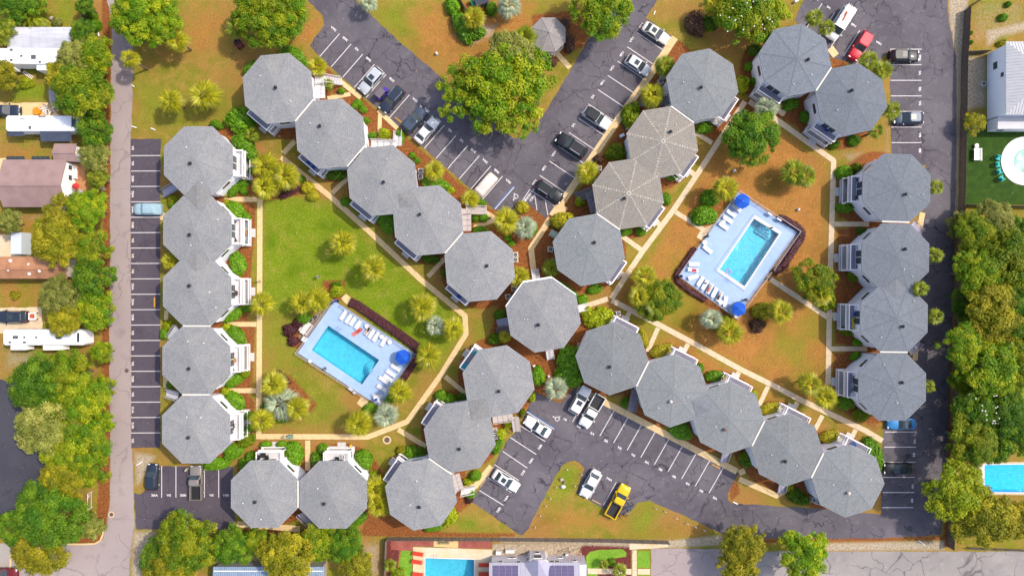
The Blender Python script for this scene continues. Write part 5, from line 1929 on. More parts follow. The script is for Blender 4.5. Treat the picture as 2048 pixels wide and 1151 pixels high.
PALMS = [
 (260, 118, 20, 5.6, 'palm', 'slender palm leaning over the western road edge'),
 (355, 80, 25, 5.0, 'palm', 'palm below the large bright tree by the western road'),
 (343, 202, 26, 4.6, 'palm', 'palm on the western lawn next to the bright yellow palm'),
 (410, 190, 33, 4.6, 'palm', 'bright yellow green palm, the largest on the western lawn'),
 (475, 54, 25, 4.6, 'palmg', 'dull green palm above the red lawn mower'),
 (636, 134, 21, 3.6, 'palm', 'small palm at the edge of the northern car park beside the northwest house'),
 (532, 333, 30, 4.2, 'palm', 'northern palm of the tight trio by the path corner'),
 (572, 352, 30, 4.2, 'palm', 'eastern palm of the tight trio by the path corner'),
 (530, 373, 28, 4.0, 'palm', 'southern palm of the tight trio by the path corner'),
 (687, 485, 29, 5.0, 'palm', 'lone palm in the middle of the bright green lawn'),
 (747, 537, 28, 5.0, 'palm', 'lone palm on the green lawn near the diagonal footpath'),
 (603, 606, 25, 4.2, 'palm', 'western palm of the pair at the pool corner'),
 (636, 598, 27, 4.4, 'palm', 'eastern palm of the pair at the pool corner'),
 (523, 607, 26, 4.6, 'palm', 'palm overhanging the western footpath'),
 (845, 613, 30, 4.8, 'palm', 'palm northwest of the silver palm on the green lawn'),
 (906, 657, 25, 4.6, 'palm', 'palm at the bend of the footpath beside the silver palm'),
 (857, 712, 28, 4.6, 'palm', 'palm beside the eastern corner of the lawn pool'),
 (800, 784, 26, 4.2, 'palm', 'palm at the southern corner of the lawn pool'),
 (718, 847, 28, 4.6, 'palm', 'palm above the southern footpath'),
 (548, 769, 27, 4.6, 'palm', 'northern palm of the bed round the big silver palm'),
 (594, 817, 27, 4.6, 'palm', 'bright palm east of the big silver palm'),
 (524, 840, 26, 4.6, 'palm', 'palm over the southwest corner of the footpath'),
 (868, 341, 22, 3.2, 'palm', 'palm by the two air conditioners of the third diagonal house'),
 (940, 397, 20, 3.2, 'palm', 'palm at the rear of the cream covered car'),
 (1012, 442, 28, 4.4, 'palm', 'large palm beside the blue line of the northern disabled bay'),
 (1038, 553, 24, 4.4, 'palm', 'palm between the diagonal row and the central house'),
 (1102, 536, 20, 2.8, 'palmg', 'green palm north of the central house by the blue-grey roof'),
 (1176, 345, 25, 4.0, 'palm', 'palm over the walkway next to two air conditioners'),
 (1305, 190, 26, 4.0, 'palm', 'palm beside the dark grey stair and the clipped hedge'),
 (1329, 131, 22, 3.6, 'palmg', 'green palm at the nose of the white rounded car'),
 (1450, 376, 28, 4.6, 'palm', 'palm north of the blue parasol at the pool corner'),
 (1290, 552, 27, 4.4, 'palm', 'northern palm at the junction of footpaths'),
 (1278, 592, 24, 4.0, 'palm', 'western palm at the junction of footpaths'),
 (1312, 612, 26, 4.0, 'palmg', 'southern green palm at the junction of footpaths'),
 (1562, 623, 28, 4.0, 'palm', 'palm beside the round dark bush south of the pool path'),
 (1461, 664, 28, 4.2, 'palm', 'bright palm next to the silver palm below the pool'),
 (1620, 768, 26, 4.4, 'palm', 'northern palm of the pair near the southern row'),
 (1650, 793, 26, 4.4, 'palm', 'southern palm of the pair near the southern row'),
 (1588, 345, 30, 4.0, 'palmg', 'western palm of the clump on the brown lawn'),
 (1611, 352, 24, 4.2, 'palmg', 'eastern palm of the clump on the brown lawn'),
 (1642, 588, 26, 4.2, 'palm', 'palm leaning over the eastern footpath from the round tree'),
 (752, 975, 26, 3.6, 'palm', 'northern palm squeezed between two southwestern houses'),
 (757, 1010, 26, 3.6, 'palm', 'southern palm squeezed between two southwestern houses'),
 (948, 35, 24, 3.6, 'palm', 'palm in front of the fenced plant by the top edge'),
 (1049, 76, 27, 4.0, 'palmg', 'green palm touching the gazebo roof'),
 (1426, 10, 22, 4.2, 'palm', 'palm at the top edge west of the magnolia'),
 (1630, 35, 19, 4.6, 'palmg', 'palm at the roof corner by the top eastern bays'),
 (1654, 56, 17, 4.2, 'palmg', 'palm at the nose of the white van'),
 (1737, 122, 22, 4.0, 'palmg', 'western palm of the pair beside the red minivan'),
 (1764, 142, 22, 4.0, 'palmg', 'eastern palm of the pair beside the red minivan'),
 (1784, 221, 20, 4.6, 'palmg', 'palm at the nose of the slate blue car'),
 (1752, 262, 17, 3.4, 'palmg', 'palm south of the house with blue balcony chairs'),
 (1872, 374, 17, 5.6, 'palmg', 'palm beyond the northernmost eastern house on the lane'),
 (1870, 510, 17, 5.6, 'palmg', 'palm beyond the second eastern house on the lane'),
 (1841, 578, 17, 6.6, 'palmg', 'palm standing in the roof valley of the eastern row'),
 (1872, 632, 18, 5.6, 'palmg', 'palm beyond the third eastern house on the lane'),
 (1858, 772, 14, 5.0, 'palmg', 'palm beyond the southernmost eastern house'),
 (342, 522, 20, 3.0, 'palm', 'palm in the gap of the western row by the car park'),
 (1240, 1141, 16, 2.0, 'palmg', 'small palm at the bottom edge by the garden path'),
 (1208, 1128, 11, 1.6, 'palmg', 'little palm in the dark red bark bed'),
 (780, 1130, 14, 2.0, 'palmg', 'small palm by the fence of the bottom pool garden'),
 (505, 268, 16, 2.2, 'palmg', 'low dark palm at the foot of the northwest house'),
 (1010, 672, 14, 2.6, 'palm', 'low yellow palm under the western stairs of the central house'),
 (655, 168, 13, 2.4, 'palmg', 'small palm inside the white L shaped stair'),
]
SILVER = [
 (871, 650, 22, 3.6, 'round silver blue palm between two palms at the footpath bend'),
 (773, 829, 26, 3.6, 'silver green palm at the southern corner of the lawn pool'),
 (562, 806, 36, 3.4, 'large star shaped silver palm in the southwest bed'),
 (1050, 454, 24, 3.4, 'silver palm beside the northern disabled bay'),
 (1424, 637, 24, 3.4, 'silver palm below the southern parasol of the blue pool'),
 (1112, 777, 25, 3.0, 'silver palm at the kerb of the southern disabled bay'),
 (1018, 10, 27, 3.4, 'silver palm at the top edge east of the fenced plant'),
 (737, 2, 20, 3.4, 'silver palm at the top edge beside the northern lane'),
 (1534, 216, 26, 3.4, 'pale silver palm just north of the dense round tree'),
]
for (px, py, r, h, k, lab) in PALMS:
 palm(lab, px, py, r, h, k, 20 if r < 19 else 28)
for (px, py, r, h, lab) in SILVER:
 palm(lab, px, py, r, h, 'silver', 26, 'silver palms')
palm('feathery date palm with arching fronds in the northwest yard', 64, 30, 33, 2.2, 'feather', 17, None)

# ---- shrubs
BU = {}


def bush(label, px, py, r, h, style='clip', ratio=1.0, ang=(1, 0), group='clipped shrubs beside the houses', lump=None):
 key = (style, R_.randrange(3))
 if key not in BU:
  BU[key] = bush_mesh('shrub', 40 + len(BU), LM[style], 700, .17, .1 if style in ('clip', 'gold') else .16)
 x, y = W(px, py, h * .6)
 o = put('shrub', BU[key], None, (x, y, 0), head(*ang), (r / S, r / S * ratio, h))
 tag(o, label, 'shrub', group)
 return o


SHRUBS = [
 # px, py, r, height, style, ratio, direction, label
 (478, 240, 29, 2.6, 'clip', .95, (1, 1), 'large round green bush west of the northwest house'),
 (484, 285, 24, 2.2, 'clip', .8, (1, 1), 'green bush below the large round bush in the northwest'),
 (497, 305, 18, 1.8, 'clip', .8, (1, 1), 'green bush at the northern balcony of the western row'),
 (432, 248, 14, 1.4, 'clip', .6, (1, .4), 'low bright bush above the first western house'),
 (585, 112, 30, 1.6, 'clip', .6, (1, .6), 'long clipped hedge at the northern roof edge of the northwest house'),
 (500, 135, 20, 1.4, 'clip', .5, (-1, 1), 'curved hedge at the western roof edge of the northwest house'),
 (466, 379, 17, 1.5, 'clip', .55, (1, -1), 'long clipped bush north of the first western entrance path'),
 (485, 365, 12, 1.2, 'clip', .8, (1, 0), 'round bush beside the first western balcony'),
 (486, 381, 8, 1.0, 'clip', 1, (1, 0), 'small ball bush beside the first western entrance path'),
 (503, 341, 8, 1.2, 'clip', 1, (1, 0), 'upper small round bush by the first western patio'),
 (504, 322, 8, 1.2, 'clip', .9, (1, 0), 'lower small round bush by the first western patio'),
 (452, 388, 7, .9, 'gold', .9, (1, 0), 'tiny yellow bush at the first western entrance'),
 (452, 404, 7, .9, 'gold', .9, (1, 0), 'tiny yellow bush south of the first western entrance'),
 (470, 420, 24, 1.5, 'clip', .6, (1, 1), 'long clipped bush south of the first western entrance path'),
 (490, 432, 11, 1.2, 'clip', .8, (1, 1), 'round bush at the end of the long clipped western bush'),
 (473, 527, 24, 1.5, 'clip', .68, (.2, 1), 'bright leafy shrub in the valley north of the middle western house'),
 (465, 628, 20, 1.5, 'clip', .62, (1, -.7), 'long clipped bush north of the second western entrance path'),
 (492, 616, 9, 1.2, 'clip', 1, (1, 0), 'ball bush north of the second western entrance path'),
 (448, 637, 8, 1, 'clip', .9, (1, 0), 'small bush at the second western entrance'),
 (470, 670, 24, 1.5, 'clip', .6, (1, 1), 'long clipped bush south of the second western entrance path'),
 (452, 655, 10, 1.1, 'lime', .9, (1, 0), 'bright small bush south of the second western entrance'),
 (466, 761, 20, 1.4, 'clip', .6, (1, -.6), 'long clipped bush north of the third western entrance path'),
 (489, 748, 10, 1.1, 'green', .8, (1, 0), 'small loose bush north of the third western entrance path'),
 (450, 783, 9, 1.1, 'lime', .9, (1, 0), 'bright small bush at the third western entrance'),
 (468, 801, 24, 1.5, 'clip', .6, (1, 1), 'long clipped bush south of the third western entrance path'),
 (497, 832, 10, 1.2, 'clip', .9, (1, 0), 'round bush beside the southernmost western patio'),
 (497, 856, 10, 1.2, 'clip', .8, (1, 0), 'bush below the southernmost western patio'),
 (465, 903, 22, 1.5, 'clip', .68, (1, -.6), 'large clipped bush at the south end of the western row'),
 (490, 882, 20, 1.5, 'green', .65, (1, -.6), 'leafy hedge southeast of the southernmost western house'),
 (430, 928, 26, 1.3, 'clip', .5, (1, -.1), 'long hedge along the edge of the southwest car park'),
 (530, 889, 12, 1.1, 'clip', .55, (1, 0), 'small flat bush above the southwestern pair balcony'),
 (563, 889, 12, 1.2, 'clip', .6, (1, 0), 'small bush northwest of the tall southern bush'),
 (586, 908, 25, 2.0, 'clip', .75, (.2, 1), 'tall green bush between the two southwestern balconies'),
 (500, 915, 12, 1.5, 'clip', .9, (0, 1), 'round bush west of the southwestern balcony'),
 (487, 928, 13, 1.4, 'clip', .9, (0, 1), 'round bush at the car park end of the southwestern pair'),
 (645, 898, 11, 1.4, 'clip', .95, (0, 1), 'bright ball bush west of the second southwestern balcony'),
 (632, 918, 15, 1.3, 'clip', .8, (0, 1), 'dark bush beside the southern entrance path'),
 (726, 920, 21, 1.9, 'clip', .85, (.4, 1), 'big round bush east of the second southwestern balcony'),
 (745, 960, 18, 1.6, 'green', .9, (.4, 1), 'leafy bush at the northwestern corner of the fern gap'),
 (712, 1040, 24, 1.2, 'clip', .5, (1, -.7), 'low hedge along the southern roof edge of the southwestern pair'),
 (802, 901, 10, 1.2, 'olive', .9, (1, 0), 'olive ball bush near the round manhole'),
 (822, 905, 15, 1.4, 'clip', .9, (1, 0), 'round green bush beside the olive ball bush'),
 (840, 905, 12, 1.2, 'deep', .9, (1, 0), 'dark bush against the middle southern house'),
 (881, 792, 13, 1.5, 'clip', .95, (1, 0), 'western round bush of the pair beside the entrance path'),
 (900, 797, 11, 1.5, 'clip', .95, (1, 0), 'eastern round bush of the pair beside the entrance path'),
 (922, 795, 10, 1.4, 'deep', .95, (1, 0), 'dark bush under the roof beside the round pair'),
 (1077, 752, 20, 2.0, 'clip', .65, (.1, 1), 'tall green bush east of the turquoise balcony house'),
 (1140, 722, 32, 2.4, 'clip', .8, (0, 1), 'large dark bush on the red mulch beside the northwest southern house, northern lobe'),
 (1138, 752, 28, 2.2, 'clip', .8, (1, .3), 'large dark bush on the red mulch, southern lobe'),
 (1198, 636, 30, 1.9, 'lime', .7, (1, -.2), 'long yellow green clipped bush by the eastern bridge stair'),
 (1172, 622, 12, 1.3, 'lime', .9, (1, 0), 'small yellow bush at the end of the eastern bridge stair'),
 (1165, 600, 12, 1.2, 'clip', .9, (1, 0), 'small green bush northeast of the central house'),
 (1190, 578, 16, 1.2, 'clip', .6, (1, -.3), 'green bush along the southern edge of the blue-grey roof'),
 (1126, 575, 34, 1.0, 'clip', .28, (1, .55), 'low green hedge north of the central house'),
 (1125, 440, 24, 2.2, 'gold', .68, (1, -.25), 'yellow green oval bush at the corner of the walkway'),
 (1160, 402, 10, 1.6, 'lime', .95, (1, 0), 'small round yellow bush enclosed by the dark stair'),
 (1262, 228, 27, 2.0, 'green', .62, (.3, -1), 'dark oval clipped hedge between the bay line and dark stair'),
 (1232, 303, 20, 1.6, 'green', .85, (1, 0), 'dark rounded bush beside the white utility box'),
 (1197, 317, 10, 1.2, 'brownb', .9, (1, 0), 'small brown bush by the walkway'),
 (1410, 430, 26, 2.2, 'clip', .75, (1, -.1), 'large round green bush beside the pool entrance path'),
 (1422, 395, 19, 2.0, 'clip', .9, (1, 0), 'round dark bush west of the pool palm'),
 (1525, 622, 20, 1.7, 'olive', .8, (1, -.2), 'olive bush west of the pool path palm'),
 (1517, 651, 15, 1.5, 'brownb', .95, (1, 0), 'round dark brown bush on the brown lawn'),
 (1448, 648, 18, 1.6, 'green', .9, (1, 0), 'green bush behind the silver palm below the pool'),
 (1655, 600, 22, 1.8, 'green', .8, (.2, 1), 'green bush at the footpath edge under the round tree'),
 (1286, 676, 20, 1.4, 'gold', .5, (.4, 1), 'yellow green hedge beside the northwest southern house'),
 (1324, 702, 24, 1.4, 'gold', .55, (1, -.35), 'yellow green oval bush beside the second southern balcony'),
 (1402, 735, 10, 1.2, 'clip', .7, (.5, 1), 'small bush at the second southern balcony end'),
 (1430, 752, 20, 1.3, 'clip', .55, (1, -.1), 'green hedge beside the tan awning of the third southern house'),
 (1508, 790, 10, 1.2, 'lime', .8, (.4, 1), 'small yellow bush at the third southern balcony end'),
 (1541, 818, 20, 1.3, 'gold', .6, (1, -.4), 'golden bush beside the fourth southern house'),
 (1661, 873, 20, 1.3, 'gold', .6, (1, -.35), 'bright golden bush beside the easternmost southern house'),
 (1750, 905, 34, 1.6, 'clip', .45, (.45, 1), 'long clipped green hedge at the east end of the southern row'),
 (1362, 862, 24, 1.3, 'clip', .7, (1, .5), 'green bush in the roof valley behind the striped bays'),
 (1255, 806, 12, 1.2, 'clip', .9, (1, 0), 'fern green bush in the triangular planting'),
 (1490, 913, 12, 1.0, 'green', .8, (1, 0), 'small bush near the white rail by the bent walkway'),
 (1497, 920, 16, 1.3, 'deep', .9, (1, 0), 'dark green bush in the bed under the fourth southern house'),
 (1590, 990, 14, 1.6, 'deep', .95, (1, 0), 'dark round bush at the lane end of the bent walkway'),
 (1607, 1000, 13, 1.4, 'deep', .9, (1, 0), 'dark bush beside the two air conditioners'),
 (1578, 975, 10, 1.0, 'lime', .9, (1, 0), 'bright little bush at the end of the bent walkway'),
 (1505, 152, 0, 0, 'clip', 1, (1, 0), ''),
 (1487, 167, 18, 1.8, 'lime', .7, (.2, 1), 'yellow upright bush between two northern houses'),
 (1500, 132, 10, 1.4, 'clip', .9, (1, 0), 'small round bush beside the blue-grey northern house'),
 (1508, 162, 9, 1.3, 'clip', .9, (1, 0), 'small dark bush under the window of the blue-grey northern house'),
 (1512, 98, 14, 1.4, 'deep', .9, (1, 0), 'dark bush at the western roof edge of the blue-grey northern house'),
 (1410, 254, 16, 1.4, 'clip', .8, (1, 0), 'green bush below the northern balcony house'),
 (1583, 207, 16, 1.4, 'clip', .8, (1, -.3), 'leafy bush between the two blue-grey northern houses'),
 (1612, 232, 12, 1.4, 'clip', .9, (.3, 1), 'dark bush by the entrance of the house with blue chairs'),
 (1710, 280, 12, 1.4, 'clip', .95, (1, 0), 'round bush below the house with blue chairs'),
 (1668, 288, 13, 1.2, 'deep', .7, (1, 0), 'dark bush at the steps of the house with blue chairs'),
 (1392, 45, 24, 2.0, 'brownb', .8, (.3, 1), 'dark brown bush west of the magnolia'),
 (1420, 45, 18, 1.8, 'deep', .8, (1, 0), 'dark green bush under the top palm'),
 (1345, 352, 12, 1.2, 'clip', .7, (1, 0), 'bush beside the white balcony of the pale dotted roof house'),
 (1334, 397, 13, 1.3, 'clip', .7, (.3, 1), 'bright bush beside the footpath at the tan roofs'),
 (1283, 462, 11, 1.2, 'clip', .9, (1, 0), 'small bush near the path west of the brown lawn'),
 (1252, 463, 14, 1.1, 'clip', .6, (1, -.3), 'small leafy bush at the corner of the blue-grey roof'),
 (1690, 345, 17, 1.5, 'clip', .85, (1, 0), 'round bush northwest of the first eastern house'),
 (1715, 335, 12, 1.3, 'green', .8, (1, 0), 'small dark bush at the north of the first eastern house'),
 (1692, 414, 17, 1.5, 'clip', .65, (1, 0), 'bush south of the first eastern balcony'),
 (1725, 462, 10, 1.1, 'deep', .8, (1, 0), 'dark little bush south of the first eastern entrance'),
 (1708, 553, 13, 1.2, 'green', .7, (1, .6), 'small bush south of the second eastern balcony'),
 (1695, 662, 14, 1.2, 'green', .7, (1, .4), 'small bush south of the yellow float balcony'),
 (1717, 684, 9, 1.1, 'clip', .9, (1, 0), 'little green bush north of the third eastern entrance'),
 (1712, 712, 12, 1.1, 'clip', .6, (1, -.6), 'little bush south of the third eastern entrance'),
 (1694, 806, 16, 1.5, 'clip', .9, (1, 0), 'round bush west of the southernmost eastern house'),
 (1725, 830, 16, 1.4, 'green', .8, (1, 0), 'round bush southwest of the southernmost eastern house'),
 (614, 374, 13, 1.5, 'gold', .9, (1, 0), 'northern yellow ball bush at the lawn corner'),
 (625, 391, 12, 1.4, 'gold', .9, (1, 0), 'southern yellow ball bush at the lawn corner'),
 (602, 357, 8, 1.0, 'clip', .9, (1, 0), 'tiny round bush by the palm trio'),
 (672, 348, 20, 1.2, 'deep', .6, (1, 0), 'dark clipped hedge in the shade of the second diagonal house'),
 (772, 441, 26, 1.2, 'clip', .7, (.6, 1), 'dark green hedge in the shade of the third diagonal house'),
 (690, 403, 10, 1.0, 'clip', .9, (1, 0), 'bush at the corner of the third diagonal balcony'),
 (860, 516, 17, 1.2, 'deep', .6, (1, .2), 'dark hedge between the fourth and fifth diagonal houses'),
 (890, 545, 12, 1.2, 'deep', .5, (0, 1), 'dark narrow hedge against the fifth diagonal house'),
 (716, 206, 10, 1.1, 'clip', .8, (1, .6), 'upper ball bush of the three beside the second diagonal house'),
 (710, 210, 8, 1.1, 'clip', .9, (1, 0), 'ball bush touching the roof of the second diagonal house'),
 (726, 218, 8, 1.1, 'clip', .9, (1, 0), 'lower ball bush of the three beside the second diagonal house'),
 (732, 240, 7, 1.1, 'clip', .9, (1, 0), 'small ball bush on the mulch by the second diagonal house'),
 (744, 270, 9, 1.0, 'clip', .8, (1, 0), 'square little bush by the white walkway'),
 (767, 266, 12, 1.4, 'lime', .9, (1, 0), 'yellow bush inside the stair by the pale sedan'),
 (800, 272, 14, 1.4, 'clip', .6, (.2, 1), 'upright oval bush behind the pale white sedan'),
 (682, 181, 7, 1.0, 'clip', .9, (1, 0), 'small ball bush inside the northwest stair'),
 (722, 0, 1, .1, 'clip', 1, (1, 0), ''),
 (824, 310, 7, 1.0, 'clip', .9, (1, 0), 'upper tiny ball bush behind the pale sedan bay'),
 (834, 320, 7, 1.0, 'clip', .9, (1, 0), 'lower tiny ball bush behind the pale sedan bay'),
 (872, 367, 30, 1.5, 'clip', .45, (1, .25), 'long dark green bush below the air conditioner palm'),
 (901, 380, 8, 1.0, 'lime', .9, (1, 0), 'tiny yellow bush at the end of the long dark bush'),
 (962, 406, 10, 1.3, 'clip', .9, (1, 0), 'round dark bush behind the cream covered car'),
 (950, 435, 8, 1.1, 'clip', 1, (1, 0), 'western square bush framed by the pale grey stair'),
 (967, 435, 10, 1.1, 'clip', .8, (1, 0), 'eastern square bush framed by the pale grey stair'),
 (960, 459, 15, 1.1, 'clip', .5, (1, 0), 'flat bush below the pale grey stair path'),
 (1016, 475, 8, 1.0, 'clip', .9, (1, 0), 'small bush south of the large bay palm'),
 (1023, 486, 7, .9, 'clip', .9, (1, 0), 'tiny bush on the red mulch south of the bay palm'),
 (1044, 414, 14, 1.6, 'gold', .9, (1, 0), 'golden bush at the head of the northern disabled bay'),
 (1062, 460, 17, 1.5, 'clip', .7, (.5, -1), 'green bush beside the silver palm of the northern bay'),
 (1000, 630, 12, 1.3, 'clip', .9, (1, 0), 'small dark bush west of the central house'),
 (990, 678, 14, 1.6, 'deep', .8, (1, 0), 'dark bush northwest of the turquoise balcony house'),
 (1018, 846, 11, 1.4, 'lime', .9, (1, 0), 'bright fern bush inside the southern disabled bay stair'),
 (1002, 868, 11, 1.3, 'lime', .9, (.4, 1), 'bright leafy bush beside the southern car park kerb'),
 (995, 893, 18, 1.3, 'clip', .5, (.5, -1), 'green hedge at the eastern edge of the middle southern house'),
 (1065, 795, 10, 1.2, 'lime', .6, (.4, -1), 'yellow bush beside the turquoise balcony house kerb'),
 (1045, 826, 9, 1.1, 'green', .6, (.5, -1), 'small bush above the blue bay line'),
 (950, 952, 12, 1.5, 'clip', .9, (1, 0), 'round bush beside the southern L shaped stair'),
 (935, 963, 9, 1.0, 'lime', .9, (1, 0), 'bright flowering bush inside the southern L shaped stair'),
 (941, 988, 10, 1.2, 'clip', .9, (1, 0), 'bush below the southern L shaped stair'),
 (938, 1000, 8, .9, 'purple', .9, (1, 0), 'dark purple plant at the corner of the diagonal bays'),
 (900, 1035, 20, 1.4, 'lime', .6, (.5, -1), 'yellow green bushes along the southernmost of three houses'),
 (866, 1055, 20, 1.0, 'clip', .4, (1, -.2), 'low hedge along the southern edge of the southernmost house'),
 (607, 636, 15, 1.6, 'clip', .8, (1, 0), 'clipped bush beside the barbecue corner of the lawn pool'),
 (578, 660, 14, 1.4, 'purple', .9, (1, 0), 'dark purple bush by the barbecue corner'),
 (594, 647, 12, 1.3, 'purple', .8, (1, 0), 'eastern dark purple bush by the barbecue corner'),
 (585, 682, 11, 1.2, 'purple', .9, (1, 0), 'southern dark purple bush by the barbecue corner'),
 (672, 582, 14, 1.6, 'lime', .9, (1, 0), 'bright yellow bush at the northern corner of the lawn pool'),
 (672, 568, 10, 1.1, 'deep', .6, (1, 0), 'dark bush inside the mulch ring north of the lawn pool'),
 (739, 818, 14, 1.5, 'clip', .8, (1, 0), 'round bush at the bottom corner of the lawn pool'),
 (778, 798, 12, 1.3, 'clip', .7, (1, -1), 'bush between the lawn pool fence and its southern palm'),
 (530, 815, 10, 1.0, 'deep', .9, (1, 0), 'dark bush west of the big silver palm'),
 (561, 838, 14, 1.0, 'deep', .6, (1, 0), 'dark bush under the big silver palm'),
 (345, 400, 10, 1.6, 'lime', 1, (1, 0), 'bright bush in the stair gap north of the covered blue car'),
 (346, 408, 9, 1.2, 'clip', 1, (1, 0), 'round bush behind the covered blue car'),
 (335, 650, 10, 1.5, 'lime', 1, (1, 0), 'bright bush beside the second stair gap of the western row'),
 (327, 667, 12, 1.4, 'clip', .6, (0, 1), 'narrow bush along the western car park edge'),
 (340, 768, 9, 1.0, 'clip', .9, (1, 0), 'bush beside the third stair gap of the western row'),
 (925, 52, 34, 2.0, 'clip', .5, (.5, 1), 'dark green hedge around the fenced plant at the top'),
 (948, 60, 21, 2.0, 'clip', .8, (1, 0), 'round green bush below the palm of the fenced plant'),
 (983, 16, 12, 1.8, 'clip', 1.1, (1, 0), 'round dark bush between the fenced plant and silver palm'),
 (905, 10, 18, 1.8, 'clip', .8, (.3, 1), 'green bush at the top corner of the fenced plant'),
 (1138, 82, 22, 1.3, 'brownb', .5, (.15, 1), 'brown clipped hedge east of the gazebo'),
 (1097, 120, 18, 1.3, 'brownb', .62, (1, 0), 'brown clipped bush south of the gazebo'),
 (1130, 45, 12, .9, 'brownb', .8, (1, 0), 'sparse brown plant northeast of the gazebo'),
 (2018, 8, 6, .9, 'clip', 1, (1, 0), 'small ball bush at the top right corner yard'),
 (2008, 34, 9, 1.1, 'clip', .9, (1, 0), 'round bush in the top right yard'),
 (2006, 86, 10, 1.0, 'olive', .7, (1, -.3), 'olive bush at the corner of the white house'),
 (1943, 65, 4, .6, 'clip', 1, (1, 0), 'upper tiny plant along the eastern fence yard'),
 (1944, 84, 4, .6, 'clip', 1, (1, 0), 'lower tiny plant along the eastern fence yard'),
 (1223, 1125, 9, .8, 'deep', .9, (1, 0), 'small dark plant in the dark red bark bed'),
 (50, 165, 14, 1.2, 'lime', .8, (1, 0), 'yellow bush behind the long white trailer'),
 (112, 44, 10, 1.0, 'grey', 1, (1, 0), 'greyish bush behind the metal carport'),
 (180, 30, 12, 2.0, 'deep', .7, (0, 1), 'dark bush along the top western fence'),
 (190, 48, 11, 2.0, 'clip', .7, (0, 1), 'green bush at the end of the top western fence'),
 (28, 590, 10, .7, 'olive', .9, (1, 0), 'small olive bush on the grass behind the orange roof'),
 (795, 1148, 14, 1.2, 'green', .8, (1, 0), 'bush at the bottom edge beside the small palm'),
 (1130, 700, 1, .1, 'clip', 1, (1, 0), ''),
]
for (px, py, r, h, st, ra, an, lab) in SHRUBS:
 if lab:
  bush(lab, px, py, r, h, st, ra, an)

# dark red hedges round the pools
purple_hedge = LM['purple']


def hedge(label, pts, w, h, style='purple'):
 """continuous clipped hedge along pts (px), one leafy mesh"""
 rng = np.random.default_rng(int(pts[0][0]))
 P = [Vector(W(*p)) for p in pts]
 mb = MB()
 rg = []
 w /= S
 for i, p in enumerate(P):
  d = ((P[i + 1] - p) if i < len(P) - 1 else (p - P[i - 1])).normalized()
  nrm = Vector((-d.y, d.x))
  rg.append([tuple(p + nrm * w * a) + (z * h,) for a, z in ((-.5, 0), (-.52, .6), (-.36, .93), (.36, .93), (.52, .6), (.5, 0))])
 # as separate quads
 vs, fs, tt = [], [], []
 for a, b_ in zip(rg, rg[1:]):
  for j in range(5):
   o = len(vs)
   vs += [a[j], b_[j], b_[j + 1], a[j + 1]]
   fs.append((o, o + 1, o + 2, o + 3))
   tt += [(.4, .35)] * 4
 C, Nn = [], []
 for i in range(len(P) - 1):
  d = P[i + 1] - P[i]
  n = int(d.length * w * 38)
  nrm = Vector((-d.y, d.x)).normalized()
  for _ in range(n):
   t, s_ = rng.random(), rng.uniform(-.53, .53)
   q = P[i] + d * t + nrm * w * s_
   e = abs(s_) / .53
   z = h * (.96 - .5 * max(0, e - .6) ** 1.2 * rng.uniform(0, 2))
   C.append((q.x, q.y, z))
   Nn.append((nrm.x * s_ + rng.normal() * .5, nrm.y * s_ + rng.normal() * .5, 1 + rng.normal() * .2))
 Nn = np.array(Nn)
 Nn /= np.linalg.norm(Nn, axis=1, keepdims=True)
 n = len(C)
 p_, f_, t_ = leaves(np.array(C), Nn, .22, rng, np.clip(rng.normal(.5, .25, n), 0, 1), np.clip(rng.normal(.5, .25, n), 0, 1))
 me = tint_mesh('hedge', np.concatenate([np.array(vs), p_]), np.concatenate([np.array(fs), f_ + len(vs)]), np.concatenate([np.array(tt), t_]), LM[style])
 return tag(put('hedge', me), label, 'hedge', 'dark red hedges round the pools')


hedge('dark red hedge along the long northeastern side of the lawn pool', [(701, 603), (715, 609), (760, 640), (800, 668), (836, 694)], 17, .7)
hedge('dark red hedge at the southeastern end of the lawn pool', [(836, 700), (832, 716), (818, 740), (804, 760)], 14, .7)
hedge('dark red hedge curving round the eastern corner of the blue pool', [(1556, 436), (1566, 438), (1590, 452), (1602, 463), (1601, 475), (1580, 508), (1562, 535), (1546, 545)], 13, .9)
hedge('reddish hedge along the western corner of the blue pool', [(1390, 496), (1372, 520), (1352, 548), (1354, 562), (1380, 582), (1410, 600)], 10, .7)
hedge('sparse dark red plants in the bed of the big silver palm', [(556, 742), (570, 752), (580, 768)], 9, .5)
hedge('dark red low plants below the palm trio', [(560, 393), (580, 384), (598, 372)], 16, .4)
# ------------------------------------------------------------------ pools
deck_blue = mat('blue_pool_deck_paint', '#b4cbec', .75, (.9, .05), (6, .006), col2='#a9c4ea')
basin_m = mat('pool_basin_paint', (.19, .46, .55), .6, (1.1, .07))  # the noise paints rippling light on the pool floor into the colour
basin_deep = mat('pool_basin_paint_blue', (.02, .50, .85), .6, (1.1, .05))  # same painted ripple light in the noise
coping_m = mat('pool_coping', '#eee6e0', .7, (3, .05))


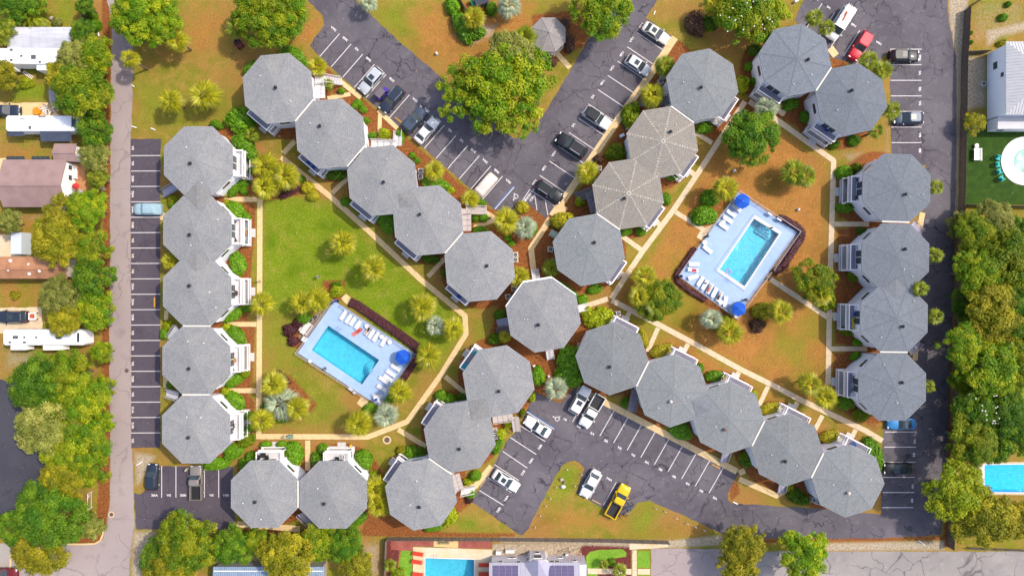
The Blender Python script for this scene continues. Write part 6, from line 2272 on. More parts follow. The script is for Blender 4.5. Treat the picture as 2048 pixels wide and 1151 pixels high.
def water_mat(name, tint, scale=1.6, amt=.1):
 m = bpy.data.materials.new(name)
 m.use_nodes = True
 nt = m.node_tree
 N, L = nt.nodes, nt.links
 N.remove(N['Principled BSDF'])
 tr = N.new('ShaderNodeBsdfTransparent')
 gl = N.new('ShaderNodeBsdfGlossy')
 gl.inputs['Roughness'].default_value = .06
 fr = N.new('ShaderNodeFresnel')
 fr.inputs['IOR'].default_value = 1.33
 ms = N.new('ShaderNodeMixShader')
 tc = N.new('ShaderNodeTexCoord')
 n = N.new('ShaderNodeTexNoise')
 n.inputs['Scale'].default_value = scale
 n.inputs['Detail'].default_value = 4
 n.inputs['Distortion'].default_value = 1.2
 L.new(tc.outputs['Object'], n.inputs['Vector'])
 bp = N.new('ShaderNodeBump')
 bp.inputs['Distance'].default_value = .1
 L.new(n.outputs['Fac'], bp.inputs['Height'])
 L.new(bp.outputs['Normal'], gl.inputs['Normal'])
 r = N.new('ShaderNodeMapRange')
 r.inputs['From Min'].default_value = .3
 r.inputs['From Max'].default_value = .7
 r.inputs['To Min'].default_value = 1 - amt
 r.inputs['To Max'].default_value = 1 + amt
 L.new(n.outputs['Fac'], r.inputs['Value'])
 mu = N.new('ShaderNodeVectorMath')
 mu.operation = 'SCALE'
 mu.inputs[0].default_value = tint
 L.new(r.outputs[0], mu.inputs['Scale'])  # light variation of the ripples is put into the water tint
 L.new(mu.outputs[0], tr.inputs['Color'])
 L.new(fr.outputs[0], ms.inputs['Fac'])
 L.new(tr.outputs[0], ms.inputs[1])
 L.new(gl.outputs[0], ms.inputs[2])
 L.new(ms.outputs[0], N['Material Output'].inputs['Surface'])
 return m


water_m = water_mat('pool_water', (.5, .88, .93))
water_rip = water_mat('rippled_pool_water', (.48, .87, .93), 2.4, .2)
DZ = .16


def inside(pts, x, y):
 r = False
 for a, b_ in zip(pts, pts[1:] + pts[:1]):
  if (a[1] > y) != (b_[1] > y) and x < (b_[0] - a[0]) * (y - a[1]) / (b_[1] - a[1]) + a[0]:
   r = not r
 return r


def cut_ground(P):
 """open the ground over a pool basin (the deck covers the ragged rim)"""
 import bmesh
 g = bpy.data.objects['ground'].data
 bm = bmesh.new()
 bm.from_mesh(g)
 x0, x1 = min(p[0] for p in P), max(p[0] for p in P)
 y0, y1 = min(p[1] for p in P), max(p[1] for p in P)
 kill = [f for f in bm.faces if f.calc_area() < 1 and x0 - .5 < f.verts[0].co.x < x1 + .5 and y0 - .5 < f.verts[0].co.y < y1 + .5 and any(inside(P, v.co.x, v.co.y) for v in f.verts)]
 bmesh.ops.delete(bm, geom=kill, context='FACES')
 bm.to_mesh(g)
 bm.free()


def pool(name, deck_px, water_px, deck_m, basin, water, depth=1.4, coping=None, label=None, dz=DZ):
 """deck slab with an open basin; deck and water corners in matching cyclic order"""
 D = [W(*p, dz) for p in deck_px]
 Q = [W(*p, dz) for p in water_px]
 mb = MB()
 n = len(D)
 for i in range(n):
  j = (i + 1) % n
  mb.add([D[i] + (dz,), D[j] + (dz,), Q[j] + (dz,), Q[i] + (dz,)], [(0, 1, 2, 3)])
  mb.add([D[i] + (-.1,), D[j] + (-.1,), D[j] + (dz,), D[i] + (dz,)], [(0, 1, 2, 3)])
 o = mb.build('pool_deck', deck_m)
 struct(o)
 mb = MB()
 for i in range(n):
  j = (i + 1) % n
  mb.add([Q[i] + (dz,), Q[j] + (dz,), Q[j] + (-depth,), Q[i] + (-depth,)], [(0, 1, 2, 3)])
 mb.add([q + (-depth,) for q in Q], [tuple(range(n))])
 t = thing('swimming_pool', label, 'swimming pool', 0, 0)
 mb.build('basin', basin, t)
 MB().add([q + (.03,) for q in Q], [tuple(range(n))]).build('water', water, t)
 cut_ground(Q)
 if coping:
  c = Vector((sum(q[0] for q in Q) / n, sum(q[1] for q in Q) / n))
  O = [tuple(c + (Vector(q) - c) * (1 + coping / (Vector(q) - c).length)) for q in Q]
  for i in range(n):
   j = (i + 1) % n
   MB().add([O[i] + (dz + .05,), O[j] + (dz + .05,), Q[j] + (dz + .05,), Q[i] + (dz + .05,), O[i] + (dz + .001,), O[j] + (dz + .001,), Q[j] + (dz - .1,), Q[i] + (dz - .1,)],
                     [(0, 1, 2, 3), (4, 5, 1, 0), (7, 3, 2, 6)]).build('coping', coping_m, t)
 return t, D, Q


p1, D1, Q1 = pool('p', [(668.5, 601.5), (829.5, 706.5), (758.3, 811.5), (595.5, 705)], [(656.3, 650.6), (758.3, 719.4), (723.8, 768.6), (623.3, 699.8)], deck_blue, basin_m, water_m, 1.4, None, 'turquoise rectangular pool on pale blue deck beside the green lawn')
p2, D2, Q2 = pool('p', [(1476.3, 385), (1595, 463.7), (1472.6, 635), (1357, 551)], [(1508, 437), (1557.8, 467.8), (1489, 572), (1439.3, 538)], deck_blue, basin_m, water_rip, 1.4, .62, 'turquoise rectangular pool with white coping and corner steps on the brown lawn')
# round steps of the first pool, square steps of the second
mid = (Vector(Q1[1]) + Vector(Q1[2])) / 2
st = Vector(W(743, 741))
ed = (Vector(Q1[2]) - Vector(Q1[1])).normalized()
a0 = math.atan2(ed.y, ed.x)
for r, z in ((1.5, -1.0), (1.15, -.65), (.8, -.3), (.45, -.02)):
 mb = MB()
 pts = [(st.x + r * math.cos(a0 - PI + PI * i / 16), st.y + r * math.sin(a0 - PI + PI * i / 16)) for i in range(17)]
 mb.prism(pts, -1.38, z)
 mb.build('round_step', mat('pool_step', (.26, .54, .62), .6), p1)
 MB().path([(x, y, z + .02) for x, y in pts], .025, 4).build('step_edge', mat('step_edge_blue', (.05, .3, .5), .5), p1)
u2 = (Vector(Q2[1]) - Vector(Q2[0])).normalized()
v2 = (Vector(Q2[3]) - Vector(Q2[0])).normalized()
c2 = Vector(Q2[0]) + u2 * 3.2
for w_, l_, z in ((2.9, 1.6, -1.0), (2.3, 1.2, -.65), (1.7, .8, -.3), (1.1, .42, -.02)):
 c = c2 + v2 * l_ / 2
 MB().box(c.x, c.y, (z - 1.38) / 2, w_, l_, z + 1.38, math.atan2(u2.y, u2.x)).build('square_step', mat('pool_step', ''), p2)
 q = [c2 - u2 * w_ / 2, c2 - u2 * w_ / 2 + v2 * l_, c2 + u2 * w_ / 2 + v2 * l_, c2 + u2 * w_ / 2]
 MB().path([(x.x, x.y, z + .02) for x in q], .025, 4).build('step_edge', mat('step_edge_blue', ''), p2)
# expansion joint line of the second deck
q0, q1 = Vector(W(1506, 428, DZ)), Vector(W(1427.5, 539.5, DZ))
q3 = Vector(W(1488.5, 583, DZ))
for a, b_ in ((q0, q1), (q1, q3)):
 d = b_ - a
 MB().box((a.x + b_.x) / 2, (a.y + b_.y) / 2, DZ + .006, d.length, .07, .008, math.atan2(d.y, d.x)).build('drain_line', mat('drain_grey', '#6c7f9a', .7), bpy.data.objects['pool_deck.001'])


def handrail(pool_t, px, py, along, inward, n=2):
 x, y = W(px, py, .5)
 al, iw = Vector((along[0], -along[1])).normalized(), Vector((inward[0], -inward[1])).normalized()
 for k in range(n):
  c = Vector((x, y)) + al * (k - .5) * .55
  pts = []
  for t, z in ((-.5, DZ), (-.5, .8), (-.35, .98), (.0, .98), (.25, .75), (.3, -.8)):
   q = c + iw * t
   pts.append((q.x, q.y, z))
  MB().path(pts, .03, 6).build('handrail', steel, pool_t)


handrail(p1, 677, 659, (10, 7), (-6, 9))
handrail(p1, 741, 740, (7, -10), (-9, -6))
handrail(p2, 1460, 556, (10, 7), (6, -9))
handrail(p2, 1540, 457, (10, 7), (-6, 9), 1)


# ------------------------------------------------------------------ pool fences
def rail_fence(label, runs, m, h=1.2, step=2.2, bars=.16, name='pool_fence', group='metal fences round the pools'):
 t = thing(name, label, 'fence', 0, 0, 0, 0, group)
 pm = MB().box(0, 0, h / 2 + .03, .07, .07, h + .06).mesh('post', m)
 for pts in runs:
  P = [Vector(W(*p, .3)) for p in pts]
  for a, b_ in zip(P, P[1:]):
   d = b_ - a
   rot = math.atan2(d.y, d.x)
   n = max(1, round(d.length / step))
   for i in range(n + 1):
    q = a + d * i / n
    put('post', pm, t, (q.x, q.y, 0), rot)
   MB().box(0, 0, h, d.length, .06, .05).box(0, 0, .15, d.length, .04, .04).build('rail', m, t, False, ((a.x + b_.x) / 2, (a.y + b_.y) / 2, 0), rot)
   mb = MB()
   for i in range(int(d.length / bars)):
    mb.box(-d.length / 2 + (i + .5) * bars, 0, h / 2 + .08, .018, .018, h - .14)
   mb.build('bars', m, t, False, ((a.x + b_.x) / 2, (a.y + b_.y) / 2, 0), rot)
 return t


fence_m = mat('fence_aluminium', '#c9c4cc', .5, None, None, .2)
rail_fence('thin pale metal fence round the lawn pool deck', [[(684, 610), (831.5, 707), (758.5, 814)], [(737, 798), (593, 706), (667, 599)]], fence_m)
rail_fence('thin pale metal fence round the blue pool on the brown lawn', [[(1405, 480), (1355, 551), (1472.5, 637.5), (1540, 545)], [(1545, 540), (1598, 463.5), (1476.5, 382.5), (1414, 466)]], fence_m)

# ------------------------------------------------------------------ loungers, tables, parasols
lounge_m = mat('white_lounger_plastic', '#f6f3f1', .5)


def lounger_proto(m, nm):
 bed = MB()
 for i in range(9):
  bed.box(-.88 + i * .145 + .07, 0, .33, .125, .6, .035)
 fr = MB()
 for s_ in (-1, 1):
  fr.box(0.0, s_ * .32, .31, 1.95, .06, .07)
 fr.box(-.96, 0, .31, .06, .66, .07)
 bk = MB()
 for i in range(5):
  f = (i + .5) / 5
  bk.box(.42 + f * .55, 0, .36 + f * .22, .105, .6, .035, 0)
 leg = MB().cyl(0, 0, 0, .3, .03, .035, 6)
 return bed.mesh('bed_slats', m), fr.mesh('frame', m), bk.mesh('backrest', m), leg.mesh('leg', m)


LP = {}


def lounger(label, px, py, d, m=lounge_m, z=DZ, group='white loungers on the pool decks', name='sun_lounger', cat='sun lounger', sc=1.0):
 if m.name not in LP:
  LP[m.name] = lounger_proto(m, m.name)
 a, b_, c, e = LP[m.name]
 x, y = W(px, py, z + .3)
 t = thing(name, label, cat, x, y, z, head(*d), group, sc)
 put('bed_slats', a, t)
 put('frame', b_, t)
 put('backrest', c, t)
 for sx in (-.8, .75):
  for sy in (-1, 1):
   put('leg', e, t, (sx, sy * .3, 0))
 return t


# d points from the foot end to the backrest
U1 = (40, -62)
for (px, py, d, lab) in [
 (686.8, 629.8, U1, 'white lounger at the northwestern end of the row by the lawn pool fence'),
 (697.4, 636.6, U1, 'second white lounger from the northwest by the lawn pool fence'),
 (706, 641, U1, 'third white lounger from the northwest by the lawn pool fence'),
 (716.6, 647.9, U1, 'white lounger next to the person on the red float'),
 (735.8, 660, U1, 'white lounger with a person in dark clothes lying on it'),
 (743.2, 667, U1, 'empty white lounger next to the lying person at the lawn pool'),
 (752, 672.7, U1, 'empty white lounger between the lying person and the two round tables'),
 (767.8, 682.4, U1, 'white lounger standing between two small round tables'),
 (791, 734.8, (65, 45), 'white lounger nearest the lawn pool parasol'),
 (781.6, 746, (65, 45), 'second white lounger below the lawn pool parasol'),
 (776, 755.6, (65, 45), 'white lounger behind the crooked long lounger'),
 (767, 759.5, (65, 48), 'white lounger pulled forward toward the round pool steps'),
 (763.3, 775.4, (65, 42), 'white lounger nearest the round white table of the lawn pool'),
 (1472.6, 415.7, (-55, -36), 'white lounger in the shade of the northern blue parasol'),
 (1462.4, 426.7, (-55, -36), 'white lounger second from the northern blue parasol'),
 (1455.6, 439, (-55, -36), 'white lounger beside the small round side table'),
 (1447, 452, (-55, -36), 'white lounger next to the pool gate, south of the small side table'),
 (1415, 498.5, (-55, -42), 'lone white lounger beside a round table on the western deck edge'),
 (1388, 528, (-65, 2), 'white lounger just north of the one with the red towel'),
 (1386, 539.6, (-65, -8), 'white lounger with a red patterned towel'),
 (1386.7, 553.7, (-65, 20), 'white lounger at the western corner of the blue pool deck'),
 (1400.8, 562.2, (-45, 66), 'white lounger east of the western deck corner'),
 (1409.8, 569.5, (-42, 66), 'white lounger with a dark bag beside the sunbathers'),
 (1419, 577, (-36, 66), 'white lounger under the sunbather with a red swimsuit'),
 (1428.8, 584.6, (-36, 66), 'empty white lounger between the two sunbathers'),
 (1438.5, 592.6, (-36, 66), 'white lounger under the dark haired sunbather'),
 (1450.7, 603, (-14, 76), 'white lounger nearest the southern blue parasol'),
]:
 lounger(lab, px, py, d)


def round_table(label, px, py, r=.42, h=.5, m=lounge_m, z=DZ, group='small round pool tables'):
 x, y = W(px, py, z + h)
 t = thing('side_table', label, 'table', x, y, z, 0, group)
 MB().cyl(0, 0, h - .05, h, r, r, 18).build('table_top', m, t)
 for i in range(4):
  a = PI / 4 + i * PI / 2
  MB().tube((r * .75 * math.cos(a), r * .75 * math.sin(a), 0), (r * .55 * math.cos(a), r * .55 * math.sin(a), h - .04), .025, 6).build('leg', m, t)
 return t


round_table('round white table at the heads of the dark clothed sunbather loungers', 733.5, 651.5)
round_table('round white table west of the last fence lounger', 763.3, 673)
round_table('round white table east of the last fence lounger', 779.3, 683.3)
round_table('round white table beside the lone western lounger', 1410, 484.8)
round_table('small round side table between two loungers near the gate', 1447, 443.7, .36)
round_table('round white table beside the lounger nearest the southern parasol', 1442, 604)
round_table('small white table outside the shade of the southern parasol', 1472.5, 632, .4)
para_m = [mat('blue_canvas', '#1556c8', .8, (1.2, .06)), mat('blue_canvas_light', '#1b63d6', .8, (1.2, .06))]


def parasol(label, px, py, r=1.32, n=6, h=2.3, rot=0.0, table=True):
 x, y = W(px, py, h)
 t = thing('parasol', label, 'parasol', x, y, DZ, rot, 'blue parasols on the pool decks')
 for i in range(n):
  a0, a1 = 2 * PI * i / n, 2 * PI * (i + 1) / n
  am = (a0 + a1) / 2
  rim0, rim1 = (r * math.cos(a0), r * math.sin(a0), h - .42), (r * math.cos(a1), r * math.sin(a1), h - .42)
  rm_ = (r * .93 * math.cos(am), r * .93 * math.sin(am), h - .42)
  m0, m1 = (r * .5 * math.cos(a0), r * .5 * math.sin(a0), h - .17), (r * .5 * math.cos(a1), r * .5 * math.sin(a1), h - .17)
  mm = (r * .47 * math.cos(am), r * .47 * math.sin(am), h - .2)
  mb = MB()
  mb.add([(0, 0, h), m0, mm, m1, rim0, rm_, rim1, (rim0[0], rim0[1], h - .55), (rm_[0], rm_[1], h - .54), (rim1[0], rim1[1], h - .55)], [(0, 1, 2), (0, 2, 3), (1, 4, 5, 2), (2, 5, 6, 3), (4, 7, 8, 5), (5, 8, 9, 6)])
  mb.build('canopy_panel', para_m[i % 2], t)
  MB().tube((0, 0, h - .03), (rim0[0], rim0[1], h - .44), .012, 4).build('rib', steel, t)
 MB().tube((0, 0, 0), (0, 0, h + .08), .025, 8).build('pole', steel, t)
 MB().cyl(0, 0, 0, .09, .28, .24, 14).build('base', black, t)
 if table:
  tt = thing('patio_table', 'round white table ' + label.replace('blue parasol', 'under the blue parasol'), 'table', x, y, DZ, 0, 'tables under the blue parasols')
  MB().ring(0, 0, 0, .05, .55, 20).build('table_top', lounge_m, tt, False, (0, 0, .72))
  for i in range(4):
   a = i * PI / 2
   MB().tube((.5 * math.cos(a), .5 * math.sin(a), 0), (.4 * math.cos(a), .4 * math.sin(a), .71), .022, 6).build('leg', lounge_m, tt)
 return t


parasol('blue parasol at the eastern corner of the lawn pool', 805, 713.8, 1.36, 6, 2.35, .2)
parasol('blue parasol at the northern corner of the blue pool deck', 1486, 401.6, 1.36, 6, 2.35, .5)
parasol('blue parasol at the southern corner of the blue pool deck', 1479, 617.4, 1.3, 6, 2.35, .35)


def closed_parasol(label, px, py, z=DZ):
 x, y = W(px, py, 1.6)
 t = thing('parasol', label, 'parasol', x, y, z, 0, 'closed blue parasols')
 MB().loft([[(k * r * math.cos(2 * PI * i / 12), k * r * math.sin(2 * PI * i / 12), zz) for i in range(12) for k in ((1, .62)[i % 2],)] for zz, r in ((.95, .2), (1.3, .3), (1.8, .22), (2.35, .05))]).build('folded_canopy', para_m[0], t)
 MB().tube((0, 0, 0), (0, 0, 2.45), .025, 8).build('pole', steel, t)
 MB().cyl(0, 0, 0, .09, .28, .24, 14).build('base', black, t)


closed_parasol('closed blue parasol at the northern corner of the lawn pool deck', 671, 601.8)
closed_parasol('closed blue parasol at the western corner of the blue pool deck', 1363, 552)
closed_parasol('closed blue parasol standing through the white table of the lawn pool', 752, 799)
round_table('round white dining table at the bottom corner of the lawn pool', 753.4, 796, .62, .72)


def chair(label, px, py, hd, m, z=0.0, group='garden chairs', name='garden_chair', sc=1.0):
 key = 'chair_' + m.name
 if key not in KIDS:
  KIDS[key] = (MB().box(0, 0, .42, .5, .52, .06).mesh('seat', m), MB().box(-.27, 0, .68, .07, .5, .5).mesh('backrest', m), MB().box(0, 0, .2, .05, .05, .4).mesh('leg', m), MB().box(0, 0, .62, .48, .07, .05).mesh('armrest', m))
 a, b_, c, e = KIDS[key]
 x, y = W(px, py, z + .4)
 t = thing(name, label, 'chair', x, y, z, head(*hd), group, sc)
 put('seat', a, t)
 put('backrest', b_, t)
 for sx in (-.2, .2):
  for sy in (-.22, .22):
   put('leg', c, t, (sx, sy, 0))
 for sy in (-.27, .27):
  put('armrest', e, t, (0, sy, 0))
 return t


for px, py, hd, lab in ((749, 790, (3, 10), 'white garden chair north of the lawn pool dining table'), (760, 803, (-8, -8), 'white garden chair southeast of the lawn pool dining table'), (762, 792, (-8, 3), 'white garden chair east of the lawn pool dining table'), (1474, 407, (12, -6), 'white chair in the shade west of the northern parasol'), (1490, 411, (-3, -10), 'white chair south of the northern parasol'), (1462.5, 620, (12, -2), 'white chair west of the southern parasol'), (1476, 606, (2, 10), 'dark chair north of the southern parasol')):
 chair(lab, px, py, hd, black if 'dark' in lab else lounge_m, DZ, 'chairs on the pool decks')

# float ring in the second pool, towel, bag, lost things
x, y = W(1456, 543)
mb = MB()
n = 18
mb.loft([[((.42 + .13 * math.cos(b_)) * math.cos(a), (.42 + .13 * math.cos(b_)) * math.sin(a), .13 * math.sin(b_)) for b_ in [2 * PI * j / 8 for j in range(8)]] for a in [2 * PI * i / n for i in range(n + 1)]], 0, False)
tag(mb.build('swim_ring', mat('lilac_vinyl', '#b79bd8', .3), None, True, (x, y, .1)), 'lilac swim ring floating in the blue pool', 'swim ring')
x, y = W(1388.5, 540, .55)
tag(MB().box(0, 0, 0, .75, .5, .03).build('towel', mat('red_towel', '#d8415a', .95, (6, .35)), None, False, (x, y, DZ + .4), head(-65, -8)), 'red patterned towel lying on a western lounger', 'towel')
x, y = W(1411, 566, .5)
tag(MB().box(0, 0, .12, .35, .25, .24, 0, 0, .8).build('bag', black, None, False, (x, y, DZ + .36)), 'small black bag on a lounger beside the sunbathers', 'bag')
x, y = W(1418, 589, .3)
tag(MB().box(0, 0, .14, .34, .34, .28, .4).build('cool_box', mat('blue_plastic', '#2c66c8', .5), None, False, (x, y, DZ)), 'blue cool box at the fence behind the sunbathers', 'cool box')
x, y = W(649.5, 736.5, .4)
t = thing('pool_fitting', 'round black device on the southern edge of the lawn pool deck', 'pool equipment', x, y, DZ)
MB().cyl(0, 0, 0, .7, .26, .22, 14).build('tank', dark_metal, t)
MB().ring(0, 0, .705, .08, .16, 14).build('valve_ring', steel, t)
for px, py, lab in ((701, 778, 'long white box on the southern fence of the lawn pool'), (709, 784.5, 'short white box on the southern fence of the lawn pool'), (620, 722, 'white sign on the western corner fence of the lawn pool')):
 x, y = W(px, py, .5)
 o = MB().box(0, 0, .45, .85 if 'long' in lab else .55, .3, .7).build('storage_box', lounge_m, None, False, (x, y, .0), math.atan2(-D1[2][1] * 0 - 66, 100) if False else math.atan2(-66, 100))
 tag(o, lab, 'box')
for k, (px, py, lab) in enumerate(((1538.5, 428, 'white wall box on the northern fence of the blue pool, western one'), (1557, 439, 'white wall box on the northern fence of the blue pool, eastern one'))):
 x, y = W(px, py, .6)
 tag(MB().box(0, 0, .75, .9, .25, .5).box(0, 0, .25, .1, .1, .5).build('notice_board', lounge_m, None, False, (x, y, 0), math.atan2(-66, 100)), lab, 'notice board')
for px, py, lab in ((1414.5, 472, 'dark gate post group at the western pool entrance'), (1538, 556, 'dark gate post at the pool path entrance'), (1491, 599, 'black waste bin near the southern parasol')):
 x, y = W(px, py, .5)
 o = thing('bin', lab, 'bin', x, y, DZ if 'waste' in lab else .02)
 MB().cyl(0, 0, 0, .75, .2, .24, 12).build('bucket', dark_metal, o)
 MB().cyl(0, 0, .75, .82, .27, .2, 12).build('lid', black, o)

# barbecue corner west of the lawn pool
x, y = W(611.5, 655.5, .6)
pd = sheet('pavement', [(604, 683), (596, 672), (640, 616), (651, 622), (612, 680)], mat('barbecue_paving', '#a08468', .95, (2, .25), (6, .02)), .02, .05)
t = thing('picnic_table', 'long white picnic table in the barbecue corner', 'table', x, y, .02, head(40, -56), None)
for i in range(4):
 MB().box(0, -.36 + i * .24, .74, 2.35, .215, .05).build('top_plank', mat('white_plank', '#efe7e0', .7, (3, .08)), t)
for s_ in (-1, 1):
 MB().box(0, s_ * .75, .44, 2.2, .26, .05).build('bench_plank', mat('white_plank', ''), t)
 MB().box(s_ * .85, 0, .4, .08, 1.6, .08).box(s_ * .85, .4, .37, .08, .08, .74).box(s_ * .85, -.4, .37, .08, .08, .74).build('trestle', mat('white_plank', ''), t)
for px, py, lab in ((632.5, 633.5, 'eastern silver grill of the barbecue corner'), (623, 640, 'western silver grill of the barbecue corner')):
 x, y = W(px, py, .8)
 t = thing('grill', lab, 'grill', x, y, .02, head(40, -56), 'grills')
 MB().box(0, 0, .82, .75, .5, .26, 0, 0, .85).build('fire_box', grey_metal, t)
 MB().box(0, 0, .96, .6, .36, .02).build('grate', dark_metal, t)
 MB().cyl(0, 0, 0, .7, .07, .07, 8).build('stand', dark_metal, t)
x, y = W(608.5, 678, .5)
tag(MB().box(0, 0, .4, .85, .75, .8, 0, 0, .95).build('storage_chest', lounge_m, None, False, (x, y, .02), head(40, -56)), 'white storage chest at the pool fence of the barbecue corner', 'chest')

# ------------------------------------------------------------------ balcony and patio furniture
teal, blue_c, brown_c, yellow_c = mat('turquoise_plastic', '#1fb4c4', .5), mat('blue_cushion', '#2358b4', .8), mat('dark_brown_wicker', (.05, .04, .035), .8), mat('yellow_vinyl', '#f3c832', .4)
for px, py, hd, m, z, lab in [
 (469, 444, (1, .6), brown_c, 2.98, 'dark wicker chair at the north end of the second western balcony'),
 (470, 480, (1, -.6), brown_c, 2.98, 'dark wicker chair at the south end of the second western balcony'),
 (489, 450, (1, .5), teal, .2, 'northern turquoise chair on the second western patio'),
 (489, 483, (1, -.5), teal, .2, 'southern turquoise chair on the second western patio'),
 (465, 707, (1, .3), brown_c, 2.98, 'dark chair at the north end of the fourth western balcony'),
 (465, 738, (1, -.3), brown_c, 2.98, 'dark chair at the south end of the fourth western balcony'),
 (466, 851, (1, 0), black, 2.98, 'black chair on the fifth western balcony'),
 (465, 863, (.6, 1), lounge_m, 2.98, 'white chair on the fifth western balcony'),
 (518, 913, (.3, -1), black, 2.98, 'western black chair on the southwestern pair balcony'),
 (534, 913, (-.3, -1), black, 2.98, 'eastern black chair on the southwestern pair balcony'),
 (675, 916, (0, -1), black, 2.98, 'black chair on the second southwestern balcony'),
 (687, 912, (-1, 0), lounge_m, 2.98, 'white chair on the second southwestern balcony'),
 (618, 325, (-.7, .7), blue_c, 2.98, 'western blue cushioned chair on the second diagonal balcony'),
 (628, 334, (-.7, .7), blue_c, 2.98, 'eastern blue cushioned chair on the second diagonal balcony'),
 (918, 593, (-.7, .7), blue_c, 2.98, 'dark blue chair on the fifth diagonal balcony'),
 (950, 704, (-.8, -.6), teal, 2.98, 'northern turquoise chair of the turquoise balcony'),
 (935, 727, (-.8, -.6), teal, 2.98, 'middle turquoise chair of the turquoise balcony'),
 (928, 732, (-.8, -.6), teal, 2.98, 'southern turquoise chair of the turquoise balcony'),
 (1552, 185, (-.5, .8), blue_c, 2.98, 'blue chair on the balcony of the blue-grey northern house'),
 (1532, 170, (-.5, .8), grey_metal, 2.98, 'pale chair on the balcony of the blue-grey northern house'),
 (1646, 251, (-.5, .8), blue_c, 2.98, 'western blue chair of the trio behind the red minivan house'),
 (1653, 259, (-.5, .8), blue_c, 2.98, 'middle blue chair of the trio behind the red minivan house'),
 (1661, 260, (-.5, .8), blue_c, 2.98, 'eastern blue chair of the trio behind the red minivan house'),
 (1716, 360, (-1, .2), brown_c, 2.98, 'brown chair on the first eastern balcony'),
 (1714, 395, (-1, -.2), brown_c, 2.98, 'brown round chair at the south end of the first eastern balcony'),
 (1697, 365, (-1, 0), black, .2, 'dark chair on the first eastern patio, northern one'),
 (1697, 394, (-1, 0), black, .2, 'dark chair on the first eastern patio, southern one'),
 (1717, 495, (-1, 0), black, 2.98, 'black chair at the north end of the second eastern balcony'),
 (1715, 533, (-1, 0), black, 2.98, 'black chair at the south end of the second eastern balcony'),
 (1709, 755, (-1, 0), brown_c, 2.98, 'dark chair at the north end of the fourth eastern balcony'),
 (1704, 788, (-1, 0), lounge_m, 2.98, 'white chair at the south end of the fourth eastern balcony'),
 (1708, 888, (1, -1), blue_c, 2.98, 'blue chair on the balcony of the easternmost southern house'),
]:
 chair(lab, px, py, hd, m, z, 'chairs on balconies and patios', 'balcony_chair', 1.15)
for px, py, lab in ((1711, 641, 'northern yellow pool float on an eastern balcony'), (1711, 652, 'southern yellow pool float on an eastern balcony')):
 x, y = W(px, py, 3.4)
 mb = MB()
 mb.loft([[((.38 + .16 * math.cos(b_)) * math.cos(a), (.46 + .16 * math.cos(b_)) * math.sin(a), .16 * math.sin(b_)) for b_ in [2 * PI * j / 8 for j in range(8)]] for a in [2 * PI * i / 16 for i in range(17)]], 0, False)
 tag(mb.build('pool_float', yellow_c, None, True, (x, y, 3.16)), lab, 'pool float', 'yellow pool floats')
for px, py, lab, m, z in ((470, 586, 'round dark fire table on the middle western balcony', brown_c, 2.98), (493, 465, 'small tan table on the second western patio', wood_tan, .2), (467, 720, 'brown tiled table on the fourth western balcony', wood_tan, 2.98), (1713, 628, 'blue covered table on the yellow float balcony', blue_c, 2.98), (526, 909, 'small dark table on the southwestern pair balcony', black, 2.98), (1706, 770, 'grey table on the fourth eastern balcony', grey_metal, 2.98)):
 round_table(lab, px, py, .5, .55, m, z, 'tables on balconies')

# ------------------------------------------------------------------ people
skin_tones = {'light': mat('skin_light', (.52, .32, .23), .6), 'tan': mat('skin_tan', (.34, .18, .11), .6)}


def cloth(name, col):
 return mat('cloth_' + name, col, .9)


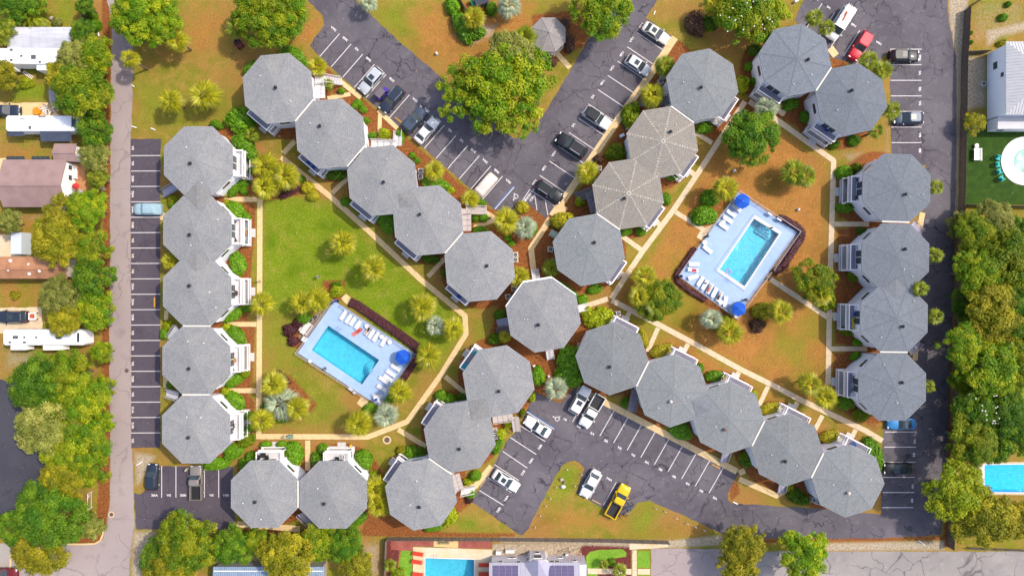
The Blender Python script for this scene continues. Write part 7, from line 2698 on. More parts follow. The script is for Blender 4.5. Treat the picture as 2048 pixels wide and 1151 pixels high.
def person(label, px, py, hd, pose, skin='light', top=None, bottom=None, hair=(.05, .03, .02), z=0.0, hh=1.0, group=None):
 """one skinned body on a joint skeleton; pose: stand, walk, lie, sit"""
 J = {'pelvis': (0, 0, .95), 'chest': (0, 0, 1.25), 'neck': (0, 0, 1.46), 'head': (.02, 0, 1.63)}
 for s_, n in ((1, 'l'), (-1, 'r')):
  J['shoulder' + n] = (0, s_ * .18, 1.40)
  J['elbow' + n] = (-.02, s_ * .24, 1.12)
  J['wrist' + n] = (.08, s_ * .25, .88)
  J['hip' + n] = (0, s_ * .1, .9)
  J['knee' + n] = (.03, s_ * .11, .5)
  J['ankle' + n] = (0, s_ * .11, .08)
  J['toe' + n] = (.16, s_ * .13, .04)
 if pose == 'walk':
  J['kneel'], J['anklel'], J['toel'] = (.18, .1, .52), (.25, .1, .1), (.4, .11, .06)
  J['kneer'], J['ankler'], J['toer'] = (-.05, -.1, .5), (-.3, -.1, .14), (-.18, -.1, .05)
  J['elbowl'], J['wristl'] = (-.12, .24, 1.14), (.02, .25, .92)
  J['elbowr'], J['wristr'] = (.05, -.24, 1.13), (.24, -.22, 1.0)
 if pose == 'sit':
  for s_, n in ((1, 'l'), (-1, 'r')):
   J['knee' + n], J['ankle' + n], J['toe' + n] = (.45, s_ * .12, .93), (.47, s_ * .12, .5), (.62, s_ * .13, .46)
   J['elbow' + n], J['wrist' + n] = (.08, s_ * .25, 1.15), (.3, s_ * .17, 1.04)
  for k in J:
   J[k] = (J[k][0], J[k][1], J[k][2] - .46)
 if pose == 'lie':
  for s_, n in ((1, 'l'), (-1, 'r')):
   J['knee' + n] = (.12 if s_ > 0 else .04, s_ * .12, .5)
   J['elbow' + n], J['wrist' + n] = (.02, s_ * .3, 1.15), (.1, s_ * .26, .9)
  # on the back: the body axis runs along -x -> head at +x
  J = {k: (v[2] - .9, v[1], v[0] + .14) for k, v in J.items()}
 rad = {'pelvis': .15, 'chest': .155, 'neck': .06, 'head': .105, 'shoulder': .075, 'elbow': .045, 'wrist': .032, 'hip': .1, 'knee': .062, 'ankle': .042, 'toe': .038}
 names = list(J)
 E = [('pelvis', 'chest'), ('chest', 'neck'), ('neck', 'head')]
 for n in 'lr':
  E += [('chest', 'shoulder' + n), ('shoulder' + n, 'elbow' + n), ('elbow' + n, 'wrist' + n), ('pelvis', 'hip' + n), ('hip' + n, 'knee' + n), ('knee' + n, 'ankle' + n), ('ankle' + n, 'toe' + n)]
 verts = [J[k] for k in names]
 rads = [rad[k[:-1] if k[-1] in 'lr' and k[:-1] in rad else k] for k in names]
 edges = [(names.index(a), names.index(b_)) for a, b_ in E]
 for n in 'lr':
  w, e = Vector(J['wrist' + n]), Vector(J['elbow' + n])
  d = (w - e).normalized()
  side = d.cross(Vector((1, 0, 0)))
  side = side.normalized() if side.length > .1 else Vector((0, 1, 0))
  palm_ = len(verts)
  verts.append(tuple(w + d * .06))
  rads.append(.034)
  edges.append((names.index('wrist' + n), palm_))
  for k, ln in ((-1.5, .062), (-.5, .072), (.5, .07), (1.5, .055)):
   o_ = len(verts)
   verts.append(tuple(w + d * (.1 + ln) + side * k * .02))
   rads.append(.009)
   edges.append((palm_, o_))
  o_ = len(verts)
  verts.append(tuple(w + d * .075 + side * .06))
  rads.append(.01)
  edges.append((palm_, o_))
 me = bpy.data.meshes.new('person')
 me.from_pydata(verts, edges, [])
 x, y = W(px, py, z + (.9 if pose in ('stand', 'walk') else .3))
 t = bpy.data.objects.new('person', me)
 COL.objects.link(t)
 md = t.modifiers.new('skin', 'SKIN')
 for i, r in enumerate(rads):
  sv = me.skin_vertices[0].data[i]
  sv.radius = (r, r)
  sv.use_root = i == 0
 t.modifiers.new('sub', 'SUBSURF').levels = 1
 dg = bpy.context.evaluated_depsgraph_get()
 nm = bpy.data.meshes.new_from_object(t.evaluated_get(dg))
 t.modifiers.clear()
 sk = skin_tones[skin]
 nm.materials.clear()
 for m in (sk, top or sk, bottom or sk):
  nm.materials.append(m)
 up = {}
 segs = [(Vector(J[a]), Vector(J[b_]), a, b_) for a, b_ in E]
 for p in nm.polygons:
  best, bi = 9, 0
  for a, b_, na, nb in segs:
   d = b_ - a
   q = max(0, min(1, (p.center - a).dot(d) / d.length_squared))
   dist = (p.center - a - d * q).length
   if dist < best:
    best = dist
    tn = na + '>' + nb
    f = q
  if tn.startswith(('pelvis>chest', 'chest>')) and not (tn == 'chest>neck' and f > .75):
   bi = 1 if not (tn == 'pelvis>chest' and f < .15) else 2
  elif tn.startswith('shoulder') and f < .6:
   bi = 1
  elif tn.startswith(('pelvis>hip',)) or (tn.startswith('hip') and f < .6):
   bi = 2
  p.material_index = bi
  p.use_smooth = True
 t.data = nm
 t.location = (x, y, z)
 t.rotation_euler = (0, 0, head(*hd))
 t.scale = (hh, hh, hh)
 tag(t, label, 'person', group)
 hd_ = Vector(J['head'])
 if pose == 'lie':
  MB().ell(hd_.x + .05, 0, hd_.z - .01, .115, .12, .1, 10, 7).build('hair', mat('hair_%d' % int(hair[0] * 1000), hair, .8), t, True)
  MB().ell(hd_.x - .02, .036, hd_.z + .098, .014, .014, .01, 6, 4).ell(hd_.x - .02, -.036, hd_.z + .098, .014, .014, .01, 6, 4).build('eyes', black, t)
  MB().ell(hd_.x - .05, 0, hd_.z + .112, .03, .016, .022, 6, 4).build('nose', sk, t)
 else:
  MB().ell(hd_.x - .02, 0, hd_.z + .035, .115, .115, .1, 10, 7).build('hair', mat('hair_%d' % int(hair[0] * 1000), hair, .8), t, True)
  MB().ell(hd_.x + .1, .036, hd_.z + .0, .01, .014, .012, 6, 4).ell(hd_.x + .1, -.036, hd_.z, .01, .014, .012, 6, 4).build('eyes', black, t)
  MB().ell(hd_.x + .112, 0, hd_.z - .03, .022, .016, .03, 6, 4).build('nose', sk, t)
 return t


red_s, dark_s = cloth('red', '#d03048'), cloth('dark', (.02, .02, .025))
person('person in a red swimsuit lying on the open deck of the lawn pool', 715.5, 662.5, (30, -20), 'lie', 'tan', red_s, red_s, (.06, .035, .02), DZ + .06)
x, y = W(714, 663.5, .2)
tag(MB().box(0, 0, .03, 2.1, .75, .06).build('air_mattress', mat('coral_vinyl', '#e88a86', .5), None, False, (x, y, DZ), head(30, -20)), 'coral pink air mattress under the person on the lawn pool deck', 'air mattress')
person('person in dark clothes lying on a lounger of the lawn pool', 735.8, 660, U1, 'lie', 'light', dark_s, dark_s, (.03, .02, .015), DZ + .38)
person('sunbather in a red swimsuit lying on a blue pool lounger', 1419, 577, (-36, 66), 'lie', 'tan', cloth('coral', '#e07868'), cloth('coral', ''), (.12, .07, .04), DZ + .38)
person('dark haired sunbather lying on a blue pool lounger near the parasol', 1438.5, 592.6, (-36, 66), 'lie', 'tan', dark_s, dark_s, (.02, .015, .012), DZ + .38)
person('person standing on the steps of the blue pool', 1541.5, 455.5, (-4, 10), 'stand', 'tan', None, cloth('navy', (.02, .03, .07)), (.06, .035, .02), -.45)
person('seated person in pale clothes beside the southern blue parasol', 1470, 607, (3, 10), 'sit', 'tan', cloth('pale', '#cfc6c0'), dark_s, (.05, .03, .02), DZ + .02)
person('person in a purple top at the open door of the black SUV', 1092.5, 394, (8, -6), 'stand', 'tan', cloth('violet', '#6e62c8'), dark_s, (.02, .015, .012), .02)
person('person in a teal shirt walking on the bright green lawn', 636, 553, (10, 3), 'walk', 'light', cloth('teal', '#3f9a94'), dark_s, (.3, .26, .2), 0)
person('person in a mint green shirt walking on the western footpath', 517.5, 561, (1, 8), 'walk', 'light', cloth('mint', '#cfe3b4'), cloth('tealshorts', '#4fa49a'), (.4, .36, .3), .03)
person('person in a mint green shirt by the grey brown pickup', 373.5, 938, (8, 2), 'stand', 'light', cloth('mint', ''), cloth('tealshorts', ''), (.4, .36, .3), .02)
person('person in a mint green shirt pushing a grey cart on the southern path', 571, 872.5, (9, 0), 'walk', 'light', cloth('mint', ''), cloth('tealshorts', ''), (.4, .36, .3), .03)
x, y = W(580, 872.5, .5)
t = thing('hand_cart', 'grey green hand cart pushed along the southern path', 'cart', x, y, .03, 0)
MB().box(.05, 0, .5, .8, .6, .5, 0, 0, 1.12).build('tub', mat('cart_grey_green', '#7d9a8c', .7), t)
for sx in (-.25, .3):
 for sy in (-.28, .28):
  put('wheel', KIDS['wheel'][0], t, (sx, sy, .14), 0, (.4, .4, .4))
MB().path([(-.35, -.22, .75), (-.6, -.22, .98), (-.6, .22, .98), (-.35, .22, .75)], .02).build('handle', steel, t)
# ------------------------------------------------------------------ wood fences
def wood_fence(label, pts, h, m, panel=2.4, picket=.16, group='wood fences'):
 t = thing('wood_fence', label, 'fence', 0, 0, 0, 0, group)
 rr = random.Random(len(pts) + int(pts[0][0]))
 npk = int(panel / picket)
 variants = []
 for v in range(3):
  mb = MB()
  for i in range(npk):
   hh = h * rr.uniform(.965, 1.02)
   mb.box(-panel / 2 + (i + .5) * picket, rr.uniform(-.012, .012), hh / 2, picket * .9, .025, hh, rr.uniform(-.03, .03))
  mb.box(0, -.04, .35, panel, .04, .09).box(0, -.04, h - .3, panel, .04, .09)
  variants.append(mb.mesh('fence_panel', m))
 pm = MB().box(0, 0, h / 2, .1, .1, h + .08).mesh('post', m)
 P = [Vector(W(*p)) for p in pts]
 for a, b_ in zip(P, P[1:]):
  d = b_ - a
  rot = math.atan2(d.y, d.x)
  n = max(1, round(d.length / panel))
  for i in range(n):
   c = a + d * (i + .5) / n
   put('fence_panel', rr.choice(variants), t, (c.x, c.y, rr.uniform(-.03, .03)), rot + rr.uniform(-.012, .012), (d.length / n / panel, 1, 1))
   q = a + d * i / n
   put('post', pm, t, (q.x, q.y, 0), rot)
 return t


wood_shaded = mat('shaded_fence_wood', '#6f6159', .95, (2.2, .3, (3, 3, .4)), (18, .01))  # darker copy of the fence wood: shade of the west face put into the colour
wood_mid = mat('grey_fence_wood', '#8d7f74', .95, (2.2, .3, (3, 3, .4)), (18, .01))
wood_fence('long weathered wood fence with darkened shaded side along the eastern lane', [(1928, 22), (1922, 130), (1919, 300), (1916, 420), (1911, 560), (1906, 730), (1901, 900), (1895, 1092)], 2.0, wood_shaded)
wood_fence('grey weathered wood fence along the southern lawns above the bottom pool', [(776, 1073), (985, 1074), (1200, 1076), (1336, 1080)], 1.9, wood_mid)
wood_fence('dark side fence west of the bottom pool garden', [(774, 1076), (771, 1160)], 1.8, wood_mid)
wood_fence('short wood fence between the top right yard and the white house', [(1930, 108), (1972, 106)], 1.6, wood_mid)
wood_fence('wood fence at the south edge of the green turf', [(1925, 411), (2060, 414)], 1.7, wood_mid)
wood_fence('wood fence at the top behind the western yard', [(176, -20), (175, 62)], 1.8, wood_mid)
wood_fence('low fence along the verge of the bottom right street', [(1935, 1093), (2060, 1098)], 1.2, wood_mid)
wood_fence('thin dark fence at the top right corner', [(1940, 14), (1968, -4)], 1.6, wood_shaded)
wood_fence('wood fence around the fenced plant at the top edge', [(915, -8), (932, 25), (975, 12), (984, -8)], 1.7, wood_mid)

# ------------------------------------------------------------------ neighbouring buildings
def gable_house(label, x0, y0, x1, y1, eave, ridge, ridge_y, wall_m, roof_m, name='house', cat='house', seams=0, over=.35):
 """ridge runs left-right in the photograph at picture row ridge_y; corners in px at eave height"""
 a, b_ = W(x0, y0, eave), W(x1, y1, eave)
 ry = W(x0, ridge_y, ridge)[1]
 t = thing(name, label, cat, (a[0] + b_[0]) / 2, (a[1] + b_[1]) / 2)
 L_, D_ = abs(b_[0] - a[0]), abs(a[1] - b_[1])
 cy = (a[1] + b_[1]) / 2
 ry -= cy
 wl, wd = L_ / 2 - over, D_ / 2 - over
 mb = MB()
 zr = eave + (ridge - eave) * .93
 mb.add([(-wl, -wd, 0), (wl, -wd, 0), (wl, wd, 0), (-wl, wd, 0), (-wl, -wd, eave), (wl, -wd, eave), (wl, wd, eave), (-wl, wd, eave), (-wl, ry, zr), (wl, ry, zr)],
           [(0, 1, 5, 4), (1, 2, 6, 9, 5), (2, 3, 7, 6), (3, 0, 4, 8, 7)])
 mb.build('wall', wall_m, t)
 for s_ in (-1, 1):
  y = s_ * D_ / 2
  mb = MB()
  q = [(-L_ / 2, y, eave), (L_ / 2, y, eave), (L_ / 2, ry, ridge), (-L_ / 2, ry, ridge)]
  if s_ > 0:
   q = [q[1], q[0], q[3], q[2]]
  mb.add(q + [(p[0], p[1], p[2] - .12) for p in q], [(0, 1, 2, 3), (7, 6, 5, 4), (0, 4, 5, 1), (1, 5, 6, 2), (3, 7, 4, 0), (2, 6, 7, 3)])
  if seams:
   n = int(L_ / seams)
   for i in range(n + 1):
    X = -L_ / 2 + L_ * i / n
    mb.add([(X - .025, y, eave + .001), (X + .025, y, eave + .001), (X + .025, ry, ridge + .001), (X - .025, ry, ridge + .001), (X, y, eave + .07), (X, ry, ridge + .07)], [(0, 1, 4), (1, 2, 5, 4), (2, 3, 5), (3, 0, 4, 5)])
  mb.build('roof_slope', roof_m, t)
 MB().box(0, ry, ridge + .02, L_ + .04, .34, .07).build('ridge_cap', roof_m, t)
 return t, L_, D_, ry


def add_window(t, x, y, z, ang, w=1.0, h=1.0):
 n = Vector((math.cos(ang), math.sin(ang), 0))
 o = MB().box(.02, 0, 0, .1, w, h).build('window', white, t, False, (x, y, z), ang)
 MB().box(.06, 0, 0, .06, w - .18, h - .18).build('pane', pane_m, o)


def roof_tex(name, c1, c2, row=.31):
 return mat(name, c1, .9, (3, .1, (1, 14, 1)), (6, .02), col2=c2)


brown_roof = roof_tex('mauve_brown_shingles', '#ad8f8a', '#a38580')
orange_roof = roof_tex('rusty_shingles', '#c99069', '#b07a5c')
t, L_, D_, ry = gable_house('mauve brown gable roofed house with white gable end near the western road', 6, 319, 133, 414, 3.0, 4.6, 370, white, brown_roof)
add_window(t, L_ / 2 - .33, -2.2, 1.5, 0, 1.1, 1.2)
add_window(t, L_ / 2 - .33, 1.2, 1.6, 0, 1.0, 1.1)
add_window(t, L_ / 2 - .33, 3.0, 1.6, 0, .9, 1.1)
MB().box(2.5, -D_ / 2 - .1, 1.1, 1.9, 1.2, 2.2).build('porch', white, t)
t, L_, D_, ry = gable_house('small mauve brown annex with white end wall north of the brown house', 108, 287, 153, 323, 2.6, 3.1, 305, white, brown_roof, 'annex', 'annex')
for k, (x0, x1) in enumerate(((14, 48), (62, 100))):
 x, y = W((x0 + x1) / 2, 317, .9)
 o = thing('panel_rack', ('western' if k == 0 else 'eastern') + ' dark panel rack behind the brown house', 'rack', x, y, 0, 0, 'dark racks behind the brown house')
 for i in range(4):
  MB().box(-1.2 + i * .8, 0, .9, .74, .8, .04).build('panel', glass, o)
 MB().box(0, 0, .45, 2.6, .06, .86).build('stand', dark_metal, o)
t, L_, D_, ry = gable_house('long house with rusty orange shingle roof and white skylight domes', -60, 513, 135, 557, 3.0, 3.9, 537, mat('cream_wall', '#d8c8b4', .8), orange_roof)
for px, py in ((20, 521), (57, 529), (18, 539), (58, 547), (80, 541), (122, 530)):
 X, Y = W(px, py, 3.5)
 MB().ell(0, 0, 0, .3, .3, .22, 10, 6).build('skylight', white, t, True, (X - t.location.x, Y - t.location.y, 3.62 if abs(py - 537) < 6 else 3.42))
# metal carport: eight sheets
ax, ay = W(14, 54, 3.2)
bx, by = W(143, 97, 3.2)
t = thing('carport', 'white metal roofed carport beside the long white trailer', 'carport', (ax + bx) / 2, (ay + by) / 2)
cw, cdp = bx - ax, ay - by
sheet_w = mat('white_metal_sheet', '#e6e4e8', .5, (.8, .1, (.5, 3, 1)), None, .1, col2='#cfccd4')
for i in range(8):
 for s_ in (-1, 1):
  mb = MB()
  x0, x1 = -cw / 2 + cw * i / 8 + .015, -cw / 2 + cw * (i + 1) / 8 - .015
  mb.add([(x0, 0, 3.45), (x1, 0, 3.45), (x1, s_ * cdp / 2, 3.1), (x0, s_ * cdp / 2, 3.1), (x0, 0, 3.4), (x1, 0, 3.4), (x1, s_ * cdp / 2, 3.05), (x0, s_ * cdp / 2, 3.05)], [(0, 1, 2, 3), (7, 6, 5, 4), (3, 2, 6, 7), (0, 3, 7, 4), (1, 5, 6, 2)])
  mb.box(x0 + .03, s_ * cdp / 4, 3.3, .05, .05, .05)
  mb.build('roof_sheet', sheet_w, t)
for sx in (-1, 0, 1):
 for sy in (-1, 1):
  MB().box(sx * (cw / 2 - .2), sy * (cdp / 2 - .15), 1.55, .1, .1, 3.1).build('post', grey_metal, t)


def trailer(label, x0, y0, x1, y1, h, name, slides=(), vents=(), endcap=0, m=white):
 a, b_ = W(x0, y0, h), W(x1, y1, h)
 t = thing(name, label, 'caravan', (a[0] + b_[0]) / 2, (a[1] + b_[1]) / 2)
 L_, D_ = b_[0] - a[0], a[1] - b_[1]

 def pr(z, c, g=0.0):
  return [(-L_ / 2 + c - g, -D_ / 2 + g, z), (L_ / 2 - c, -D_ / 2 + g, z), (L_ / 2 - g, -D_ / 2 + c, z), (L_ / 2 - g, D_ / 2 - c, z), (L_ / 2 - c, D_ / 2 - g, z), (-L_ / 2 + c, D_ / 2 - g, z), (-L_ / 2 + g, D_ / 2 - c, z), (-L_ / 2 + g, -D_ / 2 + c, z)]

 MB().loft([pr(.5, .3), pr(h - .15, .3), pr(h, .38, .1)]).build('body', m, t)
 for sx in (-.25, -.15, .1, .2):
  for sy in (-1, 1):
   put('wheel', KIDS['wheel'][0], t, (sx * L_, sy * (D_ / 2 - .1), .36))
 for px, py, w, d in vents:
  X, Y = W(px, py, h)
  MB().box(X - t.location.x, Y - t.location.y, h + .06, w, d, .14, 0, 0, .85).build('roof_hatch', mat('smoked_hatch', (.09, .085, .085), .35), t)
 for px, py, w, d in slides:
  X, Y = W(px, py, h - .4)
  MB().box(X - t.location.x, Y - t.location.y, h - 1.4, w, d, 1.9).build('slide_out', m, t)
 return t, L_, D_


t, L_, D_ = trailer('long white trailer with dark roof hatches beside the metal carport', -40, 96, 134, 128, 3.2, 'trailer', ((10, 132, 2.6, .9), (85, 135, 2.1, .9)), ((23, 100, .45, .4), (43, 112, .4, .4), (67, 114, .85, .8), (23, 120, .4, .4), (80, 124, .4, .35), (121, 117, .8, .8)))
t, L_, D_ = trailer('white caravan with dark awnings and two front windows near the road', 11, 231, 158, 262, 3.3, 'caravan', (), ((45, 238, 1.0, .1), (60, 255, .45, .6), (84, 233, 1.3, .2)))
x, y = L_ / 2 - .9, .2
MB().box(x, y, 3.32, .8, 1.7, .04).build('front_window', glass, t)
t2 = thing('awning', 'dark blue awning on the south side of the caravan, longer one', 'awning', *W(113, 273, 2.5))
MB().add([(-2.7, .85, .35), (2.7, .85, .35), (2.7, -.85, 0), (-2.7, -.85, 0), (-2.7, .85, .3), (2.7, .85, .3), (2.7, -.85, -.05), (-2.7, -.85, -.05)], [(0, 3, 2, 1), (4, 5, 6, 7), (3, 7, 6, 2)]).build('awning_cloth', mat('navy_awning', '#4c5468', .8, (1, .15)), t2, False, (0, 0, 2.5))
MB().tube((-2.6, -.8, 0), (-2.6, -.8, 2.5), .04).tube((2.6, -.8, 0), (2.6, -.8, 2.5), .04).build('awning_pole', steel, t2)
t2 = thing('awning', 'dark blue awning on the south side of the caravan, shorter one', 'awning', *W(32, 266, 2.5))
MB().add([(-1.4, .5, .2), (1.4, .5, .2), (1.4, -.5, 0), (-1.4, -.5, 0), (-1.4, .5, .15), (1.4, .5, .15), (1.4, -.5, -.05), (-1.4, -.5, -.05)], [(0, 3, 2, 1), (4, 5, 6, 7), (3, 7, 6, 2)]).build('awning_cloth', mat('navy_awning', ''), t2, False, (0, 0, 2.5))
MB().tube((-1.3, -.45, 0), (-1.3, -.45, 2.5), .04).tube((1.3, -.45, 0), (1.3, -.45, 2.5), .04).build('awning_pole', steel, t2)
t, L_, D_ = trailer('long white motorhome with dark roof hatches half under trees', 6, 659, 168, 690, 3.3, 'motorhome', ((37, 694, 2.8, .9), (105, 695, 3.4, .8)), ((31, 674, 1.0, .6), (49, 674, .35, .35), (73, 674, .35, .35), (20, 684, .4, .4), (49, 684, .55, .35), (117, 674, .9, .6), (126, 666, 1.3, .55)))
MB().box(L_ / 2 - 1.0, 0, 3.32, .4, 1.6, .05).build('front_window', glass, t)
MB().box(-L_ / 2 + .06, 0, 1.7, .12, 2.0, 1.2).build('rear_window', glass, t)
t, L_, D_, ry = gable_house('small grey garden shed beside the big green tree', 99, 165, 117, 205, 2.3, 2.5, 185, grey_metal, mat('shed_metal', '#bab6b8', .5, (1, .08), None, .2), 'garden_shed', 'shed', .5, .1)
# things in the western yards
x, y = W(160, 374, .8)
tag(MB().loft([[(k * .7 * math.cos(a), k * .55 * math.sin(a), z) for a in [2 * PI * i / 8 for i in range(8)]] for z, k in ((2.0, 1), (2.28, .45), (2.4, .04))]).tube((0, 0, 0), (0, 0, 2.3), .03).build('parasol', mat('red_canvas', '#d8383a', .8), None, False, (x, y, 0)), 'red parasol on the terrace of the brown house', 'parasol')
for px, py, lab in ((160, 387, 'pale grey table on the terrace of the brown house'),):
 round_table(lab, px, py, .7, .72, grey_metal, 0, None)
x, y = W(143, 346, .5)
t = thing('steps', 'white slatted steps and rail at the gable of the brown house', 'steps', x, y)
for i in range(4):
 MB().box(-.7 + i * .45, 0, .5 - i * .1, .36, 1.9, .06).build('slat', white, t)
for s_ in (-1, 1):
 MB().box(0, s_ * .98, .5, 1.9, .08, .9).build('rail', white, t)
sheet('terrace', [(133, 322), (170, 330), (172, 388), (133, 405)], mat('terracotta_tiles', '#c98a5c', .9, (2, .2), None, col2='#d8a878'), .02, .05)
x, y = W(73, 222, .4)
tag(MB().cyl(0, 0, 0, .45, .72, .68, 20).build('round_tub', mat('orange_plastic', '#f59a1c', .6), None, False, (x, y, .02)), 'orange round tub on the tan driveway', 'tub')
for k, (px, py, lab) in enumerate(((90, 219, 'white metal frame pile beside the orange tub'), (107, 222, 'grey and white clutter pile at the end of the tan driveway'))):
 x, y = W(px, py, .4)
 rr = random.Random(k)
 t = thing('scrap_pile', lab, 'scrap pile', x, y)
 for i in range(14):
  a = rr.uniform(0, 3.1)
  MB().box(rr.uniform(-.7, .7), rr.uniform(-.8, .8), .15 + rr.uniform(0, .5), rr.uniform(.6, 1.4), .08, .08, a).build('pole', white if i % 3 else dark_metal, t)
x, y = W(54, 149, .3)
t = thing('ladder', 'white ladder lying on the grass by the long trailer', 'ladder', x, y, .05, head(18, 12))
for s_ in (-1, 1):
 MB().box(0, s_ * .25, .03, 2.1, .06, .06).build('rail', white, t)
for i in range(7):
 MB().box(-.9 + i * .3, 0, .03, .1, .46, .04).build('rung', white, t)
for px, py, s_, lab in ((105, 38, .5, 'pale boulder in the northwest yard, western one'), (117, 43, .45, 'pale boulder in the northwest yard, eastern one'), (207, 377, .55, 'pale boulder beside the road shrubs'), (1133, 106, .1, '')):
 if lab:
  x, y = W(px, py)
  tag(MB().ell(0, 0, .15, s_, s_ * .8, s_ * .7, 9, 6, 0, .12, random.Random(px)).build('boulder', mat('stone_pale', '#b8ac96', .9, (4, .2)), None, True, (x, y, 0)), lab, 'boulder')
x, y = W(66, 632, .6)
t = thing('utility_cart', 'small white utility cart with red load on the pale drive', 'cart', x, y, .02, 0)
MB().box(0, 0, .55, 1.15, 1.3, .12).box(-.55, 0, .75, .06, 1.3, .4).box(.55, 0, .75, .06, 1.3, .4).build('tray', white, t)
MB().box(0, .05, .8, .7, .8, .4, 0, 0, .8).build('load', mat('faded_red_plastic', '#d8653c', .7), t)
for sx in (-.4, .4):
 for sy in (-.55, .55):
  put('wheel', KIDS['wheel'][0], t, (sx, sy, .26), 0, (.75, .75, .75))
x, y = W(42, 487, 1.2)
tag(MB().box(0, 0, 1.2, 1.9, 3.9, 2.4, 0, 0, .97).build('white_shed', mat('pale_blue_white', '#dfe6ea', .6), None, False, (x, y, 0)), 'pale flat shed beside the olive tree on the concrete yard', 'shed')

# ------------------------------------------------------------------ house and pools at the eastern edge
seam = mat('standing_seam_metal', '#d6d2d4', .6, (1, .06), None, 0)
xw, yn = W(1974, 108)
_, ys = W(1974, 240)
t = thing('house', 'white house with grey standing seam metal roof at the eastern edge', 'house', xw + 7, (yn + ys) / 2)
HL, HD = 14.0, yn - ys
MB().box(0, 0, 2.6, HL, HD, 5.2).build('wall', mat('white_clapboard', (.82, .82, .86), .6, (2.5, .03, (1, 1, 12))), t)
e, zz = .35, 5.2
A = [(-HL / 2 - e, -HD / 2 - e), (HL / 2 + e, -HD / 2 - e), (HL / 2 + e, HD / 2 + e), (-HL / 2 - e, HD / 2 + e)]
r0, r1 = (-HL / 2 + 5.2, 0), (HL / 2 - 5.2, 0)
zr = 7.6


def hip(nm, pts, n):
 mb = MB()
 mb.add(pts, [tuple(range(len(pts)))])
 # standing seams running up the slope
 a, b_ = Vector(pts[0]), Vector(pts[1])
 top = [Vector(p) for p in pts[2:]]
 for i in range(1, n):
  f = i / n
  p = a + (b_ - a) * f
  if len(top) == 1:
   g = min(f, 1 - f) * 2
   q = p + (top[0] - (a + b_) / 2) * g
  else:
   la, lb = (top[1] - a).dot((b_ - a).normalized()), (top[0] - a).dot((b_ - a).normalized())
   s_ = f * (b_ - a).length
   up = (top[0] + top[1]) / 2 - (a + b_) / 2
   up -= (b_ - a).normalized() * up.dot((b_ - a).normalized())
   g = min(1, s_ / max(la, .01), ((b_ - a).length - s_) / max((b_ - a).length - lb, .01))
   q = p + up * g
  mb.tube(p + Vector((0, 0, .02)), q + Vector((0, 0, .02)), .035, 4)
 mb.build(nm, seam, t)


P3 = [p + (zz,) for p in A]
hip('roof_slope', [P3[3], P3[0], (r0[0], r0[1], zr)], 24)
hip('roof_slope', [P3[0], P3[1], (r1[0], r1[1], zr), (r0[0], r0[1], zr)], 30)
hip('roof_slope', [P3[2], P3[3], (r0[0], r0[1], zr), (r1[0], r1[1], zr)], 30)
hip('roof_slope', [P3[1], P3[2], (r1[0], r1[1], zr)], 24)
MB().box(0, 0, zz - .08, HL + 2 * e - .04, HD + 2 * e - .04, .12).build('eave_board', white, t)
add_window(t, -HL / 2, 3.1, 2.2, PI, 1.4, 1.2)
add_window(t, -HL / 2, 1.0, 3.9, PI, .9, .9)
x, y = W(2020, 247, 2.2)
t = thing('annex', 'low white extension at the south side of the metal roofed house', 'annex', x + 2, y)
MB().box(0, 0, 1.4, 9, 1.9, 2.8).build('wall', white, t)
MB().box(0, 0, 2.86, 9.3, 2.2, .1).build('flat_roof', seam, t)
add_window(t, -3.2, -.96, 1.5, -PI / 2, 1.2, 1.1)
turf = mat('artificial_turf', '#2f4d08', .95, (5, .2), (20, .03), col2='#3a5a0c')
sheet('lawn', [(1932, 236), (2080, 244), (2080, 410), (1931, 409), (1930, 330)], turf, .014, .04)
sheet('pavement', [(1928, 255), (1945, 262), (1953, 272), (1950, 268), (1960, 262), (1956, 236), (1935, 232)], mat('edging_sand', '#cbbfa8', .9, (3, .15)), .017, .06)
cx_, cy_ = W(2050, 322)
rad = 4.35
mb = MB()
mb.ring(0, 0, .1, 2.1, rad, 40)
struct(mb.build('patio', mat('white_patio', '#f3eeee', .8, (1.2, .04)), None, False, (cx_, cy_, 0)))
t = thing('swimming_pool', 'round teal plunge pool in a white patio at the eastern edge', 'swimming pool', cx_, cy_)
MB().cyl(0, 0, .02, .06, 2.15, 2.15, 32).build('pool_floor', mat('teal_floor', '#2a8f94', .4), t)
MB().ring(0, 0, .09, 0, 2.12, 32).build('water', water_mat('clear_water', (.75, .95, .95)), t)
MB().ring(0, 0, .14, 2.08, 2.4, 40).build('coping', coping_m, t)
teal_w = mat('turquoise_wood', '#18c2bc', .6)
for k, (px, py, hd) in enumerate(((1995, 315, (10, 3)), (1994, 329, (10, -1)), (1997, 343, (10, -4)), (2002, 357, (10, -7)))):
 nm = ('northernmost', 'second', 'third', 'southernmost')[k]
 x, y = W(px, py, .4)
 t = thing('lawn_chair', nm + ' turquoise slatted lawn chair beside the round teal pool', 'chair', x, y, .02, head(*hd), 'turquoise lawn chairs by the round pool', 1.15)
 for i in range(4):
  MB().box(.12 - .0, -.2 + i * .135, .36, .56, .12, .03).build('seat_slat', teal_w, t)
  MB().box(-.3, -.2 + i * .135, .66, .05, .12, .62).build('back_slat', teal_w, t)
 for s_ in (-1, 1):
  MB().box(.05, s_ * .34, .56, .75, .12, .04).build('armrest', teal_w, t)
  MB().box(.3, s_ * .3, .27, .07, .06, .54).box(-.3, s_ * .28, .2, .07, .06, .4).build('leg', teal_w, t)
x, y = W(1956.5, 308, .7)
t = thing('picnic_table', 'white plank picnic bench on the green turf', 'table', x, y, .02, PI / 2)
for i in range(4):
 MB().box(0, -.1 + i * .24, .7, 2.2, .22, .05).build('top_plank', lounge_m, t)
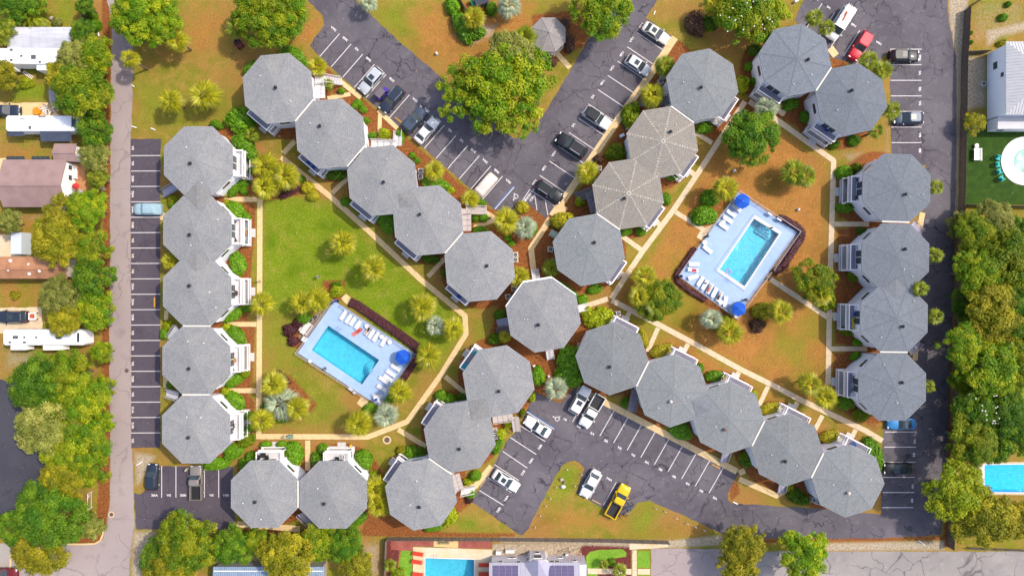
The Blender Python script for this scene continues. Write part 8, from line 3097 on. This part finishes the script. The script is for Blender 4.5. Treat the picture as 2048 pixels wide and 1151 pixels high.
MB().box(0, -.72, .42, 2.2, .3, .05).box(0, -.42, .3, 2.0, .12, .05, 0).build('bench_plank', lounge_m, t)
for sx in (-.8, .8):
 MB().box(sx, 0, .34, .08, 1.4, .68).build('trestle', lounge_m, t)
round_table('small white square stool north of the white picnic bench', 1954, 291, .38, .5, lounge_m, .02, None)
p3, _, _ = pool('p', [(1944, 924), (2120, 922), (2120, 990), (1944, 988)], [(1969, 929), (2110, 927), (2110, 984), (1969, 983)], mat('tan_pool_deck', '#d9c3a0', .9, (1, .08)), basin_deep, water_mat('vivid_water', (.35, .86, 1.0)), 1.4, .5, 'vivid blue rectangular pool at the southeastern picture edge', .12)
lounger('white lounger beside the southeastern corner pool', 1951, 936, (6, -1), lounge_m, .12, None)

# ------------------------------------------------------------------ house, pool and garden at the bottom edge
paver_red = mat('red_pavers', '#a5574a', .9, (4, .2), (10, .02), col2='#b3685a')
cream = mat('cream_travertine', '#f0dcbf', .85, (1.5, .06), None, col2='#e9cf9f')
sheet('pavement', [(782, 1080), (826, 1080), (826, 1200), (800, 1200), (803, 1100), (782, 1098)], paver_red, .016, .02)
sheet('pavement', [(826.5, 1079.5), (867, 1080), (867, 1092), (826.5, 1091)], paver_red, .016, .01)
sheet('pavement', [(917, 1080), (984, 1081), (984, 1096), (917, 1095)], paver_red, .016, .01)
sheet('pavement', [(867.5, 1079.5), (916.5, 1080), (916.5, 1095), (867.5, 1092)], mat('yellow_travertine', '#ecc98a', .85, (1.5, .08)), .016, .01)
t, _, _ = pool('p', [(826, 1093), (984, 1098), (984, 1230), (826, 1230)], [(851, 1115), (948, 1118), (948, 1220), (850, 1220)], cream, basin_m, water_m, 1.4, .3, 'turquoise pool at the bottom edge in a cream deck', .1)
handrail(t, 870, 1115, (10, 0), (0, 9))
bright_grass = mat('bright_lawn_grass', '#76a52a', .95, (3, .18), (14, .03), col2='#88b033')
sheet('lawn', [(803, 1100), (825, 1101), (825, 1200), (803, 1200), (798, 1130)], bright_grass, .018, .06)
red_pl = mat('red_lounger_cloth', '#e0442a', .8, (3, .06))
for px, py, lab in ((836, 1107, 'red lounger at the top of the bottom pool deck, western side'), (834, 1123, 'second red lounger on the western side of the bottom pool'), (836, 1148, 'red lounger cut by the bottom edge on the western side'), (968, 1129, 'upper red lounger on the eastern side of the bottom pool'), (968, 1147, 'lower red lounger on the eastern side of the bottom pool')):
 lounger(lab, px, py, ((-10, -1.5) if px < 900 else (10, 0)), red_pl, .1, 'red loungers at the bottom pool')
mb = MB()
x, y = W(888, 1084, .3)
t = thing('bench', 'ornate dark iron bench on the yellow pavement at the bottom fence', 'bench', x, y, .02)
for i in range(9):
 MB().box(-.9 + i * .225, 0, .45, .07, .5, .04).build('slat', dark_metal, t)
MB().path([(-1, .25, .45), (-.6, .28, .95), (0, .3, 1.1), (.6, .28, .95), (1, .25, .45)], .03).build('backrest', dark_metal, t)
for sx in (-.85, .85):
 for sy in (-.22, .22):
  MB().box(sx, sy, .22, .05, .05, .44).build('leg', dark_metal, t)

x0, yn = W(984, 1109)
x1, _ = W(1168, 1109)
grey_seam = mat('grey_standing_seam', '#b9b5c2', .5, (1, .05), None, .2)
stucco = mat('cream_stucco', '#e9dfe2', .7, (3, .04))
hw_, hd_ = x1 - x0, 12.0
t = thing('house', 'cream house with grey metal roof, bay window and solar panels at the bottom edge', 'house', (x0 + x1) / 2, yn - hd_ / 2)
MB().box(0, 0, 2.1, hw_, hd_, 4.2).build('wall', stucco, t)
pit = .36
e = .35
for s_ in (1, -1):
 mb = MB()
 y0 = s_ * (hd_ / 2 + e)
 zr = 4.2 + (hd_ / 2 + e) * pit
 mb.add([(-hw_ / 2 - e, y0, 4.2), (hw_ / 2 - 1.2, y0, 4.2), (hw_ / 2 - 1.2, 0, zr), (-hw_ / 2 - e, 0, zr)], [(0, 1, 2, 3)])
 for i in range(36):
  X = -hw_ / 2 - e + (hw_ + e - 1.2) * (i + .5) / 36
  mb.tube((X, y0, 4.22), (X, 0, zr + .02), .03, 4)
 mb.build('roof_slope', grey_seam, t)
gb = MB()
for s_ in (-1, 1):
 pass
xc = W(1074, 1109)[0] - (x0 + x1) / 2
# bay
mb = MB()
pts = [(xc - 1.9, hd_ / 2 - .05), (xc + 1.9, hd_ / 2 - .05), (xc + 1.35, hd_ / 2 + .85), (xc - 1.35, hd_ / 2 + .85)]
mb.prism(pts, 0, 4.25)
mb.build('bay', stucco, t)
add_window(t, xc, hd_ / 2 + .85, 3.0, PI / 2, 1.5, 1.5)
add_window(t, xc, hd_ / 2 + .85, 1.1, PI / 2, .9, 1.0)
for s_ in (-1, 1):
 add_window(t, xc + s_ * 1.62, hd_ / 2 + .42, 3.0, PI / 2 - s_ * .9, .6, 1.4)
mb = MB()
z0, z1 = 4.3, 5.3
yf, yb = hd_ / 2 + 1.2, 1.5
mb.add([(xc - 2.3, yf - .9, z0), (xc, yf, z1), (xc, yb, z1 + .25), (xc - 2.3, yb + 1.2, z0 + .75), (xc + 2.3, yf - .9, z0), (xc + 2.3, yb + 1.2, z0 + .75)], [(0, 1, 2, 3), (1, 4, 5, 2)])
mb.build('gable_roof', mat('lilac_metal', '#a9a5ba', .5, (1, .05), None, .2), t)
for px, z in ((1001, 3.0), (1037, 3.2), (1028, 1.2), (1020, 1.2), (1104, 3.0), (1114, 3.0), (1121, 1.2), (1149, 2.6)):
 add_window(t, W(px, 1111, z)[0] - (x0 + x1) / 2, hd_ / 2, z, PI / 2, .85, .85 if z > 2 else .6)
sol = mat('solar_cell', (.05, .035, .1), .2, None, None, 0, .6)
solg = mat('solar_grid', (.3, .27, .36), .4)
for bx_ in (1011, 1123):
 X0 = W(bx_, 1140, 4.8)[0] - (x0 + x1) / 2
 for r in range(2):
  for c in range(4):
   o = MB().box(0, 0, 0, 1.06, 1.7, .04).build('solar_panel', solg, t)
   yy = hd_ / 2 + e - 1.2 - r * 1.74
   o.location = (X0 - 1.65 + c * 1.1, yy, 4.2 + (hd_ / 2 + e - yy) * pit + .12)
   o.rotation_euler = (-math.atan(pit), 0, 0)
   mb = MB()
   for i in range(5):
    for j in range(8):
     mb.box(-.41 + i * .205, -.74 + j * .211, .025, .185, .19, .012)
   mb.build('cells', sol, o)
x, y = W(1150, 1116, 2.4)
t = thing('roof_terrace', 'pinkish framed terrace with railing at the corner of the bottom house', 'terrace', x, y)
for a, b_ in (((-1.1, -1), (1.1, -1)), ((1.1, -1), (1.1, 1)), ((1.1, 1), (-1.1, 1)), ((-1.1, 1), (-1.1, -1)), ((-1.1, -1), (1.1, 1))):
 MB().tube(a + (2.6,), b_ + (2.6,), .07, 5).build('beam', mat('pink_beam', '#c79a98', .7), t)
for a in ((-1.1, -1), (1.1, -1), (1.1, 1), (-1.1, 1)):
 MB().tube(a + (0,), a + (2.6,), .07, 5).build('post', mat('pink_beam', ''), t)
for px, py, w_, d_, lab in ((997, 1104, 1.0, .7, 'white wall unit beside the gravel bed, western one'), (1020, 1101, 1.7, .6, 'long white bench on the gravel bed'), (1134, 1108, .6, .4, 'small pale box by the bottom house terrace')):
 x, y = W(px, py, .4)
 tag(MB().box(0, 0, .35, w_, d_, .7, 0, 0, .92).build('garden_box', lounge_m, None, False, (x, y, .02)), lab, 'box')
stn = mat('flat_stone', '#c8ab98', .9)
for i in range(10):
 x, y = W(1012 + i * 14.2, 1093 + (i % 2) * 2)
 o = MB().cyl(0, 0, 0, .05, .3, .27, 9).build('stepping_stone', stn, None, False, (x, y, .02))
 tag(o, 'flat round stepping stone in the row along the pale gravel bed', 'stepping stone', 'stepping stones in the gravel bed')
sheet('lawn', [(1174, 1151), (1172, 1112), (1180, 1102), (1200, 1098), (1245, 1097), (1253, 1104), (1252, 1112), (1222, 1116), (1205, 1124), (1196, 1138), (1196, 1200), (1174, 1200)], bright_grass, .02, .05)
sheet('lawn', [(1275, 1101), (1299, 1101), (1299, 1134), (1274, 1134)], bright_grass, .02, .03)
sheet('pavement', [(1259, 1086), (1336, 1087), (1336, 1093), (1300, 1096), (1259, 1098)], cream, .018, .02)
footpath('footpath', [([(1269, 1099), (1269, 1160)], 9), ([(1174, 1141), (1263, 1142)], 11), ([(1275, 1142), (1300, 1142)], 11)], concrete_pale, 24, 4)
sheet('lawn', [(1275, 1149), (1299, 1149), (1299, 1200), (1275, 1200)], bright_grass, .02, .02)
x, y = W(1172, 1141, .5)
tag(MB().box(0, 0, .45, .5, .75, .9, 0, 0, .92).cyl(0, 0, .88, .95, .2, .12, 10).build('waste_bin', dark_metal, None, False, (x, y, 0)), 'dark bin at the start of the bottom garden path', 'bin')
# corrugated blue roof at the bottom left
x0, y0 = W(426, 1132, 2.8)
x1, _ = W(648, 1132, 2.8)
t = thing('shed', 'long shed with blue grey corrugated roof at the bottom edge', 'shed', (x0 + x1) / 2, y0 - 3)
mb = MB()
n = 60
bl = x1 - x0
for i in range(n):
 X0, X1 = -bl / 2 + bl * i / n, -bl / 2 + bl * (i + 1) / n
 Xm = (X0 + X1) / 2
 mb.add([(X0, 3, 2.8), (Xm, 3, 2.86), (X1, 3, 2.8), (X0, -3, 3.5), (Xm, -3, 3.56), (X1, -3, 3.5)], [(1, 0, 3, 4), (2, 1, 4, 5)])
mb.build('roof_sheet', mat('bluegrey_corrugated', '#8ea3bd', .5, (1, .1), None, .2), t)
MB().box(0, 0, 1.4, bl - .6, 5.6, 2.8).build('wall', grey_metal, t)
MB().box(0, 2.3, 2.98, bl * .98, .12, .06).build('ridge_strip', white, t)

# ------------------------------------------------------------------ gazebo and top garden
x, y = W(1097, 69.5, 3.0)
t = thing('gazebo', 'octagonal gazebo with grey shingle roof by the northern car park', 'gazebo', x, y, 0, 0)
gr = 37 / S * (CAM_H - 3) / CAM_H
gm = mat('gazebo_shingles', '#aaa09c', .9, (3, .12), (6, .02), col2='#9c9490')
for k in range(8):
 a0, a1 = math.radians(22.5 + 45 * k), math.radians(67.5 + 45 * k)
 p0, p1_ = (gr * math.cos(a0), gr * math.sin(a0)), (gr * math.cos(a1), gr * math.sin(a1))
 MB().add([p0 + (3.0,), p1_ + (3.0,), (0, 0, 4.1), p0 + (2.9,), p1_ + (2.9,)], [(0, 1, 2), (0, 3, 4, 1)]).build('roof_facet', gm, t)
 MB().tube(p0 + (3.02,), (0, 0, 4.12), .05, 4).build('hip_strip', mat('gazebo_hip', '#bdb3ae', .8), t)
 MB().tube((p0[0] * .9, p0[1] * .9, 0), (p0[0] * .9, p0[1] * .9, 2.95), .07, 6).build('post', white, t)
 if k != 6:
  MB().box((p0[0] + p1_[0]) * .45, (p0[1] + p1_[1]) * .45, .9, gr * .7, .06, .08, (a0 + a1) / 2 + PI / 2).build('railing', white, t)
MB().prism([(gr * .98 * math.cos(math.radians(22.5 + 45 * k)), gr * .98 * math.sin(math.radians(22.5 + 45 * k))) for k in range(8)], 0, .14).build('floor', concrete_pale, t)
MB().ell(0, 0, 4.15, .14, .14, .16, 8, 6).build('finial', gm, t)
x, y = W(1078.5, 108, 2.0)
t = thing('flag', 'small striped flag on a pole at the gazebo corner', 'flag', x, y, 0, head(6, 14))
fl = MB()
fr_ = mat('flag_red', '#c04a5a', .9)
for i in range(7):
 for j in range(6):
  f = lambda u: .12 * math.sin(u * 7)
  xa, xb = .0 + j * .24, .24 + j * .24
  ya = i * .13
  mi = 2 if (j < 3 and i >= 3) else (0 if i % 2 == 0 else 1)
  fl.add([(xa, f(xa) + ya * .75, 1.35 + ya * .55), (xb, f(xb) + ya * .75, 1.35 + ya * .55), (xb, f(xb) + (ya + .13) * .75, 1.35 + (ya + .13) * .55), (xa, f(xa) + (ya + .13) * .75, 1.35 + (ya + .13) * .55)], [(0, 1, 2, 3)], mi)
fl.build('cloth', [fr_, white, mat('flag_blue', '#5058a8', .9)], t)
MB().tube((-.05, -.2, 0), (-.03, .75, 2.2), .03, 6).build('pole', white, t)
x, y = W(945, 6, 1.0)
t = thing('play_slide', 'green slide beside dark boxes in the fenced plot at the top', 'slide', x, y, 0, head(6, 12))
MB().box(0, 0, .8, 1.6, .35, .06).box(0, -.2, .9, 1.6, .05, .2).box(0, .2, .9, 1.6, .05, .2).build('chute', mat('green_plastic', '#2f9a6a', .5), t)
MB().box(-.7, 0, .4, .08, .35, .8).box(.7, 0, .3, .08, .35, .6).build('leg', dark_metal, t)
x, y = W(962, 2, .8)
tag(MB().box(0, 0, .7, 2.2, 1.6, 1.4, .3, 0, .96).box(0, 0, 1.45, 2.3, 1.7, .08, .3).build('tank_box', mat('dark_blue_box', '#3c4452', .6), None, False, (x, y, 0)), 'dark equipment box in the fenced plot at the top', 'equipment box')
x, y = W(477, 88, .5)
t = thing('lawn_mower', 'dark red ride on lawn mower in the shade of the palm', 'lawn mower', x, y, 0, head(9, 12))
MB().loft([[(-.8, -.35, .35), (-.8, .35, .35), (-.8, .35, .7), (-.8, -.35, .7)], [(.1, -.38, .35), (.1, .38, .35), (.1, .38, .6), (.1, -.38, .6)], [(.85, -.28, .35), (.85, .28, .35), (.85, .24, .8), (.85, -.24, .8)]]).build('body', mat('mower_red', (.16, .03, .03), .5), t)
MB().box(-.35, 0, .82, .5, .5, .12).box(-.6, 0, 1.02, .1, .5, .4).build('seat', black, t)
MB().ring(.15, 0, 1.0, .14, .18, 12).build('steering_wheel', black, t)
MB().box(0, 0, .2, .9, 1.15, .16).build('mower_deck', mat('mower_red', ''), t)
for sx, r in ((-.5, 1.0), (.65, .7)):
 for sy in (-.45, .45):
  put('wheel', KIDS['wheel'][0], t, (sx, sy, .33 * r), 0, (r, r, r))
x, y = W(463, 104, .2)
tag(MB().ell(0, 0, .16, .3, .26, .24, 9, 6, 0, .1, random.Random(3)).build('boulder', mat('tan_stone', '#a99a5c', .9, (4, .2)), None, True, (x, y, 0)), 'small round tan stone on the lawn below the mower', 'boulder')

# ------------------------------------------------------------------ air conditioners, posts, manholes and small things
acb = MB().box(0, 0, .4, .8, .8, .78, 0, 0, .98).mesh('cabinet', mat('ac_cabinet', '#d8d4d0', .5, (4, .06)))
acf = MB().ring(0, 0, 0, .3, .34, 18).ring(0, 0, .0, .2, .22, 18).ring(0, 0, 0, .0, .1, 12).box(0, 0, 0, .66, .03, .02).box(0, 0, 0, .66, .03, .02, PI / 2).mesh('fan_guard', mat('ac_guard', '#9a9694', .5))
acd = MB().cyl(0, 0, 0, .012, .31, .31, 18).mesh('fan_well', black)
acp = MB().box(0, 0, .03, 1.0, 1.0, .06).mesh('pad', concrete_pale)
for px, py, lab in [
 (841, 341, 'northern air conditioner at the third diagonal house'), (841, 353, 'southern air conditioner at the third diagonal house'),
 (1031, 509, 'northern air conditioner at the fifth diagonal house'), (1031, 519, 'southern air conditioner at the fifth diagonal house'),
 (1028, 577, 'air conditioner under the palm northwest of the central house'), (1016, 593, 'lone air conditioner on the red mulch west of the central house'),
 (1101, 498, 'air conditioner on the red mulch west of the blue-grey house'), (1108, 523, 'air conditioner behind the green palm by the blue-grey house'),
 (1199, 336, 'northern air conditioner beside the walkway palm'), (1188, 356, 'southern air conditioner beside the walkway palm'),
 (1327, 150, 'northern air conditioner behind the green palm at the white car'), (1322, 162, 'southern air conditioner behind the green palm at the white car'),
 (990, 862, 'northern air conditioner by the leafy bush of the middle southern house'), (992, 873, 'southern air conditioner by the leafy bush of the middle southern house'),
 (1628, 1000, 'western air conditioner on the brown mulch by the lane'), (1638, 1004, 'eastern air conditioner on the brown mulch by the lane'),
 (1968, 167, 'air conditioner at the wall of the white eastern house'), (1159, 690, 'northern white unit beside the northwest southern house'), (1153, 697, 'southern white unit beside the northwest southern house'),
 (1237, 627, 'round grey unit at the white balcony of the northwest southern house'),
]:
 x, y = W(px, py, .8)
 sm = .7 if px in (1159, 1153) else 1.0
 t = thing('air_conditioner', lab, 'air conditioner', x, y, .02, R_.uniform(-.2, .2), 'air conditioners beside the houses', sm)
 put('pad', acp, t, (0, 0, 0))
 put('cabinet', acb, t)
 put('fan_well', acd, t, (0, 0, .785))
 put('fan_guard', acf, t, (0, 0, .81))
x, y = W(1107, 467.5, .6)
t = thing('transformer', 'pale green utility transformer box on the red mulch', 'utility box', x, y, 0, -.5)
MB().box(0, 0, .45, 1.1, 1.0, .9, 0, 0, .95).build('cabinet', mat('pale_green_paint', '#a9c2b0', .6), t)
MB().box(0, 0, .05, 1.4, 1.3, .1).build('pad', concrete_pale, t)
for px, py, w_, lab in ((1244, 271, .9, 'white utility box beside the clipped oval hedge'), (1256, 256, .6, 'small white meter box beside the clipped oval hedge'), (1068, 731, .45, 'small white square box by the tall bush on the red mulch'), (1085, 712, .3, ''), (1593, 2, .7, 'pale utility box at the top edge beside the eastern car park'), (1449, 755, .9, 'tan awning box beside the third southern balcony')):
 if lab:
  x, y = W(px, py, .5)
  tag(MB().box(0, 0, .35, w_, w_ * .6, .7, .5, 0, .94).build('utility_box', lounge_m if 'tan' not in lab else wood_tan, None, False, (x, y, 0)), lab, 'utility box')
pmk = MB().tube((0, 0, -.05), (.12, .05, .95), .06, 6).mesh('marker_post', white)
for px, py in ((1133.5, 937), (1162, 947), (1120.5, 956), (1112, 972.5), (1100, 994), (1091, 1010), (1080, 1029), (1070, 1052), (1149, 970), (1310, 1014.5), (1329, 1021), (1351, 1034), (1372.5, 1044.5), (1389, 1051.5), (1407, 1058.5)):
 x, y = W(px, py)
 o = put('marker_post', pmk, None, (x, y, 0), R_.uniform(0, .5))
 tag(o, 'thin white marker post leaning at the edge of the southern lawn', 'post', 'white marker posts at the southern lawn edge')
for px, py, hd, lab, ln in ((1471, 1005, (10, 5), 'white post lying at the brown tip of the lane lawn', .9), (279, 926, (10, -6), 'white log lying on the sandy patch by the road', 1.2), (268, 254, (10, 3), 'white post stub at the road edge beside the western lawn', .9), (306, 258, (10, 4), 'white post stub on the western lawn near the first roof', .9), (1843, 1084, (10, 7), 'white board lying on the southeastern verge', 1.3), (266, 172, (5, 3), 'small white marker at the road edge beside the western lawn', .5), (197, 68, (1, 8), 'white stake beside the western road shrubs', .8), (1309, 26, (3, -7), 'white marker at the grass tip near the ivory sedan', .7)):
 x, y = W(px, py, .1)
 tag(MB().tube((-ln / 2, 0, .09), (ln / 2, 0, .11), .09, 7).build('white_post', white, None, False, (x, y, 0), head(*hd)), lab, 'post')
for px, py, r, lab in ((253.5, 740.5, .38, 'round dark manhole cover at the car park edge of the road'), (223, 1028, .36, 'round manhole in a pale ring at the corner of the road'), (774, 879, .5, 'round rusty manhole in a pale ring near the southern path')):
 x, y = W(px, py)
 t = thing('manhole', lab, 'manhole', x, y, .0)
 MB().cyl(0, 0, 0, .04, r, r, 18).build('cover', mat('iron_cover', '#6b5a55', .7, (9, .2)), t)
 if 'dark' not in lab:
  MB().ring(0, 0, .035, r, r * 1.5, 20).build('rim', concrete, t)
x, y = W(1127, 963)
rr = random.Random(4)
for k, (dx, dy, r, c) in enumerate(((-2, -6, .42, '#b9a98e'), (1, 8, .5, '#efe4d4'), (4, -1, .35, '#8f7d66'))):
 X, Y = W(1125 + dx, 964 + dy)
 tag(MB().ell(0, 0, .18, r, r * .8, r * .7, 9, 6, 0, .14, random.Random(k)).build('boulder', mat('island_stone_%d' % k, c, .9, (5, .2)), None, True, (X, Y, 0)), ('tan boulder on the grass island, northern one', 'white boulder on the grass island, southern one', 'brown boulder in the middle of the grass island stones')[k], 'boulder', 'boulders on the grass island')
for px, py, m, lab in ((1469, 341, lounge_m, 'small white box light on the brown lawn north of the pool'), (1597, 419, lounge_m, 'small white stone on the brown lawn east of the pool'), (1097, 752, lounge_m, 'white garden statue beside the tall bush on the red mulch'), (559, 273, wood_tan, 'round tree stump stool in the bed of the northwest house'), (701, 891, yellow_c, 'yellow flower pot cluster beside the southwestern balcony'), (1345, 694, mat('blue_bag', '#3a4a9a', .8), 'blue covered grill at the second southern balcony'), (1569, 820, mat('red_pot', '#c03a2a', .7), 'red pot at the fourth southern balcony'), (873, 107, lounge_m, 'little white marker on the lawn west of the oak')):
 x, y = W(px, py, .3)
 t = thing('garden_ornament', lab, 'garden ornament', x, y)
 MB().cyl(0, 0, 0, .32, .26, .2, 10).build('foot', m, t)
 MB().ell(0, 0, .45, .24, .24, .22, 10, 7).build('top', m, t)
# road sign and stop line things at the street corner
x, y = W(176, 1002, 1.4)
t = thing('sign_frame', 'thin white framed sign by the road north of the street corner', 'sign', x, y, 0, 0)
for sy in (-1.4, 1.4):
 MB().tube((0, sy, 0), (0, sy, 1.6), .04, 6).build('post', white, t)
MB().box(0, 0, 1.55, .06, 2.8, .06).box(0, 0, .5, .05, 2.8, .05).build('rail', white, t)
MB().box(.0, .9, 1.2, .05, .6, .5).build('sign_plate', mat('pink_sign', '#e8c4cc', .5), t)
x, y = W(29, 1106, .9)
tag(MB().box(0, 0, .6, .9, 1.0, 1.2, 0, 0, .93).build('utility_box', mat('pale_blue_white', ''), None, False, (x, y, 0)), 'pale blue white cabinet at the street corner below the olive tree', 'cabinet')

# fallen leaves and twigs lying about: nobody could count them
rng = np.random.default_rng(9)
n = 3600
C = np.stack([rng.uniform(-91, 91, n), rng.uniform(-51, 51, n), np.full(n, .05)], 1)
P, F, T = leaves(C, np.tile(np.array([[0, 0, 1.0]]), (n, 1)) + rng.normal(size=(n, 3)) * .15, .13, rng, rng.uniform(0, 1, n), rng.uniform(0, 1, n), 1.6)
tag(put('fallen_leaves', tint_mesh('fallen_leaves', P, F, T, leaf_mat('dry_leaf', '#8a6236', '#cdb083', .0))), 'dry leaves and twigs scattered over the lawns, paths and asphalt', None, None, 'stuff')
